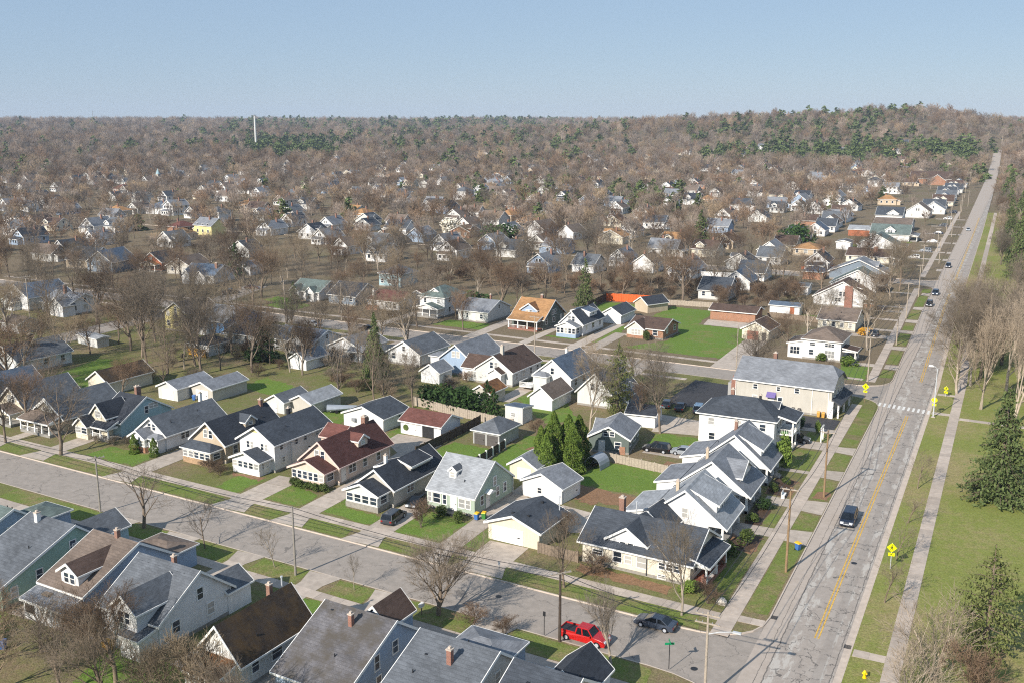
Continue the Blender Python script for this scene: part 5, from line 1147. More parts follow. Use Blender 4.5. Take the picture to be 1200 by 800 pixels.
# ---------------------------------------------------------------- vehicles
def car(label, x, y, rz, kind, color, z=None, cat=None, group=None, name=None):
    """Front towards local +y. Bodies are lofted from a side profile with tumblehome."""
    S = {'suv': (4.8, 1.9, .98, 1.72, (-2.32, -2.05, .55, 1.25)), 'sedan': (4.75, 1.82, .92, 1.43, (-1.75, -.95, .35, 1.25)),
         'van': (5.0, 1.95, 1.02, 1.78, (-2.4, -2.2, .9, 1.85)), 'pickup': (5.6, 1.95, 1.05, 1.8, (-.75, -.6, .75, 1.35)), 'hatch': (4.2, 1.78, .95, 1.5, (-1.95, -1.5, .4, 1.2))}[kind]
    L, W, belt, top, gh = S; h2 = L / 2; hw = W / 2
    nm = name or {'suv': 'suv', 'sedan': 'sedan', 'van': 'minivan', 'pickup': 'pickup_truck', 'hatch': 'hatchback'}[kind]
    t = root(nm, label, cat or nm.replace('_', ' '), x, y, (GZ if z is None else z), rz, group)
    hood = belt - .06 if kind != 'sedan' else belt - .1
    wb = (-h2 + .95, h2 - .92); rad = .36 if kind in ('suv', 'pickup', 'van') else .32
    def arch(c):
        return [(c + rad * 1.18 * math.cos(a), .18 + .16 + rad * 1.12 * math.sin(a)) for a in [math.pi * k / 5 for k in range(6)]]
    prof = [(-h2 + .05, .3), (-h2, .5), (-h2 + .03, belt - .1), (-h2 + .12, belt)]
    prof += [(gh[3], belt + .02), (h2 - .55, hood), (h2 - .15, hood - .12), (h2, hood - .32), (h2, .42), (h2 - .08, .26)]
    for c in (wb[1], wb[0]): prof += [(c + rad * 1.2, .26)] + arch(c) + [(c - rad * 1.2, .26)]
    def hwz(p): return hw * (.965 if p[1] < .34 else 1) * (.93 if abs(p[0]) > h2 - .06 else 1) * (.955 if p[1] > belt - .14 else 1)
    m = MB(); n = len(prof)
    ls = [(-hwz(p), p[0], p[1]) for p in prof]; rs = [(hwz(p), p[0], p[1]) for p in prof]
    i = len(m.v); m.v += ls + rs
    m.f.append(tuple(range(i, i + n))); m.f.append(tuple(range(i + 2 * n - 1, i + n - 1, -1))); m.mi += [0, 0]
    for k in range(n): m.f.append((i + k, i + n + k, i + n + (k + 1) % n, i + (k + 1) % n)); m.mi.append(0)
    if kind == 'pickup':
        body = m.build('body', M[color], t)
        q = MB(); q.box(-hw + .14, hw - .14, -h2 + .12, gh[0] - .08, belt + .004, belt + .012); q.build('bed_liner', M['darkmetal'], t)
        q = MB(); q.box(-hw + .03, -hw + .12, -h2 + .1, gh[0] - .05, belt, belt + .16); q.box(hw - .12, hw - .03, -h2 + .1, gh[0] - .05, belt, belt + .16); q.box(-hw + .12, hw - .12, -h2 + .04, -h2 + .12, belt - .05, belt + .15); q.build('bed_side', M[color], t)
    else: m.build('body', M[color], t)
    # greenhouse: glass box, then roof skin and pillars
    g = MB(); a, b, c, d = gh; tw = hw * .76; bw = hw * .925; z0, z1 = belt - .02, top - .06
    g.hexa([(-bw, a, z0), (bw, a, z0), (bw, d, z0), (-bw, d, z0), (-tw, b, z1), (tw, b, z1), (tw, c, z1), (-tw, c, z1)]); g.build('glasshouse', M['carglass'], t)
    r = MB(); r.hexa([(-tw - .02, b - .05, z1), (tw + .02, b - .05, z1), (tw + .02, c + .05, z1), (-tw - .02, c + .05, z1), (-tw * .86, b + .12, top), (tw * .86, b + .12, top), (tw * .86, c - .15, top), (-tw * .86, c - .15, top)]); r.build('roof', M[color], t)
    p = MB(); e = .015
    ks = [0, .42, 1] if kind in ('pickup', 'sedan', 'hatch') else [0, .36, .7, 1]
    for sx in (-1, 1):
        for f in ks:
            yb_, yt = a + (d - a) * f, b + (c - b) * f
            wd = .07
            p.hexa([(sx * (bw + e) - .03, yb_ - wd, z0), (sx * (bw + e) + .03, yb_ - wd, z0), (sx * (bw + e) + .03, yb_ + wd, z0), (sx * (bw + e) - .03, yb_ + wd, z0),
                    (sx * (tw + e) - .03, yt - wd, z1), (sx * (tw + e) + .03, yt - wd, z1), (sx * (tw + e) + .03, yt + wd, z1), (sx * (tw + e) - .03, yt + wd, z1)])
    p.build('pillars', M[color], t)
    for sx in (-1, 1):
        q = MB(); q.hexa([(sx * hw * .62 - .24, h2 - .2, hood - .32), (sx * hw * .62 + .24, h2 - .2, hood - .32), (sx * hw * .62 + .2, h2 + .015, hood - .36), (sx * hw * .62 - .2, h2 + .015, hood - .36),
                          (sx * hw * .62 - .24, h2 - .2, hood - .1), (sx * hw * .62 + .24, h2 - .2, hood - .1), (sx * hw * .62 + .2, h2 - .04, hood - .2), (sx * hw * .62 - .2, h2 - .04, hood - .2)]); q.build('headlight', M['lamp'], t)
        q = MB(); q.box(sx * hw * .74 - .14, sx * hw * .74 + .14, -h2 - .015, -h2 + .08, belt - .36, belt - .12); q.build('tail_light', M['tail'], t)
        q = MB(); q.box(sx * (hw + .02) - (.0 if sx > 0 else .18), sx * (hw + .02) + (.18 if sx > 0 else 0), d - .35, d - .22, belt + .02, belt + .17); q.build('wing_mirror', M[color], t)
    q = MB(); q.box(-hw * .4, hw * .4, h2 - .03, h2 + .012, .5, hood - .34); q.build('grille', M['steel'] if color in ('p_black', 'p_navy', 'p_white') else M['darkmetal'], t)
    q = MB(); q.box(-hw * .9, hw * .9, -h2 - .04, -h2 + .06, .34, .52); q.build('rear_bumper', M['darkmetal'] if kind != 'pickup' else M['steel'], t)
    for yy in wb:
        for sx in (-1, 1):
            wq = MB(); wq.ring(sx * (hw - .11), yy, rad, rad, .23, 'x', 16); wo = wq.build('wheel', M['tyre'], t)
            rq = MB(); rq.ring(sx * (hw + .012), yy, rad, rad * .62, .02, 'x', 12); rq.build('rim', M['rim'], wo)
    return t
RD = .03
car('dark navy minivan driving along the avenue past the utility pole', -17.35, 142.2, math.pi, 'van', 'p_navy', RD)
car('red pickup truck parked at the kerb of the cross street', -38.2, 94.35, R(-93.4), 'pickup', 'p_red', .02)
car('blue grey sedan parked on the cross street near the corner bungalow', -32.2, 100.75, R(86.6), 'sedan', 'p_greyblue', .02)
car('silver grey suv parked across the walk of the black roofed bungalow', -75.6, 113.4, R(6), 'suv', 'p_gunmetal')
car('dark car deep in the drive between the bungalow and the cape house', -75.9, 120.2, R(186), 'sedan', 'p_black')
car('long black pickup truck beside the weathered outbuilding', -51.9, 159.7, R(92), 'suv', 'p_black')
car('pale silver car nosed behind the grey roofed avenue house', -47.3, 160.2, R(93), 'hatch', 'p_silver')
car('pale blue car parked in the dark car park', -52.3, 186.8, R(8), 'suv', 'p_lightblue', GZ + .03)
car('dark car in the shade of the car park beside the pale blue car', -56.0, 186.6, R(8), 'sedan', 'p_navy', GZ + .03)
car('grey car at the west end of the shaded car park', -59.0, 187.4, R(8), 'hatch', 'p_gunmetal', GZ + .03)
car('black suv in the front drive below the balcony porch', -31.4, 176.0, R(-86), 'suv', 'p_black')
car('black suv parked on the avenue, nearer of two at the kerb', road_cx(330) - 3.5, 331, math.pi, 'suv', 'p_black', RD)
car('grey blue suv parked on the avenue just beyond the black one', road_cx(352) - 3.3, 354, math.pi, 'suv', 'p_greyblue', RD)
car('dark car parked near the third street corner of the avenue', road_cx(424) - 3.4, 424, math.pi, 'suv', 'p_navy', RD)
car('white faced car driving far up the avenue', road_cx(572) - 2.2, 572, math.pi, 'hatch', 'p_silver', RD)
car('dark blue car in the drive beside the brick chimney house', -34.6, 316, R(80), 'sedan', 'p_navy')
car('white suv in the drive of the green grey roofed house', -36.6, 445, R(86), 'suv', 'p_white')
car('red car behind the white gabled avenue houses', -63, 397, R(70), 'sedan', 'p_red')
car('dark car parked by the far taupe roofed house', -35.4, 676, R(80), 'suv', 'p_navy')
car('dark pickup truck in the gravel lot by the junction', -229, 251, R(-24), 'pickup', 'p_navy')
car('maroon car beyond the dark pickup in the gravel lot', -229.5, 262, R(-60), 'sedan', 'p_maroon')
car('white car parked on the second street by a utility pole', -173, 221, R(87), 'sedan', 'p_white', .03)
car('dark car parked on the second street beyond the tall spruce', -155, 222, R(87), 'suv', 'p_navy', .03)
car('dark car in front of the red roofed ranch', -160.6, 243.4, R(60), 'sedan', 'p_black')
car('silver suv on the drive at the bottom left', -97.6, 64.9, R(-120), 'suv', 'p_silver')
car('dark car beside the low white garage at the left', -240.5, 171.6, R(70), 'suv', 'p_navy')

for k, (y, c, kd) in enumerate(((470, 'p_silver', 'suv'), (508, 'p_white', 'sedan'), (548, 'p_navy', 'sedan'), (588, 'p_gunmetal', 'suv'), (632, 'p_white', 'suv'), (276, 'p_gunmetal', 'suv'))):
    car(f'{dict(p_silver="silver", p_white="white", p_navy="navy", p_gunmetal="dark grey")[c]} {dict(suv="suv", sedan="car")[kd]} parked in a drive {("beyond the white gabled avenue house", "by the dormered white house", "beside the long pale house", "before the flat taupe roof", "near the far taupe roofed house", "beside the white bungalow on the avenue")[k]}', road_cx(y) - 15, y, R(84), kd, c)
# ---------------------------------------------------------------- poles, wires, signs, bins
def upole(label, x, y, h, arm=True, rz=0, mat='pole', r=.16, arms=1, trans=False, z=GZ):
    t = root('utility_pole', label, 'utility pole', x, y, z, rz)
    m = MB(); m.tube([(0, 0, -.2), (0, 0, h * .5), (0, 0, h)], [r, r * .85, r * .66], 9); m.build('pole', M[mat], t)
    if arm:
        for k in range(arms):
            za = h - .35 - k * .9
            m = MB(); m.box(-1.25, 1.25, -.22, -.1, za, za + .13); ar = m.build('crossarm', M['greywood'], t)
            for xx in (-1.1, -.5, .5, 1.1):
                q = MB(); q.tube([(xx, -.16, za + .13), (xx, -.16, za + .3)], [.05, .03], 6); q.build('insulator', M['metal'], ar)
    if trans:
        m = MB(); m.tube([(.35, 0, h - 2.6), (.35, 0, h - 1.6)], [.24, .24], 10); m.build('transformer', M['metal'], t)
    return t
P_AV = [(-23.1, 88.8, 9.4), (-21.9, 121.4, 11.4), (-22.2, 150.3, 10.6), (-25.9, 226.2, 10.0), (-24.4, 267.4, 10.5), (-26.1, 346, 10.5), (-29.5, 470, 10.5), (-32.2, 601, 10.5), (-31.4, 690, 10.5), (-36, 820, 11), (-40, 980, 11), (-46, 1180, 12)]
AVL = ['tan utility pole in the long corner lawn beside the avenue', 'tan utility pole with cross arm in the second parkway lawn', 'utility pole with pale cross arm at the second street corner',
       'pale utility pole on the avenue lawn before the hipped house', 'pale utility pole on the avenue before the third street', 'utility pole beside the long pale avenue house', 'tall utility pole past the white gabled house', 'tall pole by the far bend of the avenue']
for (x, y, h), l in zip(P_AV[1:9], AVL): upole(l, x, y, h, True, 0, 'pole' if y < 200 else 'greywood', .17)
for y, dx in ((306, 0), (404, 3), (432, -1), (536, 0), (566, 4), (640, 1), (735, 0)): o = upole('utility pole in the far avenue row', road_cx(y) - 8.2 - dx, y, 10.5, True, 0, 'greywood', .17, z=gz(0, y)); o['group'] = 'poles of the far avenue row'
for x, y, h in P_AV[9:]: o = upole('distant utility pole along the avenue', x, y, h, True, 0, 'greywood', .2, z=terr(x, y) + .2); o['group'] = 'distant poles along the avenue'
t = upole('weathered pole with two cross arms and a street lamp at the cross street corner', -23.1, 88.8, 9.4, True, 0, 'greywood', .16, 2)
m = MB(); m.tube([(0, 0, 7.0), (1.2, 0, 7.5), (2.6, .3, 7.7)], [.05, .05, .045], 6); m.build('lamp_arm', M['steel'], t); m = MB(); m.box(2.4, 3.2, .15, .45, 7.58, 7.74); m.build('lamp_head', M['steel'], t)
upole('grey pole with a service box beside the cross street, in front of the teal house', -115.7, 96.9, 8.6, True, R(60), 'polegrey', .15, 1)
upole('plain grey pole on the south parkway between two saplings', -76.9, 92.9, 9.2, False, 0, 'polegrey', .16)
upole('dark pole with cross arm beside the red pickup', -40.5, 92.7, 8.4, True, R(50), 'darkwood', .18, 1)
upole('pale pole on the second street above the beige apartment building', -52.2, 215, 12.0, False, 0, 'greywood', .14)
upole('pole on the second street in front of the tan roofed bungalow', -99, 210, 11, True, 0, 'greywood', .15)
upole('twin pole beside the white car on the second street, taller', -178.2, 216.4, 13, True, R(85), 'greywood', .16)
upole('pole at the left beside the slate roofed white house', -248.5, 190.2, 13, True, R(60), 'greywood', .16)
upole('pole standing in front of the steep grey gable', -291, 252, 13, False, 0, 'greywood', .16)
upole('pole beside the orange porch of the red roofed ranch', -170, 231, 11, True, R(80), 'greywood', .15)
t = root('street_lamp', 'tall steel street lamp with white head at the crosswalk on the park side', 'street lamp', -10.8, 203.2, GZ)
m = MB(); m.tube([(0, 0, 0), (0, 0, 5), (0, 0, 9.6)], [.13, .11, .08], 9); m.build('pole', M['steel'], t); m = MB(); m.tube([(0, 0, 9.5), (-.4, 0, 9.95), (-1.0, 0, 10.05)], [.06, .06, .06], 6); m.build('arm', M['steel'], t)
m = MB(); m.hexa([(-1.6, -.25, 9.95), (-.7, -.25, 9.95), (-.7, .25, 9.95), (-1.6, .25, 9.95), (-1.5, -.2, 10.2), (-.8, -.2, 10.2), (-.8, .2, 10.2), (-1.5, .2, 10.2)]); m.build('lamp_head', M['trim'], t)
m = MB(); m.box(-.35, .35, -.35, .35, 0, .12); m.build('base', M['concrete'], t)
def wire(p, q, sag, label, n=10):
    m = MB(); pts = [(p[0] + (q[0] - p[0]) * k / n, p[1] + (q[1] - p[1]) * k / n, p[2] + (q[2] - p[2]) * k / n - sag * 4 * (k / n) * (1 - k / n)) for k in range(n + 1)]
    m.tube(pts, [.034] * (n + 1), 4); tag(m.build('overhead_wire', M['darkmetal']), label, 'wire', 'overhead wires along the streets')
for a, b in zip(P_AV[:7], P_AV[1:8]):
    for dx in (-1.1, 0, 1.1): wire((a[0] + dx, a[1], a[2]), (b[0] + dx, b[1], b[2]), .8, 'thin dark overhead wire strung between poles along the avenue')
PC = [(-23.1, 88.8, 9), (-40.5, 92.7, 8.3), (-76.9, 92.9, 9.2), (-115.7, 96.9, 8.6), (-160, 99.5, 9)]
for a, b in zip(PC, PC[1:]):
    for dz in (0, -.7): wire((a[0], a[1], a[2] + dz), (b[0], b[1], b[2] + dz), .7, 'thin dark overhead wire strung along the cross street')
def diamond(m, y, s, z, w_=.03):
    m.prism([(0, z - s), (s, z), (0, z + s), (-s, z)], y, y + w_, 'y')
def ped_sign(label, x, y, rz, h=3.0, s=.62, double=False, back=False):
    t = root('crossing_sign', label, 'sign', x, y, GZ, rz)
    m = MB(); m.tube([(0, 0, 0), (0, 0, h + s)], [.05, .05], 6); m.build('post', M['pole'] if double else M['steel'], t)
    m = MB(); diamond(m, -.1, s, h); b = m.build('diamond_board', M['yellowsign'], t)
    if not back:
        q = MB(); q.tube([(0, -.115, h + .3), (0, -.105, h + .3)], [.075, .075], 8)         # walking figure
        q.hexa([(-.08, -.112, h - .06), (.08, -.112, h - .06), (.08, -.102, h - .06), (-.08, -.102, h - .06), (-.07, -.112, h + .2), (.07, -.112, h + .2), (.07, -.102, h + .2), (-.07, -.102, h + .2)])
        for sx in (-1, 1): q.hexa([(sx * .17 - .04, -.112, h - .36), (sx * .17 + .04, -.112, h - .36), (sx * .17 + .04, -.102, h - .36), (sx * .17 - .04, -.102, h - .36), (sx * .04 - .04, -.112, h - .05), (sx * .04 + .04, -.112, h - .05), (sx * .04 + .04, -.102, h - .05), (sx * .04 - .04, -.102, h - .05)])
        for sx in (-1, 1): q.hexa([(sx * .2 - .03, -.112, h - .02), (sx * .2 + .03, -.112, h - .02), (sx * .2 + .03, -.102, h - .02), (sx * .2 - .03, -.102, h - .02), (sx * .05 - .03, -.112, h + .17), (sx * .05 + .03, -.112, h + .17), (sx * .05 + .03, -.102, h + .17), (sx * .05 - .03, -.102, h + .17)])
        q.build('walking_figure', M['blacksign'], b)
    m = MB(); m.box(-.38, .38, -.1, -.07, h - s - .5, h - s - .08); pl = m.build('lower_plate', M['yellowsign'], t)
    if not back:
        q = MB(); q.hexa([(-.2, -.115, h - s - .42), (-.12, -.115, h - s - .42), (.2, -.105, h - s - .16), (.12, -.105, h - s - .16), (-.2, -.113, h - s - .36), (-.12, -.113, h - s - .36), (.2, -.103, h - s - .12), (.12, -.103, h - s - .12)]); q.build('arrow', M['blacksign'], pl)
    return t
t = ped_sign('yellow diamond pedestrian sign on a wooden post beside the beige apartment building', -24.1, 208.4, R(-10), 3.3, .72, True)
m = MB(); diamond(m, .1, .6, 3.3); m.build('rear_board', M['yellowsign'], t)
ped_sign('yellow diamond pedestrian sign at the park end of the crosswalk', -10.9, 205.4, R(-8), 2.9, .66)
ped_sign('small yellow sign seen across the parkway beyond the street lamp', -9.7, 220.6, R(-20), 1.7, .5)
ped_sign('yellow pedestrian warning sign on the park parkway among saplings', -10.2, 128.4, R(6), 2.9, .62)
t = root('street_name_sign', 'green street name sign on a dark post at the corner', 'sign', -28.0, 92.6, GZ, R(30))
m = MB(); m.tube([(0, 0, 0), (0, 0, 2.9)], [.045, .045], 6); m.build('post', M['darkmetal'], t); m = MB(); m.box(-.5, .5, -.02, .02, 2.75, 3.0); m.build('name_plate', M['greensign'], t); m = MB(); m.box(-.02, .02, -.45, .45, 3.02, 3.26); m.build('name_plate', M['greensign'], t)
t = root('parking_sign', 'small dark sign seen from behind at the kerb before the red pickup', 'sign', -42.6, 93.2, GZ)
m = MB(); m.tube([(0, 0, 0), (0, 0, 2.8)], [.045, .045], 6); m.build('post', M['darkmetal'], t); m = MB(); m.box(-.16, .16, -.03, 0, 2.3, 2.85); m.build('plate', M['darkmetal'], t)
t = root('parking_sign', 'small sign on the parkway in front of the picket garage', 'sign', -53.6, 103.6, GZ)
m = MB(); m.tube([(0, 0, 0), (0, 0, 2.3)], [.04, .04], 6); m.build('post', M['steel'], t); m = MB(); m.box(-.16, .16, -.03, 0, 1.8, 2.3); m.build('plate', M['steel'], t)
t = root('fire_hydrant', 'yellow fire hydrant on the park parkway lawn', 'fire hydrant', -9.5, 99.9, GZ)
m = MB(); m.tube([(0, 0, 0), (0, 0, .06), (0, 0, .07), (0, 0, .62), (0, 0, .64), (0, 0, .74), (0, 0, .86)], [.22, .22, .15, .15, .19, .15, .05], 12); m.build('barrel', M['hydrant'], t)
for d in ((1, 0), (-1, 0), (0, -1)):
    m = MB(); m.tube([(0, 0, .48), (d[0] * .26, d[1] * .26, .48)], [.085, .085], 8); m.build('outlet', M['hydrant'], t)
def wheelie(label, x, y, rz, body, lid, z=GZ):
    t = root('wheelie_bin', label, 'bin', x, y, z, rz)
    m = MB(); m.hexa([(-.24, -.26, .1), (.24, -.26, .1), (.24, .22, .1), (-.24, .22, .1), (-.3, -.36, 1.0), (.3, -.36, 1.0), (.3, .32, 1.0), (-.3, .32, 1.0)]); m.build('body', M[body], t)
    m = MB(); m.hexa([(-.32, -.4, 1.0), (.32, -.4, 1.0), (.32, .36, 1.0), (-.32, .36, 1.0), (-.26, -.32, 1.12), (.26, -.32, 1.12), (.28, .34, 1.16), (-.28, .34, 1.16)]); m.build('lid', M[lid], t)
    for sx in (-1, 1):
        m = MB(); m.ring(sx * .26, .26, .12, .12, .06, 'x', 10); m.build('wheel', M['tyre'], t)
    m = MB(); m.box(-.26, .26, .36, .42, .96, 1.02); m.build('handle', M[body], t)
wheelie('blue bin with yellow lid standing on the corner lawn beside the avenue', -21.9, 128.9, R(60), 'bluebin', 'yellowlid')
wheelie('blue bin with lime yellow lid beside the sage green house', -65.1, 118.9, 0, 'bluebin', 'yellowlid'); wheelie('green bin beside the blue one at the sage green house', -64.3, 119.6, R(10), 'greenbin', 'yellowlid')
wheelie('tan bin against the beige apartment building, left of two', -30.6, 193.3, 0, 'tanbin', 'tanbin'); wheelie('tan bin against the beige apartment building, right of two', -29.7, 193.2, 0, 'tanbin', 'tanbin')
wheelie('dark bin against the beige apartment wall, left of a pair', -35.6, 193.9, 0, 'greenbin', 'doordark'); wheelie('dark bin against the beige apartment wall, right of a pair', -34.4, 193.8, 0, 'doordark', 'doordark')
wheelie('teal blue bin standing in the yard at the bottom left', -93.6, 64.2, R(20), 'bluebin', 'bluebin'); wheelie('blue bin at the corner of the taupe sided garage', -147.0, 148.6, R(20), 'bluebin', 'bluebin')
m = MB(); rr = random.Random(3); n = 9
ring = lambda z, r: [((r * (1 + rr.uniform(-.2, .2))) * math.cos(2 * math.pi * k / n), (r * (1 + rr.uniform(-.2, .2))) * math.sin(2 * math.pi * k / n), z) for k in range(n)]
R3 = [ring(0, .62), ring(.35, .6), ring(.7, .34)]
for a, b in zip(R3, R3[1:]):
    for k in range(n): m.face([a[k], a[(k + 1) % n], b[(k + 1) % n], b[k]])
m.face(R3[-1]); o = m.build('boulder', M['rock']); o.location = (-26.9, 109.4, GZ); tag(o, 'pale boulder at the lawn corner beside the avenue walk', 'boulder')
t = root('mailbox', 'white mailbox beside the big bare street tree', 'mailbox', -57.3, 91.2, GZ); m = MB(); m.box(-.05, .05, -.05, .05, 0, 1.0); m.build('post', M['wood'], t); m = MB(); m.box(-.2, .2, -.35, .35, 1.0, 1.4); m.build('box', M['trim'], t)
t = root('garden_bench', 'small white bench in the planted front garden by the avenue', 'bench', -27.6, 147.6, GZ, R(90))
for z0, y0, y1 in ((.45, -.2, .25),): 
    m = MB(); m.box(-.8, .8, y0, y1, z0, z0 + .06); m.build('seat', M['trim'], t); m = MB(); m.box(-.8, .8, .25, .31, .5, 1.0); m.build('backrest', M['trim'], t)
for sx in (-.7, .7):
    m = MB(); m.box(sx - .05, sx + .05, -.2, .3, 0, .45); m.build('leg', M['trim'], t)
t = root('welcome_arbor', 'white arbor frame beside the dark drive', 'arbor', -27.4, 178.6, GZ, R(0))
for yy in (-1.0, 1.0):
    m = MB(); m.box(-.1, .1, yy - .1, yy + .1, 0, 2.5); m.build('post', M['trim'], t)
m = MB(); m.box(-.12, .12, -1.3, 1.3, 2.5, 2.68); m.build('beam', M['trim'], t)
# fences: posts and boards are separate pieces
_bc = {}
def fence(label, pts, h, mat, bw=1.0, postmat=None, pw=.1, gap=.03, name='board_fence', rail=True, topgap=0):
    x0, y0 = pts[0]; t = root(name, label, 'fence', x0, y0, GZ)
    for (ax, ay), (bx, by) in zip(pts, pts[1:]):
        L = math.hypot(bx - ax, by - ay); n = max(1, round(L / 2.4)); a = math.atan2(by - ay, bx - ax); st = L / n
        for k in range(n):
            cx, cy = ax + (bx - ax) * k / n - x0, ay + (by - ay) * k / n - y0
            nb = max(1, round(st / bw)); wb_ = st / nb
            for j in range(nb):
                key = (round(wb_, 2), h, mat, gap)
                if key not in _bc:
                    m = MB(); m.box(.0, wb_ - gap, -.02, .02, .05, h); m.box(0, wb_, .025, .07, h * .25, h * .25 + .09); m.box(0, wb_, .025, .07, h * .8, h * .8 + .09); _bc[key] = m.mesh('fence_panel', M[mat])
                f = st * k + j * wb_; o = put('fence_panel', _bc[key], t, (ax - x0 + math.cos(a) * f, ay - y0 + math.sin(a) * f, rnd.uniform(-.03, .03)), a)
            key = ('post', h, pw, postmat or mat)
            if key not in _bc:
                m = MB(); m.box(-pw, pw, -pw, pw, 0, h + .12); _bc[key] = m.mesh('post', M[postmat or mat])
            put('post', _bc[key], t, (cx, cy, 0), a)
        put('post', _bc[('post', h, pw, postmat or mat)], t, (bx - x0, by - y0, 0), a)
    return t
fence('weathered board fence beside the cream garage along the cross street walk', [(-52.4, 112.6), (-46.6, 112.2)], 1.5, 'wood', .5)
fence('pale split board fence between the green back lawn and the side drive', [(-58.4, 151.4), (-46.6, 149.4)], 1.5, 'greywood', .6)
fence('long dark board fence beside the garage drive', [(-87.6, 138.6), (-86.9, 149), (-86.7, 160)], 1.8, 'darkwood', .6)
fence('black board fence with white posts beside the hipped garage path', [(-76.2, 138), (-76.1, 149.5)], 1.6, 'darkwood', .6, 'trim', .14)
fence('pale dog eared board fence behind the red brown roofed garage', [(-104.6, 165.4), (-97, 163.6), (-88.6, 161.8), (-80, 160.4)], 1.8, 'greywood', .6)
fence('bright orange board fence at the back of the long yard', [(-113.6, 294), (-99.6, 296)], 2.5, 'orange', .9)
fence('dark brown board fence running back to the orange one', [(-113.0, 277), (-113.8, 294)], 2.4, 'darkwood', .9)
fence('brown weathered fence at the back of the big green lot', [(-98, 295.4), (-89, 296.8), (-79, 297.6)], 1.6, 'greywood', 1.0)
fence('board fence behind the avenue shed with the rust panel', [(-54, 300), (-44.5, 297)], 1.8, 'wood', 1.0)
fence('brown board fence below the avenue shed lawn', [(-62, 290), (-47, 288)], 1.6, 'wood', 1.0)
fence('low orange safety fence beside the blue grey hipped garage', [(-72, 392), (-58, 402)], 1.2, 'orange', 2.0, name='safety_fence')
fence('row of orange boards behind the blue house', [(-178, 179.2), (-171.8, 178.4)], 1.9, 'tanbin', 1.0)
fence('long white fence panel among the houses far right', [(-112, 352), (-86, 356)], 2.4, 'white', 2.6, name='white_fence')

# ---------------------------------------------------------------- trees
def frame(d):
    a = d.orthogonal().normalized(); return a, d.cross(a)
def limb(m, pts, r0, r1, n):
    """Fast uncapped tapered tube."""
    i = len(m.v); k = len(pts)
    for q, p in enumerate(pts):
        d = (pts[min(q + 1, k - 1)] - pts[max(q - 1, 0)]).normalized(); a, b = frame(d); r = r0 + (r1 - r0) * q / (k - 1)
        for j in range(n):
            an = 6.2832 * j / n; m.v.append(tuple(p + a * (math.cos(an) * r) + b * (math.sin(an) * r)))
    for q in range(k - 1):
        for j in range(n): m.f.append((i + q * n + j, i + q * n + (j + 1) % n, i + (q + 1) * n + (j + 1) % n, i + (q + 1) * n + j)); m.mi.append(m.cm)
def bare_tree(seed, H, spread, counts, trunk=.28, r0=.22, twig_r=.011, up=.25, lean=(0, 0), stems=1, ang=(28, 58), fork=.35):
    """Trunk and limbs in one mesh, twigs in another: levels given by counts."""
    rg = random.Random(seed); T, C = MB(), MB()
    def grow(p, d, L, r, lev):
        last = lev == len(counts)
        n = 4 if lev <= 1 else 3 if not last else 2
        pts = [p]; dd = d
        for k in range(n - 1):
            wob = .16 if lev == 0 else .28
            dd = (dd + Vector((rg.uniform(-wob, wob), rg.uniform(-wob, wob), rg.uniform(-wob, wob) + up * (.5 if lev else .1)))).normalized()
            pts.append(pts[-1] + dd * (L / (n - 1)))
        tip = max(twig_r * .55, r * (.62 if lev == 0 else .42))
        mb = T if lev <= 1 else C
        limb(mb, pts, r, tip, 7 if lev == 0 else 5 if lev == 1 else 3)
        if last: return
        N = counts[lev]
        for q in range(N):
            f = (trunk + (1 - trunk) * (q + rg.random()) / N) if lev == 0 else (fork + (1 - fork) * (q + rg.random() * .9) / N)
            f = min(f, 1.0); seg = min(int(f * (n - 1)), n - 2); u = f * (n - 1) - seg
            bp = pts[seg].lerp(pts[seg + 1], u); base = (pts[seg + 1] - pts[seg]).normalized()
            a, b = frame(base); az = 2.39996 * q + rg.uniform(-.5, .5) + seed
            th = R(rg.uniform(*ang)) * (1 if lev else (1.15 - .45 * f))
            nd = base * math.cos(th) + (a * math.cos(az) + b * math.sin(az)) * math.sin(th)
            if lev == 0: l2 = spread * (1.15 - .45 * abs(f - .5)) * rg.uniform(.8, 1.15)
            else: l2 = L * rg.uniform(.42, .68) * (1.12 - .4 * f)
            rr_ = max(twig_r, (r * (1 - f * .4)) * (.5 if lev == 0 else .46))
            if lev + 1 == len(counts): rr_ = twig_r
            grow(bp, nd.normalized(), l2, rr_, lev + 1)
    for s in range(stems):
        d0 = Vector((lean[0] + (rg.uniform(-.45, .45) if stems > 1 else 0), lean[1] + (rg.uniform(-.45, .45) if stems > 1 else 0), 1)).normalized()
        grow(Vector((rg.uniform(-.2, .2) * (stems > 1), rg.uniform(-.2, .2) * (stems > 1), -.15)), d0, H * .62, r0 / (stems ** .5), 0)
    return T, C
def normalise(T, C, H=10., W=8.):
    """Scale both meshes so the tree is H tall and about W wide."""
    vs_ = C.v + T.v; zt = sorted(v[2] for v in vs_)[int(len(vs_) * .998)]
    rs = sorted(math.hypot(v[0], v[1]) for v in C.v)[int(len(C.v) * .97)]
    kz, kr = H / zt, W / 2 / rs
    for mb in (T, C): mb.v = [(x * kr, y * kr, z * kz) for x, y, z in mb.v]
PB = {}
def proto(key, mats, **k):
    T, C = bare_tree(**k); normalise(T, C)
    PB[key] = (T.mesh('trunk', M[mats[0]], True), C.mesh('crown', M[mats[1]]))
proto('a', ('bark', 'twig'), seed=1, H=10, spread=5.0, counts=(9, 8, 8, 6))
proto('b', ('bark', 'twig'), seed=2, H=10, spread=5.4, counts=(8, 8, 8, 6), ang=(30, 62))
proto('c', ('bark', 'twigbrown'), seed=3, H=10, spread=4.6, counts=(10, 8, 8, 5), up=.35)
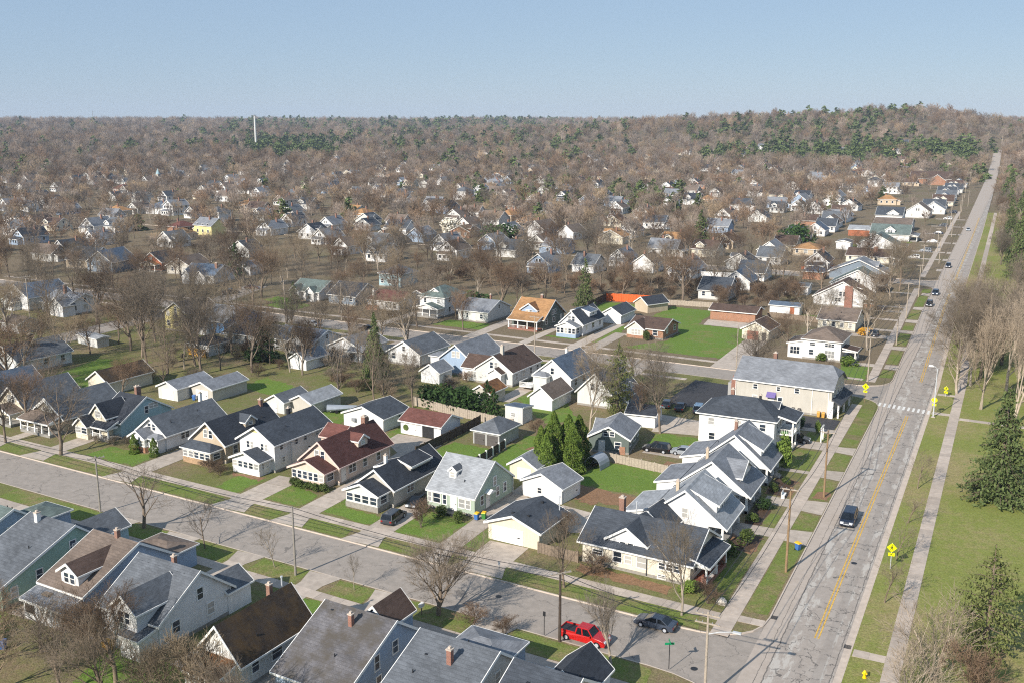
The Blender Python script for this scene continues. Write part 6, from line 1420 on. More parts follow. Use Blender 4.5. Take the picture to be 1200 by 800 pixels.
proto('d', ('bark', 'twig'), seed=4, H=10, spread=5.2, counts=(7, 7, 7, 6), trunk=.22, ang=(24, 50), up=.4, r0=.26)
proto('e', ('barkpale', 'twigtan'), seed=5, H=10, spread=4.8, counts=(9, 8, 7, 6))
proto('v', ('bark', 'twig'), seed=6, H=10, spread=6.4, counts=(10, 9, 9, 7), trunk=.14, ang=(18, 44), up=.32, r0=.3)     # vase
proto('p', ('barkpale', 'twigpale'), seed=7, H=10, spread=5.0, counts=(8, 7, 7, 5), trunk=.2, ang=(20, 46), up=.4, stems=2, r0=.3)
proto('s', ('bark', 'twig'), seed=8, H=10, spread=4.0, counts=(9, 7, 6), trunk=.3, twig_r=.018, r0=.14)     # sapling
proto('st', ('barkpale', 'twigtan'), seed=9, H=10, spread=3.4, counts=(9, 7, 5), trunk=.3, twig_r=.018, r0=.13)
proto('sh', ('bark', 'twigbrown'), seed=10, H=10, spread=4.2, counts=(6, 6, 7), trunk=.08, stems=6, twig_r=.03, r0=.2, ang=(20, 55))   # bare shrub
proto('shp', ('barkpale', 'twigpale'), seed=12, H=10, spread=4.6, counts=(6, 6, 5), trunk=.06, stems=5, twig_r=.02, r0=.22, ang=(16, 44), up=.3)
proto('spa', ('bark', 'twig'), seed=13, H=10, spread=5.4, counts=(7, 6, 6, 3), trunk=.3, ang=(30, 66), r0=.26)   # sparse, gnarled
TREE_XY = []
def tree(key, x, y, h, w_, label, group=None, rz=None, mats=None, cat='tree', name='bare_tree', z=None):
    a, b = PB[key]; z = gz(x, y) if z is None else z
    t = root(name, label, cat, x, y, z, rnd.uniform(0, 6.28) if rz is None else rz, group)
    t.scale = (w_ / 8, w_ / 8, h / 10)
    o1, o2 = put('trunk', a, t), put('crown' if cat == 'tree' else 'twigs', b, t)
    if mats:
        for o, mm in ((o1, mats[0]), (o2, mats[1])):
            o.material_slots[0].link = 'OBJECT'; o.material_slots[0].material = M[mm]
    TREE_XY.append((x, y)); return t
# street and yard trees that can be told apart
tree('d', -142.5, 112.3, 14.5, 12.5, 'tall bare street tree with leaning trunk before the teal house', rz=2.0)
tree('a', -156.8, 112.6, 14, 11, 'tall bare tree at the left edge of the cross street')
tree('spa', -105.5, 95.4, 10.7, 12.5, 'gnarled wide bare tree on the south parkway of the cross street')
tree('s', -92.9, 94.0, 7.2, 7.4, 'small round bare tree on the south parkway between drives')
tree('st', -80.8, 93.6, 5.9, 4.8, 'pale sapling on the green south parkway left of a plain pole')
tree('st', -67.9, 92.8, 4.6, 3.2, 'thin reddish sapling on the green south parkway right of a plain pole')
tree('sh', -70.8, 113.0, 4.2, 4.4, 'small bare ornamental tree on the lawn of the sage green house')
tree('v', -55.5, 92.0, 10.4, 12.6, 'large vase shaped bare tree on the parkway over the cross street', rz=1.1)
tree('d', -45.3, 104.9, 11.6, 6.4, 'bare tree on the north parkway before the picket fence')
tree('e', -30.3, 104.5, 12.4, 8.4, 'bare tree before the brick piers of the corner bungalow')
tree('p', -33.8, 90.9, 8.8, 7.8, 'pale bare tree over the red pickup at the cross street')
for x, y, h, l in ((-9.7, 118.3, 6.6, 'bare sapling on the park parkway nearest the yellow hydrant'), (-9.8, 131.5, 5.6, 'bare sapling just beyond the park side warning sign'), (-9.7, 145.5, 4.8, 'bare sapling midway along the park parkway'), (-9.8, 160.6, 6.2, 'bare sapling on the park parkway before the crosswalk')):
    tree('s', x, y, h, 5.6, l)
tree('spa', -119.2, 159.9, 16.5, 10, 'tall two armed bare tree behind the covered boat'); tree('spa', -112.6, 163, 15.5, 9, 'tall bare tree leaning beside the spruce')
tree('a', -54.6, 169.8, 14.4, 12, 'big round bare tree before the car park'); tree('e', -66.9, 166.0, 15.2, 11, 'bare tan tree right behind the arborvitae clump')
tree('c', -59.8, 172.6, 9.2, 5.6, 'narrow reddish bare tree beside the shaded garage'); tree('b', -62.8, 191, 13.5, 11, 'bare tree over the second street before the car park', mats=('bark', 'twigpale'))
tree('b', -76.6, 192, 11.5, 10, 'bare tree over the roof of the white deck house', mats=('bark', 'twigtan')); tree('a', -70.0, 198, 11, 10, 'spreading bare tree on the second street behind the thin pine', mats=('bark', 'twigtan'))
for x, y, h, w_, k, l in ((-176.4, 164.5, 23, 17, 'a', 'tallest bare tree of the clump left of the blue house'), (-160.8, 165.5, 20, 13, 'd', 'tall bare tree of the clump with forked trunk'), (-168, 171, 21, 15, 'b', 'broad bare tree in the middle of the tall clump'),
                       (-186, 172, 20, 15, 'b', 'bare tree at the west side of the tall clump'), (-196, 186, 19, 16, 'a', 'bare tree over the white storage box'), (-152, 172, 17, 12, 'c', 'bare brown tree beside the dark evergreen clump'), (-182, 190, 18, 14, 'e', 'bare tree before the pale yellow house'),
                       (-209, 197, 17, 16, 'b', 'wide bare tree over the junction'), (-220, 205, 15, 14, 'a', 'bare tree west of the junction'), (-205, 214, 15, 14, 'e', 'bare tan tree north of the pale yellow house')):
    tree(k, x, y, h, w_, l)
tree('p', -2.8, 213.4, 23, 15, 'very tall pale bare tree beside the park path, nearest the spruce', rz=.4); tree('p', 3.0, 205, 25, 14, 'very tall pale bare tree at the right edge above the spruce', rz=2.4)
tree('p', -5.6, 232, 19, 15, 'tall bare tree over the park walk beyond the street lamp', mats=('barkpale', 'twig')); tree('b', -5.4, 249, 18, 16, 'broad bare tree leaning over the avenue', mats=('bark', 'twig')); tree('a', -6.5, 268, 18, 16, 'broad bare tree over the avenue behind the leaning one', mats=('bark', 'twig'))
tree('a', 4, 244, 20, 16, 'tall bare park tree behind the pale pair', mats=('barkpale', 'twig')); tree('e', -8.6, 286, 15, 14, 'bare tan tree at the far end of the avenue grove'); tree('b', 6, 268, 19, 16, 'bare park tree at the right behind the grove'); tree('d', -7.8, 224, 15, 12, 'bare tree between avenue and park walk in the grove', mats=('barkpale', 'twigpale'))
for x, y, h, w_, k, mm in ((-7.4, 258, 19, 18, 'b', 'twig'), (-4, 240, 20, 17, 'a', 'twig'), (1.5, 231, 21, 17, 'e', 'twigpale'), (8, 226, 22, 16, 'a', 'twigpale'), (-6.8, 277, 17, 17, 'b', 'twig'), (0, 256, 20, 17, 'd', 'twig'), (10, 250, 21, 18, 'b', 'twig'), (3, 284, 19, 18, 'a', 'twig'), (-8.4, 296, 16, 15, 'e', 'twigtan'), (-8.6, 243, 16, 17, 'a', 'twig'), (-9.2, 266, 15, 17, 'b', 'twig'), (5, 262, 20, 19, 'a', 'twigpale'), (12, 236, 21, 18, 'b', 'twigpale'), (-2.4, 247, 19, 18, 'b', 'twig')):
    tree(k, x, y, h, w_, 'large bare tree in the grove between the avenue and the park walk', 'bare grove beside the avenue', mats=('barkpale' if mm == 'twigpale' else 'bark', mm))
tree('shp', -3.2, 102.6, 9.6, 11, 'clump of pale bare stems at the bottom right by the pine', name='bare_shrub', cat='shrub'); tree('shp', -4.8, 96.8, 7, 9, 'pale bare thicket at the bottom right corner', name='bare_shrub', cat='shrub'); tree('sh', .6, 98, 7, 8, 'brown bare thicket under the pine', name='bare_shrub', cat='shrub')
# bare crowns rising from the yards at the bottom left
for x, y, h, w_, k, l in ((-92.6, 60.8, 9.2, 11, 'c', 'bare brown tree before the house with the taupe roof'), (-84.6, 63.6, 9.6, 9.5, 'spa', 'bare tree before the tall cream rear gable'), (-77.2, 64.6, 10.6, 9.5, 'c', 'russet bare tree before the grey vented roof'),
                       (-87, 57.5, 8.4, 10, 'e', 'low wide bare tree at the bottom left yard'), (-64, 62.5, 10.2, 8, 'sh', 'many stemmed bare tree before the rusty roof'), (-59.0, 62.5, 10.6, 8.5, 'p', 'pale many stemmed bare tree before the weathered roof'), (-71.5, 64, 6.5, 7, 'sh', 'bare thicket beside the tan rear porch'),
                       (-99.5, 58, 7.5, 9, 'e', 'bare tree at the far bottom left corner'), (-54, 61, 9.4, 7, 'spa', 'thin bare tree before the mottled roof'), (-96, 64.5, 7.6, 9, 'b', 'bare tree beside the silver suv drive'), (-89.4, 65.6, 7.0, 8.5, 'spa', 'crooked bare tree before the white gabled dormer'), (-80.6, 61, 9.8, 10, 'b', 'dense bare tree rising before the tall cream gable'), (-74.4, 60.6, 10.4, 9.4, 'a', 'dense bare tree between the cream gable and the rusty roof'), (-68.2, 61.4, 9.2, 8, 'e', 'tan bare tree right before the rusty roof'), (-83.6, 67.6, 6.4, 6, 'sh', 'bare thicket against the tall cream gable')):
    tree(k, x, y, h, w_, l, mats=('bark', 'twigtan') if k in 'esh' else None)
# leafy things: clouds of small faces
def leafcloud(m, pts, s, rg, flat=.0):
    for p in pts:
        d = Vector((rg.gauss(0, 1), rg.gauss(0, 1), rg.gauss(0, 1) * (1 - flat) + flat * 2)).normalized(); a, b = frame(d)
        k = s * rg.uniform(.6, 1.3); an = rg.uniform(0, 6.28); u = a * math.cos(an) + b * math.sin(an); v = d.cross(u)
        m.face([p - u * k, p + v * k * .55, p + u * k, p - v * k * .55])
def conifer(seed, mat, tiers=26, per=9, clumps=9, leafs=.42, droop=.25, gap=0., top=1.0, power=.85, pine=False):
    rg = random.Random(seed); T, C = MB(), MB()
    limb(T, [Vector((0, 0, -.1)), Vector((.05, 0, 5)), Vector((0, .04, 10))], .24, .03, 7)
    for k in range(tiers):
        f = k / (tiers - 1); z = .5 + 9.3 * f
        Rm = (4.0 * (1 - f) ** power + .12) * rg.uniform(.82, 1.1)
        if pine: Rm = 4.0 * (.35 + .65 * math.sin(math.pi * min(1, .15 + f * .95)) ** .8) * (1 - f ** 5)
        for j in range(max(3, int(per * (1 - f * .55)))):
            az = rg.uniform(0, 6.28); L = Rm * rg.uniform(.68, 1.08); dz = -droop * L * rg.uniform(.6, 1.2) + (.35 * L if pine else 0) * f
            tip = Vector((math.cos(az) * L, math.sin(az) * L, z + dz)); st = Vector((0, 0, z))
            if L > .8 and j % 2 == 0: limb(T, [st, st.lerp(tip, .6) + Vector((0, 0, .1)), tip], .05, .012, 3)
            n = max(2, int(clumps * L / 4 * 1.6) + 2)
            P = []
            for q in range(n):
                t_ = .3 + .7 * (q + rg.random()) / n; sp = .16 + .22 * (1 - t_) * L * .4
                P.append(st.lerp(tip, t_) + Vector((rg.gauss(0, sp), rg.gauss(0, sp), rg.gauss(0, .12) - .1 * t_)))
            leafcloud(C, P, leafs, rg, .35)
    return T.mesh('trunk', M['bark'], True), C.mesh('crown', M[mat])
PB['spruce'] = conifer(21, 'spruce', 34, 16, 22, .17, gap=0)
PB['spruce2'] = conifer(22, 'spruce', 28, 12, 10, .27, .3)
PB['pine'] = conifer(23, 'pine', 24, 10, 26, .17, .05, power=.8, pine=True)
PB['cedar'] = conifer(24, 'holly', 20, 9, 8, .45, .1, power=.55)
def arbor(seed, mat='arbor'):
    rg = random.Random(seed); T, C = MB(), MB(); limb(T, [Vector((0, 0, -.1)), Vector((0, 0, 6))], .2, .08, 6)
    P = []
    for k in range(9000):
        f = rg.random() ** 1.15; z = .1 + 9.8 * f; Rm = 4.0 * (1 - f ** 2.2) ** .75 * (.85 + .15 * math.sin(z * 2.1 + seed)); az = rg.uniform(0, 6.28)
        q = Rm * (1 - .3 * rg.random() ** 2) * (1 + .1 * math.sin(az * 5 + z)); P.append(Vector((math.cos(az) * q, math.sin(az) * q, z)))
    leafcloud(C, P, .22, rg); return T.mesh('trunk', M['bark']), C.mesh('crown', M[mat])
PB['arbor'] = arbor(31)
def bush(seed, mat, n=900, s=.3):
    rg = random.Random(seed); C = MB(); T = MB(); limb(T, [Vector((0, 0, -.1)), Vector((.1, 0, 2)), Vector((0, .2, 5))], .2, .1, 5)
    P = []
    lob = [(rg.uniform(-2, 2), rg.uniform(-2, 2), rg.uniform(3, 6.4), rg.uniform(2, 3.4)) for _ in range(7)]
    for k in range(n):
        x, y, z, r_ = rg.choice(lob); d = Vector((rg.gauss(0, 1), rg.gauss(0, 1), rg.gauss(0, 1))).normalized() * r_ * (1 - .35 * rg.random() ** 2)
        P.append(Vector((x + d.x, y + d.y, max(.2, z + d.z * 1.3))))
    leafcloud(C, P, s, rg); return T.mesh('stem', M['bark']), C.mesh('foliage', M[mat])
for kk, mm in (('box', 'box'), ('holly', 'holly'), ('blossom', 'blossom'), ('forsythia', 'forsythia'), ('yew', 'arbor')): PB['b' + kk] = bush(41 + len(kk), mm, 900, .62)
def plant(key, x, y, h, w_, label, cat='shrub', name='shrub', group=None, rz=None):
    a, b = PB[key]; t = root(name, label, cat, x, y, gz(x, y), rnd.uniform(0, 6.28) if rz is None else rz, group); t.scale = (w_ / 8, w_ / 8, h / 10)
    put(a.name.split('.')[0], a, t); put(b.name.split('.')[0], b, t); TREE_XY.append((x, y)); return t
plant('spruce', 1.6, 161, 17.6, 12.4, 'big spruce standing alone on the park lawn', 'tree', 'spruce_tree'); plant('pine', 1.4, 110.5, 12.6, 8.2, 'yellow green pine at the bottom right', 'tree', 'pine_tree')
plant('spruce', 3.4, 404, 33, 13, 'very tall spruce at the right edge of the avenue', 'tree', 'spruce_tree'); plant('spruce2', 9, 430, 30, 14, 'tall spruce behind the tallest one at the right edge', 'tree', 'spruce_tree')
plant('spruce2', 9.5, 384, 22, 12, 'shorter spruce at the right edge below the tallest one', 'tree', 'spruce_tree')
plant('spruce', -119.4, 173.4, 16.6, 7.4, 'tall spruce in the yard behind the red roofed garage', 'tree', 'spruce_tree'); plant('pine', -66.3, 178.6, 14.6, 6.6, 'thin tall pine before the shingled house', 'tree', 'pine_tree')
for x, y, h, w_, l in ((-63.7, 142.6, 10.2, 4.6, 'tallest arborvitae of the dark clump'), (-65.1, 140.6, 8.2, 3.4, 'arborvitae at the sunny front corner of the clump'), (-62.0, 144.6, 9.4, 4.8, 'arborvitae at the back of the clump'), (-61.4, 147.6, 8.6, 4.6, 'arborvitae at the north end of the clump'), (-63.6, 139.6, 7.6, 3.2, 'arborvitae at the front of the clump by the yellow garage'), (-60.6, 143.2, 8.6, 4.2, 'arborvitae at the east side of the clump')):
    plant('arbor', x, y, h, w_, l, 'tree', 'arborvitae')
for x, y, h, w_ in ((-98.6, 166.6, 5, 5.4), (-95.0, 166.0, 5.4, 5.4), (-91.8, 165.4, 5.4, 5), (-101.6, 167.4, 4.6, 5)): plant('bholly', x, y, h, w_, 'dark evergreen shrub in the row behind the pale board fence', group='evergreens behind the pale board fence')
plant('cedar', -87.6, 164.6, 7.5, 4.2, 'olive cedar at the end of the evergreen row', 'tree', 'cedar_tree'); plant('cedar', -85.8, 163.8, 6.2, 3.6, 'smaller olive cedar beside the evergreen row', 'tree', 'cedar_tree')
plant('cedar', -156.6, 181.4, 8.5, 10, 'round dark evergreen clump before the white house', 'tree', 'cedar_tree'); plant('cedar', -124, 181, 8, 7, 'dark cedar beside the tall spruce', 'tree', 'cedar_tree')
for k, (x, y) in enumerate(((-97.4, 118.3), (-95.9, 118.2), (-94.3, 118.1), (-92.8, 118.0), (-91.5, 118.0))): plant('bbox', x, y, 1.35, 1.9, 'clipped green shrub in the row before the maroon roofed porch', group='clipped shrubs before the maroon roofed porch')
for x, y, h, w_, l in ((-73.2, 117.9, 1.5, 1.9, 'round green shrub at the left of the sage house front'), (-70.6, 117.6, 1.7, 2.3, 'round green shrub left of the sage house steps'), (-67.4, 117.2, 1.5, 2.2, 'round green shrub right of the sage house steps'), (-29.4, 122.6, 2.3, 2.9, 'round green bush beside the pale grey roofed porch'), (-28.8, 127.8, 2.2, 2.5, 'green bush on the bed beyond the pale grey roofed porch'), (-31.4, 110.6, 1.6, 2.6, 'olive bush at the corner of the bungalow lawn')):
    plant('byew' if 'olive' in l else 'bbox', x, y, h, w_, l)
for x, y, h, w_, l in ((-29.6, 135.8, 1.5, 1.9, 'low green shrub in the dark bed before the gabled dormer house'), (-29.2, 141.4, 1.9, 2.2, 'round dark shrub at the north end of the dark bed'), (-29.4, 149.6, 1.4, 1.8, 'small shrub in the bed before the deep dormer house'), (-28.4, 153.6, 1.3, 1.6, 'little shrub at the far corner of the deep dormer bed'), (-30.8, 119.4, 1.7, 2.2, 'dark shrub along the east side of the corner bungalow')):
    plant('bbox' if 'dark shrub' not in l else 'bholly', x, y, h, w_, l)
plant('byew', -30.2, 160.8, 6, 3.2, 'tall yellow green shrub before the deep dormer house', rz=1); plant('byew', -28.6, 182.2, 2.6, 1.4, 'small upright green shrub beside the white arbor'); plant('bholly', -32.4, 184.5, 2.6, 1.6, 'dark upright shrub beside the asphalt drive')
plant('arbor', -127.6, 118.9, 3.4, 1.8, 'dark cone shrub right of the brick based porch'); plant('arbor', -131.9, 118.6, 3.4, 1.9, 'dark cone shrub left of the brick based porch')
tree('sh', -113.4, 117.0, 2.4, 4.6, 'brown bare hedge bush beside the stone based porch', name='bare_shrub', cat='shrub', mats=('bark', 'twigbrown')); tree('sh', -110.9, 116.6, 2.0, 3.2, 'low brown bare bush beside the two storey house', name='bare_shrub', cat='shrub')
for x, y, h, w_, l in ((-138.8, 120.2, 1.6, 3.4, 'tan dried shrub bed before the teal house'), (-136, 121, 1.7, 3, 'tan dried bush at the teal house corner'), (-142.4, 119.6, 1.5, 2.6, 'dry bush under the cream porch gable')): tree('sh', x, y, h, w_, l, name='bare_shrub', cat='shrub', mats=('barkpale', 'twigtan'))
tree('sh', -43.6, 110.2, 2.6, 6, 'brown bare bush beside the corner bungalow fence', name='bare_shrub', cat='shrub'); tree('sh', -51.6, 119.6, 3.4, 5.2, 'dark bare shrub beside the cream garage', name='bare_shrub', cat='shrub'); tree('sh', -28.4, 108.6, 2.8, 4.6, 'bare shrub at the corner of the bungalow', name='bare_shrub', cat='shrub')
tree('sh', -46.6, 91.2, 2.2, 3.4, 'bare twiggy bush beside the red pickup', name='bare_shrub', cat='shrub'); tree('sh', -50.6, 91.4, 2.6, 4.4, 'bare twiggy bush under the vase shaped tree', name='bare_shrub', cat='shrub'); tree('sh', -74.2, 158.4, 3.4, 4, 'brown bare bush behind the hipped garage', name='bare_shrub', cat='shrub')
tree('shp', -155, 246.6, 3, 5, 'pale bare bush before the foursquare house', name='bare_shrub', cat='shrub'); plant('bforsythia', -33.6, 276.6, 2.2, 3.6, 'yellow flowering bush beside the avenue'); plant('bblossom', -254, 437, 9, 11, 'white blossoming tree far off', 'tree', 'blossom_tree')
plant('byew', -38.5, 241.2, 2.2, 2.4, 'yellow green bush against the white hipped house'); plant('byew', -31.6, 238.8, 2.4, 4, 'wide olive bush at the corner of the white hipped house'); plant('bbox', -82.8, 244.4, 2.6, 2.4, 'dark round bush before the brick ranch')
plant('bholly', -147, 266, 5, 9, 'dark evergreen bank behind the foursquare house'); plant('cedar', -254.6, 282.5, 12, 8, 'dark conifer beside the small white shed', 'tree', 'spruce_tree'); plant('bholly', -88, 462, 11, 14, 'dark olive round tree beside the white carport shed', 'tree', 'evergreen_tree')
plant('bholly', -213, 412, 10, 16, 'dark olive tree beside the red roofed far house', 'tree', 'evergreen_tree'); plant('spruce2', -116, 282, 15, 8, 'spruce at the west of the orange fence', 'tree', 'spruce_tree'); plant('spruce2', -126, 441, 17, 13, 'yellow green spruce amid the middle distance', 'tree', 'spruce_tree')
plant('spruce2', -199, 246, 7, 6, 'short spruce on the lawn of the twin gabled house', 'tree', 'spruce_tree')

for n_, (x, y, h, w_, k) in enumerate(((.5, 452, 17, 9, 'spruce2'), (-2, 486, 20, 10, 'spruce'), (5, 512, 22, 12, 'spruce2'), (-3, 560, 17, 11, 'spruce2'), (2, 604, 20, 12, 'spruce'), (-4, 660, 18, 12, 'spruce2'), (-8, 740, 20, 13, 'spruce2'), (-6, 830, 22, 14, 'spruce'))):
    plant(k, x, y, h, w_, 'evergreen in the row right of the far avenue', 'tree', 'spruce_tree', 'evergreens right of the far avenue')
for n_, (x, y, h, w_, k) in enumerate(((-4, 440, 13, 12, 'a'), (-5, 470, 12, 12, 'b'), (-6, 530, 14, 13, 'e'), (-5, 585, 14, 13, 'a'), (-7, 630, 15, 13, 'c'), (-8, 700, 15, 14, 'b'), (-6, 352, 13, 12, 'e'), (2, 340, 17, 15, 'a'), (8, 318, 18, 16, 'b'))):
    tree(k, x, y, h, w_, 'bare tree on the verge right of the far avenue', 'bare trees right of the far avenue')

# ---------------------------------------------------------------- houses in the distance: one mesh each, colours by material
FARP = {}
def far_proto(key, w_, d, h, kind, rise, wall, roofm, porch_=True):
    m = MB(); ww = wall_mb(0, 0, w_, d, 0, h, kind, rise); m.v += ww.v; m.f += ww.f; m.mi += [0] * len(ww.f)
    def add(mb, k):
        i = len(m.v); m.v += mb.v; m.f += [tuple(q + i for q in f) for f in mb.f]; m.mi += [k] * len(mb.f)
    r, tr = roof_mesh(0, 0, w_, d, h, kind, rise, .45); add(r, 1); add(tr, 2)
    g = MB(); f_ = MB()
    def wq(face, u, pl, z, a, b):
        x, y = onface(face, u, pl); s = {'f': (0, -1), 'b': (0, 1), 'r': (1, 0), 'l': (-1, 0)}[face]
        for mb, e, t_ in ((f_, .12, .04), (g, 0, .06)):
            if s[0]: x0, x1 = sorted((x, x + s[0] * t_)); mb.box(x0, x1, y - a / 2 - e, y + a / 2 + e, z - e, z + b + e)
            else: y0, y1 = sorted((y, y + s[1] * t_)); mb.box(x - a / 2 - e, x + a / 2 + e, y0, y1, z - e, z + b + e)
    fl = 2 if h > 4.5 else 1
    for q in range(fl):
        for k in (-1, 0, 1):
            wq('f', k * w_ * .3, -d / 2, 1.3 + q * 2.7, 1.1, 1.3); wq('r', k * d * .3, w_ / 2, 1.3 + q * 2.7, 1.0, 1.3); wq('l', k * d * .3, -w_ / 2, 1.3 + q * 2.7, 1.0, 1.3)
    if kind == 'gy': wq('f', -.6, -d / 2, h + .4, .8, 1.1); wq('f', .6, -d / 2, h + .4, .8, 1.1)
    if kind == 'gx': wq('r', 0, w_ / 2, h + .4, .9, 1.1)
    add(f_, 2); add(g, 3)
    if porch_ and kind != 'gx':
        add(wall_mb(0, -d / 2 - 1.2, w_ * .75, 2.4, 0, 2.5, 'hip', 0), 0); r, tr = roof_mesh(0, -d / 2 - 1.2, w_ * .75, 2.4, 2.5, 'sy-', .8, .3); add(r, 1); add(tr, 2)
        for k in (-1, 0, 1):
            q = MB(); q.box(k * w_ * .22 - .5, k * w_ * .22 + .5, -d / 2 - 2.46, -d / 2 - 2.38, 1.1, 2.2); add(q, 3)
    if kind == 'gx':
        add(wall_mb(-w_ * .18, -d * .25, 3.2, d * .42, h + .4, h + 1.6, 'gy', 1.1), 0); r, tr = roof_mesh(-w_ * .18, -d * .25, 3.2, d * .42, h + 1.6, 'gy', 1.1, .3); add(r, 1); add(tr, 2)
        q = MB(); q.box(-w_ * .18 - .8, -w_ * .18 + .8, -d * .46 - .06, -d * .46 + .02, h + .7, h + 1.5); add(q, 3)
    q = MB(); q.box(w_ * .1, w_ * .1 + .7, d * .1, d * .1 + .7, h + rise * .3, h + rise + 1.2); add(q, 4)
    FARP[key] = m.mesh('house', [M[wall], M['r_' + roofm], M['trim'], M['glass'], M['chimney']])
WALLN = dict(white='white', cream='cream', ivory='cream', tan='tan', yellow='yellow', bluegrey='pale blue', brick='brick', grey='grey', slate='slate blue', lightgrey='pale grey')
FK = {'w': [(8.2, 12, 3.4, 'gy', 3.4, 'white', 'grey'), (8, 12, 3.6, 'gy', 3.2, 'white', 'charcoal'), (9.5, 11, 3.2, 'gx', 3.6, 'white', 'midgrey'), (8.4, 12, 4.0, 'gy', 3.2, 'white', 'taupe'), (9, 11, 3.2, 'gx', 3.4, 'lightgrey', 'charcoal')],
      'W': [(9, 11, 5.6, 'gy', 2.8, 'white', 'grey'), (9.5, 10.5, 5.6, 'hip', 2.8, 'white', 'midgrey')], 'd': [(10, 11, 3.4, 'gx', 3.6, 'white', 'black'), (8.6, 12, 3.6, 'gy', 3.4, 'bluegrey', 'black')],
      'b': [(9, 12, 3.4, 'gy', 3.2, 'tan', 'brown')], 'c': [(8.6, 12, 3.4, 'gy', 3.2, 'cream', 'taupe'), (10, 11, 3.2, 'gx', 3.0, 'ivory', 'brown')], 'y': [(8.6, 12, 4.6, 'gy', 3, 'yellow', 'grey')],
      'H': [(15, 13, 3.4, 'hip', 3.4, 'white', 'bluegrey'), (13, 12, 3.2, 'hip', 3.0, 'lightgrey', 'grey')], 't': [(9, 12, 3.4, 'gy', 3.2, 'lightgrey', 'taupe')], 's': [(8.8, 12, 3.6, 'gy', 3.2, 'bluegrey', 'grey')],
      'o': [(10, 12, 3.4, 'gx', 3.0, 'ivory', 'tan'), (9, 11, 3.4, 'hip', 2.6, 'tan', 'tan')], 'B': [(11, 11, 3.2, 'gx', 2.6, 'brick', 'brown'), (10, 11, 3.2, 'hip', 2.6, 'brick', 'red')]}
KN = dict(gx='side gabled', gy='front gabled', hip='hip roofed')
ROOFN = dict(grey='grey', charcoal='charcoal', midgrey='dark grey', taupe='taupe', black='black', brown='brown', bluegrey='slate', tan='tan', red='red brown')
for k, L in FK.items():
    for i, a in enumerate(L): far_proto((k, i), *a)
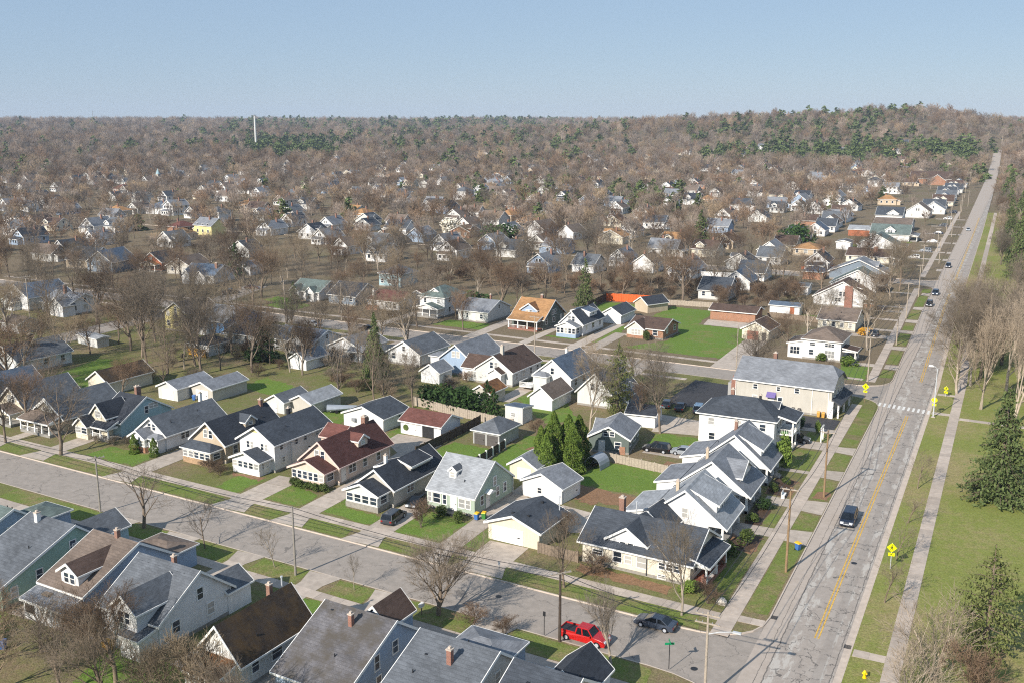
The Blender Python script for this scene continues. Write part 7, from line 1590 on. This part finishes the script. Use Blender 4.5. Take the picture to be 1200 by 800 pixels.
FAR = [(-789.7, 620.4, 'w'), (-575.2, 436.2, 'w'), (-446.1, 341.1, 'w'), (-465.4, 368.2, 'b'), (-446.5, 363.3, 'c'), (-420.8, 367, 'w'), (-411.4, 371.7, 'w'), (-376, 328.7, 'w'), (-341, 339, 'w'), (-360.8, 383.8, 'y'), (-402.6, 435.7, 'W'), (-455.1, 456.3, 'W'), (-470.2, 461.6, 'H'), (-431.8, 449.7, 'w'), (-483.3, 455, 't'), (-686.9, 660.8, 'w'), (-704.9, 651.6, 'w'), (-730.8, 664.8, 'w'), (-824.5, 765.5, 'c'), (-861, 833.7, 'd'), (-731.1, 736.4, 'w'), (-669.3, 696.7, 'w'), (-568.2, 602.6, 'w'), (-566.5, 624.9, 'w'), (-500.9, 551, 'w'), (-541.3, 616.1, 'w'), (-776, 844.5, 'd'), (-812.2, 861.2, 'w'), (-930.2, 957.4, 'w'), (-1059.9, 923.3, 'c'), (-1510, 1174, 'w'), (-641, 587.6, 'B'), (-587.1, 474.9, 't'), (-542.2, 539, 'w'), (-511.4, 600.7, 'w'), (-527.6, 678.5, 'c'), (-409.7, 526, 'w'), (-545.8, 732.2, 's'), (-417.9, 487.7, 'b'), (-349.8, 435.9, 'w'), (-444.1, 546.4, 't'), (-508.7, 750.8, 'w'), (-545.9, 832.4, 'o'), (-488.4, 761, 's'), (-383.9, 600.9, 'w'), (-316.4, 457.7, 'w'), (-252.3, 373, 'w'), (-255.5, 354.9, 'w'), (-330.3, 551.7, 'd'), (-314, 539.7, 'd'), (-362.7, 675, 'W'), (-352.9, 679.9, 'w'), (-398.3, 767.4, 's'), (-453.4, 879, 'o'), (-546.7, 1001.6, 'w'), (-448.1, 822.5, 'w'), (-494.1, 858.6, 'w'), (-586.7, 981.5, 'w'), (-456.1, 777.2, 'w'), (-389.3, 692.1, 'w'), (-746.7, 1226.5, 'w'), (-840.7, 1343.4, 'w'), (-707.9, 1195.9, 'w'), (-796, 1444.6, 'w'), (-223.4, 444, 'w'), (-225.1, 386.5, 'w'), (-763.3, 1169.3, 'w'), (-1021.6, 1369.8, 'w'), (-1093.8, 1430.5, 'w'), (-931.2, 1295.7, 'w'), (-827.1, 1212.2, 'w'), (-711.6, 879.5, 'w'), (-695.3, 835.7, 'w'), (-616.1, 860.4, 'c'), (-603.7, 972.9, 'd'), (-388.8, 838.1, 'w'), (-472.9, 1001.7, 'W'), (-539.1, 1101.1, 'd'), (-544.2, 1251.2, 'w'), (-474.4, 1111.2, 'd'), (-502, 1228.8, 'W'), (-445.2, 1105.9, 't'), (-439.6, 1233.6, 'w'), (-461.6, 1357.5, 'c'), (-445.2, 1349.2, 'B'), (-361.9, 1264.5, 'w'), (-248.7, 994, 'W'), (-335.9, 1241.8, 'H'), (-305.7, 1219, 'w'), (-356.6, 1381.8, 'B'), (-290.2, 665, 'w'), (-240.3, 632.8, 's'), (-193.9, 513.8, 'c'), (-166.9, 440.6, 'o'), (-208.7, 451.3, 'w'), (-283.3, 575.1, 'B'), (-197.6, 669.7, 'd'), (-188.3, 674.3, 'o'), (-204.3, 754.2, 'w'), (-146.2, 563.9, 'w'), (-129.8, 572.1, 'w'), (-180.1, 766.3, 'w'), (-209.1, 837.6, 'w'), (-282.1, 933.7, 't'), (-115.7, 448.2, 'b'), (-175, 395.2, 's'), (-260.8, 638.1, 's'), (-196.5, 567.3, 't'), (-168.2, 467.4, 'w'), (-133.2, 636.7, 'w'), (-124.2, 654.7, 'w'), (-112.1, 640.6, 'd'), (-90.2, 591.9, 'w'), (-94.7, 669.5, 'd'), (-116.7, 751.7, 'w'), (-136.5, 733.1, 'd'), (-89.9, 841.6, 'W'), (-138.5, 1321.9, 'o'), (-70.5, 1263, 'o'), (-101.2, 560.2, 'B'), (-189.3, 378.6, 'w'), (-131.3, 407.7, 'w'), (-115.1, 415.7, 'c'), (-93, 384.8, 'w'), (-138.3, 375.3, 'w'), (-123.2, 362.2, 'w'), (-143.4, 352.1, 'w'), (-105.7, 354.3, 'w'), (-157.9, 344.8, 's'), (-764, 647.4, 'w'), (-711.2, 552.5, 'w'), (-865.3, 1041.3, 'w'), (-718.6, 823.3, 'w'), (-446.3, 633.2, 'w'), (-286.5, 522.3, 'w'), (-259.9, 566.8, 'w'), (-321.7, 805.6, 'w'), (-265.6, 775.3, 'w'), (-371.4, 1175, 'w'), (-168, 858.1, 'w'), (-119, 848.4, 'w'), (-163.2, 948.7, 'w'), (-355.4, 295.6, 'w'), (-352.2, 282.3, 't'), (-289.3, 328.6, 'w'), (-332.8, 397.8, 'w'), (-318.1, 427.5, 'w')]
FARX = []
for x, y, k in FAR: HOUSE_FOOT.append((x, y, 9))
for _ in range(4000):                                       # more of the same houses, along the unseen streets
    if len(FARX) >= 300: break
    d, az = rnd.uniform(360, 1500), R(rnd.uniform(-60, -4)); x, y = d * math.sin(az), d * math.cos(az)
    if y < 340 and x > -330 or abs(x - road_cx(y)) < 40 or any((x - a) ** 2 + (y - b) ** 2 < (r + 9) ** 2 for a, b, r in HOUSE_FOOT): continue
    if S2(x) - 9 < y < N2(x) + 9 or (x > -170 and S3(x) - 9 < y < N3(x) + 9): continue
    FARX.append((x, y, rnd.choice('wwwwwwWdbctsoB'), 1))
    HOUSE_FOOT.append((x, y, 9))
ALLF = sorted([(math.hypot(x, y), x, y, k) for x, y, k in FAR] + [(math.hypot(x, y), x, y, k) for x, y, k, _ in FARX])
far_mats, far_mb = [], MB()
for n, (d_, x, y, k) in enumerate(ALLF):
    i = n % len(FK[k]); a = FK[k][i]; ang = R(rnd.choice((0, 0, 0, 90, -90, 180)) + rnd.uniform(-6, 6) - 3); f = rnd.uniform(.94, 1.1)
    if n < 190:
        o = put('house', FARP[(k, i)], None, (x, y, gz(x, y) - .05), ang); o.scale = (f, f, f)
        tag(o, f'{WALLN[a[5]]} {KN[a[3]]} house with {ROOFN[a[6]]} roof among the distant bare trees', 'house', 'houses among the distant bare trees')
    else:                            # the farthest ones, a few pixels each, joined
        me = FARP[(k, i)]; M4 = Matrix.Translation((x, y, gz(x, y) - .05)) @ Matrix.Rotation(ang, 4, 'Z') @ Matrix.Scale(f, 4)
        ofs = len(far_mb.v); far_mb.v += [tuple(M4 @ v.co) for v in me.vertices]; mp = []
        for mt in me.materials:
            if mt not in far_mats: far_mats.append(mt)
            mp.append(far_mats.index(mt))
        for p in me.polygons: far_mb.f.append(tuple(v + ofs for v in p.vertices)); far_mb.mi.append(mp[p.material_index])
o = stuff(far_mb.build('distant_houses', far_mats)); o['label'] = 'pale specks of houses in the far woods'
t = root('steeple', 'small pale green church steeple among the distant trees', 'church', -700, 690, 0)
t.scale = (.55, .55, .6); m = MB(); m.box(-6, 6, -14, 14, 0, 9); m.build('wall', M['greige'], t); r, tr = roof_mesh(0, 0, 12, 28, 9, 'gy', 6, .4); r.build('roof', M['r_midgrey'], t)
m = MB(); m.box(-2.4, 2.4, -16, -11.2, 0, 14); m.build('tower', M['greige'], t); m = MB(); m.tube([(0, -13.6, 14), (0, -13.6, 16), (0, -13.6, 22)], [3.4, 2.4, .1], 8); m.build('spire', M['teal'], t)
t = house('long brown roofed church hall with pale gable edges by the far avenue', -72, 985, 34, 24, 5, 'gx', 6, 'brick', 'brown', 0, name='church_hall', cat='church', auto='', gw=0); volume(t, 6, -12, 14, 10, 0, 4, 'gy', 5, 'brick', 'brown', .5, 'wing_')
t = root('chimney_stack', 'tall white industrial stack beside the far pines', 'chimney stack', -1110, 1296, terr(-1110, 1296) - 2); m = MB(); m.tube([(0, 0, 0), (0, 0, 40), (0, 0, 58)], [1.7, 1.5, 1.3], 14); m.build('stack', M['lightgrey'], t); m = MB(); m.tube([(0, 0, 58), (0, 0, 59.5)], [1.6, 1.6], 14); m.build('rim_band', M['metal'], t)
t = root('radio_mast', 'thin radio mast on the far left horizon', 'mast', -2730, 2400, terr(-2730, 2400)); m = MB(); m.tube([(0, 0, 0), (0, 0, 56)], [1.0, .7], 5); m.build('mast', M['metal'], t)
for k in range(5):
    m = MB(); m.box(-1.6, 1.6, -.2, .2, 20 + k * 8, 20.6 + k * 8); m.build('cross_bar', M['metal'], t)
t = root('hospital', 'pale large institutional building on the far left horizon', 'building', -2890, 2140, terr(-2890, 2140), R(40))
m = MB(); m.box(-70, 70, -20, 20, 0, 21); m.build('wall', M['lightgrey'], t); m = MB(); m.box(-18, 22, -18, 18, 21, 32); m.build('tower', M['white'], t); m = MB(); m.box(-72, 72, -22, 22, 21, 22); m.build('roof', M['r_midgrey'], t)
for k in range(10):
    m = MB(); m.box(-66 + k * 13.6, -57 + k * 13.6, -20.4, -20.02, 13, 17); m.build('window', M['glass'], t)
t = root('water_tower', 'white water tower on the wooded hill crest', 'water tower', -612, 2900, terr(-612, 2900)); m = MB()
m.tube([(0, 0, 0), (0, 0, 22)], [2.2, 2.2], 10); m.build('column', M['trim'], t); m = MB(); m.tube([(0, 0, 21), (0, 0, 24), (0, 0, 30), (0, 0, 33)], [2.4, 9, 9, 2], 16); m.build('tank', M['trim'], t)

# ---------------------------------------------------------------- trees of the middle distance, one by one
TH_S, TH_C = math.sin(PITCH), math.cos(PITCH)
def seen(x, y, margin=60):
    """Rough test whether a ground point lies inside the camera's wedge (used only to skip what no view shows)."""
    c, s = math.cos(YAW), math.sin(YAW); vx = c * x + s * y; vy = -s * x + c * y
    return vy > 40 and abs(vx) < .5085 * vy + margin
def blocked(x, y, pad=0):
    if any((x - a) ** 2 + (y - b) ** 2 < (r * .8 + pad) ** 2 for a, b, r in HOUSE_FOOT): return True
    if abs(x - road_cx(y)) < (11.5 if y < 700 else 8 if y < 1200 else 6.5) and y < 1500: return True
    for lo, hi in ((SK, NK), (S2, N2), (S3, N3)):
        if lo(x) - 3 < y < hi(x) + 3 and (y < 330 or x > -170): return True
    if y < 690 and x > road_cx(y) + 5 and not (y > 320 and x > road_cx(y) + (19 if y < 430 else 10) + rnd.random() * 6): return True
    return False
def inlawn(x, y):
    for p in LAWNS:
        xs_, ys_ = [q[0] for q in p], [q[1] for q in p]
        if min(xs_) - 1 < x < max(xs_) + 1 and min(ys_) - 1 < y < max(ys_) + 1: return True
    return False
KINDS = [('a', None, 'grey brown'), ('b', None, 'grey brown'), ('c', None, 'reddish brown'), ('e', None, 'tan'), ('d', None, 'grey brown'), ('a', ('bark', 'twigbrown'), 'reddish brown'), ('b', ('bark', 'twigtan'), 'tan'), ('spa', None, 'grey brown')]
cells = {}
def near_tree(x, y, d):
    i, j = int(x // 12), int(y // 12)
    for a in (i - 1, i, i + 1):
        for b in (j - 1, j, j + 1):
            for p in cells.get((a, b), ()):
                if (p[0] - x) ** 2 + (p[1] - y) ** 2 < d * d: return True
    return False
def mark(x, y): cells.setdefault((int(x // 12), int(y // 12)), []).append((x, y))
for x, y in TREE_XY: mark(x, y)
grid = {}
for a, b, r in HOUSE_FOOT: grid.setdefault((int(a // 20), int(b // 20)), []).append((a, b))
def infront(x, y):
    """True when the point stands just before a house as seen from the avenue end (a front yard)."""
    d = math.hypot(x, y)
    for k in (7, 15, 23):
        px, py = x * (1 + k / d), y * (1 + k / d); i, j = int(px // 20), int(py // 20)
        for ii in (i - 1, i, i + 1):
            for jj in (j - 1, j, j + 1):
                if any((px - a) ** 2 + (py - b) ** 2 < 40 for a, b in grid.get((ii, jj), ())): return True
    return False
cand = []
for _ in range(60000):
    x, y = rnd.uniform(-470, -30), rnd.uniform(118, 560); d = math.hypot(x, y)
    if d > 500 or not seen(x, y, 12) or blocked(x, y, 1.0) or inlawn(x, y): continue
    if y < 200 and x > -160: continue                       # the near block is planted by hand
    dens = 1.0 if y > 297 or x < -200 else .45
    if -76 < x: dens = .07
    if -128 < x < -50 and 200 < y < 297: continue
    if rnd.random() > dens: continue
    if near_tree(x, y, 7.6 if d < 280 else 11): continue
    if d > 200 and rnd.random() < .88 and infront(x, y): continue
    mark(x, y); cand.append((d, x, y))
cand.sort()
cand = cand[:222]
DMAX = cand[-1][0]
named = [(o.location.x, o.location.y, o['label']) for o in COL.objects if o.get('category') in ('house', 'garage', 'shed', 'apartment building') and not o.get('group')]
used = {}
def place_label(nm, x, y, h, w_):
    best = min(named, key=lambda q: (q[0] - x) ** 2 + (q[1] - y) ** 2); ds = math.hypot(best[0] - x, best[1] - y)
    if ds > 40: return None
    L = best[2]
    for cutw in (' with ', ' beside ', ' behind ', ' at ', ' among ', ' half ', ' past ', ' north ', ' by ', ' in ', ' beyond ', ' glimpsed '):
        if cutw in L[8:]: L = L[:8] + L[8:].split(cutw)[0]
    if sum(1 for q in named if q[2].startswith(L)) > 1: L = ' '.join(best[2].split()[:9])
    da, db = math.hypot(x, y), math.hypot(best[0], best[1])
    rel = 'before' if da < db - 8 else 'behind' if da > db + 8 else 'beside'
    size = 'tall' if h > 13.5 else 'low' if h < 10 else 'middling'
    t_ = f'{size} bare {nm} tree {rel} the {L}'
    if len(t_.split()) > 16: return None
    used[t_] = used.get(t_, 0) + 1
    return t_ if used[t_] == 1 else None
for d, x, y in cand:
    k, mats, nm = rnd.choice(KINDS); h = rnd.uniform(9, 16.5) if d > 240 else rnd.uniform(8, 15)
    w_ = h * rnd.uniform(.78, 1.06); lb = place_label(nm, x, y, h, w_)
    tree(k, x, y, h, w_, lb or f'bare {nm} tree among the houses of the middle distance', 'bare trees of the middle distance', mats=mats)
n_s = 0
for _ in range(1500):                                       # scrub and rough trees behind the row of back garages
    x, y = rnd.uniform(-182, -100), rnd.uniform(157, 192)
    if blocked(x, y, -2.2) or inlawn(x, y) or near_tree(x, y, 2.6): continue
    mark(x, y); n_s += 1
    if n_s > 58: break
    if n_s % 4 == 0: h = rnd.uniform(9, 14); tree(rnd.choice('abce'), x, y, h, h * .72, 'bare tree in the rough yards behind the back garages', 'rough yards behind the back garages')
    else: h = rnd.uniform(1.8, 3.6); tree('sh', x, y, h, h * rnd.uniform(1.1, 1.7), 'brown bare bush in the rough yards behind the back garages', 'rough yards behind the back garages', name='bare_shrub', cat='shrub', mats=('bark', rnd.choice(('twig', 'twigbrown', 'twigtan'))))
for _ in range(900):                                        # scrub on the wooded bank behind the green lot
    x, y = rnd.uniform(-190, -60), rnd.uniform(299, 332)
    if near_tree(x, y, 3.4) or blocked(x, y, -2): continue
    mark(x, y); h = rnd.uniform(3.4, 6.5)
    tree('sh', x, y, h, h * rnd.uniform(.9, 1.3), 'brown leafless thicket bush on the bank behind the green lot', 'thicket on the bank behind the green lot', name='bare_shrub', cat='shrub')
    if sum(1 for o in COL.objects if o.get('group') == 'thicket on the bank behind the green lot') >= 85: break

# ---------------------------------------------------------------- the far woods: one scatter object
def lod(seed, counts, tr, mats, **k):
    T, C = bare_tree(seed=seed, H=10, spread=5, counts=counts, twig_r=tr, **k); normalise(T, C)
    m = MB(); m.v = T.v + C.v; i = len(T.v); m.f = T.f + [tuple(q + i for q in f) for f in C.f]; m.mi = [0] * len(T.f) + [1] * len(C.f)
    return m.mesh('lod', [M[a] for a in mats])
scat = bpy.data.collections.new('woodland_sources')          # not linked to the scene: sources for the scatter only
def src(me, n):
    o = bpy.data.objects.new(n, me); scat.objects.link(o); return o
for i, (sd, mats) in enumerate(((51, ('bark', 'fartwig')), (52, ('bark', 'fartwig3')), (53, ('bark', 'fartwig2')), (54, ('barkpale', 'fartwig')))):
    src(lod(sd, (8, 7, 8), .05, mats), f'wood_{i}')
for i, (sd, pw) in enumerate(((61, .6), (62, .45))):
    me = conifer(sd, 'spruce', 11, 7, 5, .8, .12, power=pw)[1]; me.transform(Matrix.Diagonal((1.35, 1.35, .92, 1))); src(me, f'wood_{4 + i}')
def scatter(name, pts, label):
    """pts: (x, y, z, kind, scale, rotation)"""
    me = bpy.data.meshes.new(name); me.from_pydata([p[:3] for p in pts], [], [])
    for an, ty, ix in (('kind', 'INT', 3), ('size', 'FLOAT', 4), ('turn', 'FLOAT', 5)):
        at = me.attributes.new(an, ty, 'POINT'); at.data.foreach_set('value', [p[ix] for p in pts])
    o = put(name, me); ng = bpy.data.node_groups.new(name, 'GeometryNodeTree')
    ng.interface.new_socket('Geometry', in_out='INPUT', socket_type='NodeSocketGeometry'); ng.interface.new_socket('Geometry', in_out='OUTPUT', socket_type='NodeSocketGeometry')
    N, Lk = ng.nodes, ng.links; gi, go = N.new('NodeGroupInput'), N.new('NodeGroupOutput')
    ci = N.new('GeometryNodeCollectionInfo'); ci.inputs['Collection'].default_value = scat; ci.inputs['Separate Children'].default_value = True; ci.inputs['Reset Children'].default_value = True
    ip = N.new('GeometryNodeInstanceOnPoints'); ip.inputs['Pick Instance'].default_value = True
    def attr(n, ty):
        a = N.new('GeometryNodeInputNamedAttribute'); a.data_type = ty; a.inputs['Name'].default_value = n
        return next(s for s in a.outputs if s.enabled and s.name == 'Attribute')
    Lk.new(gi.outputs[0], ip.inputs['Points']); Lk.new(ci.outputs[0], ip.inputs['Instance']); Lk.new(attr('kind', 'INT'), ip.inputs['Instance Index'])
    cz = N.new('ShaderNodeCombineXYZ'); Lk.new(attr('turn', 'FLOAT'), cz.inputs[2]); er = N.new('FunctionNodeEulerToRotation'); Lk.new(cz.outputs[0], er.inputs[0]); Lk.new(er.outputs[0], ip.inputs['Rotation'])
    Lk.new(attr('size', 'FLOAT'), ip.inputs['Scale']); Lk.new(ip.outputs[0], go.inputs[0])
    md = o.modifiers.new('scatter', 'NODES'); md.node_group = ng
    stuff(o); o['label'] = label; return o
pts = []
rg = random.Random(77)
def belt(x, y):
    """Chance that a tree at this place is an evergreen."""
    az = math.degrees(math.atan2(x, y)); d = math.hypot(x, y); p = .035
    if -16 < az < -2 and 1250 < d < 1480: p = .75
    if -41 < az < -36 and 1400 < d < 2000: p = .8
    if -36 < az < -20 and 1500 < d < 2300: p = .22
    if -17 < az < -5 and 1560 < d < 1900: p = .26
    if -42 < az < -24 and 2400 < d < 3600: p = .3
    if d > 2600 and p < .25: p = .03
    n_ = math.sin(x * .0105 + 1.7 * math.sin(y * .0068)) + math.sin(y * .0123 + 1.1 * math.sin(x * .0091 + 2))
    if d < 2600 and p < .1: p = .012 if n_ < 1.25 else .3
    return p
for lo, hi, step, dn in ((0, 560, 9.6, .5), (560, 900, 10.4, .54), (900, 1200, 12, .74), (1200, 1500, 13.5, .95), (1500, 2400, 17, .97), (2400, 3900, 25, .97), (3900, 5200, 40, .97)):
    n = int(hi * 1.2 / step)
    for i in range(-int(hi / step), int(hi * .55 / step)):
        for j in range(int(60 / step), int(hi * 1.02 / step)):
            x, y = (i + rg.uniform(.05, .95)) * step, (j + rg.uniform(.05, .95)) * step; d = math.hypot(x, y)
            if not lo <= d < hi or not seen(x, y, 30) or (rg.random() > dn and x < road_cx(y)): continue
            if d < DMAX + 4 and x < 0: continue
            if d < 900 and (near_tree(x, y, 5.5) or blocked(x, y, -1)): continue
            if d < 1500 and rg.random() < (.8 if d < 450 else .9) and infront(x, y): continue
            if x > road_cx(y) - 62 and x < road_cx(y) and y < 960 and rg.random() < .9: continue
            if abs(x - road_cx(y)) < (12 if d < 700 else 8 if d < 1200 else 6.5) and y < 1500 or (d < 1500 and blocked(x, y, .5)): continue
            if x > road_cx(y) and d < 330: continue
            kd = 4 + (rg.random() < .5) if rg.random() < belt(x, y) else rg.choice((0, 0, 1, 1, 2, 3))
            big = 1 + max(0, (d - 1400)) / 2600
            h = (rg.uniform(.8, 1.5) if d < 1000 else 1.3 * rg.choice((.7, .9, 1.0, 1.2, 1.5)) * rg.uniform(.85, 1.15)) * (1.15 if kd >= 4 and d > 1200 else 1)
            pts.append((x, y, gz(x, y) - .2, kd, h * min(big, 1.9), rg.uniform(0, 6.28)))
scatter('distant_woodland', pts, 'brown leafless woodland with evergreens running to the horizon')
print('woodland trees', len(pts), 'middle trees', len(cand), 'dmax', DMAX)
# small stuff on the ground: fallen leaves and grass tufts near the camera side
# ---------------------------------------------------------------- haze
m = MB(); m.box(-5300, 3600, -420, 6600, -1.2, 150)
hz = m.build('haze', []); stuff(hz); hz.display_type = 'WIRE'
hm = bpy.data.materials.new('haze_air'); hm.use_nodes = True; ht = hm.node_tree
for n_ in list(ht.nodes):
    if n_.type != 'OUTPUT_MATERIAL': ht.nodes.remove(n_)
pv = ht.nodes.new('ShaderNodeVolumePrincipled'); pv.inputs['Density'].default_value = 8e-5; pv.inputs['Color'].default_value = (.68, .82, 1, 1); pv.inputs['Anisotropy'].default_value = .0
ht.links.new(pv.outputs[0], next(n_ for n_ in ht.nodes if n_.type == 'OUTPUT_MATERIAL').inputs['Volume'])
hz.data.materials.append(hm)
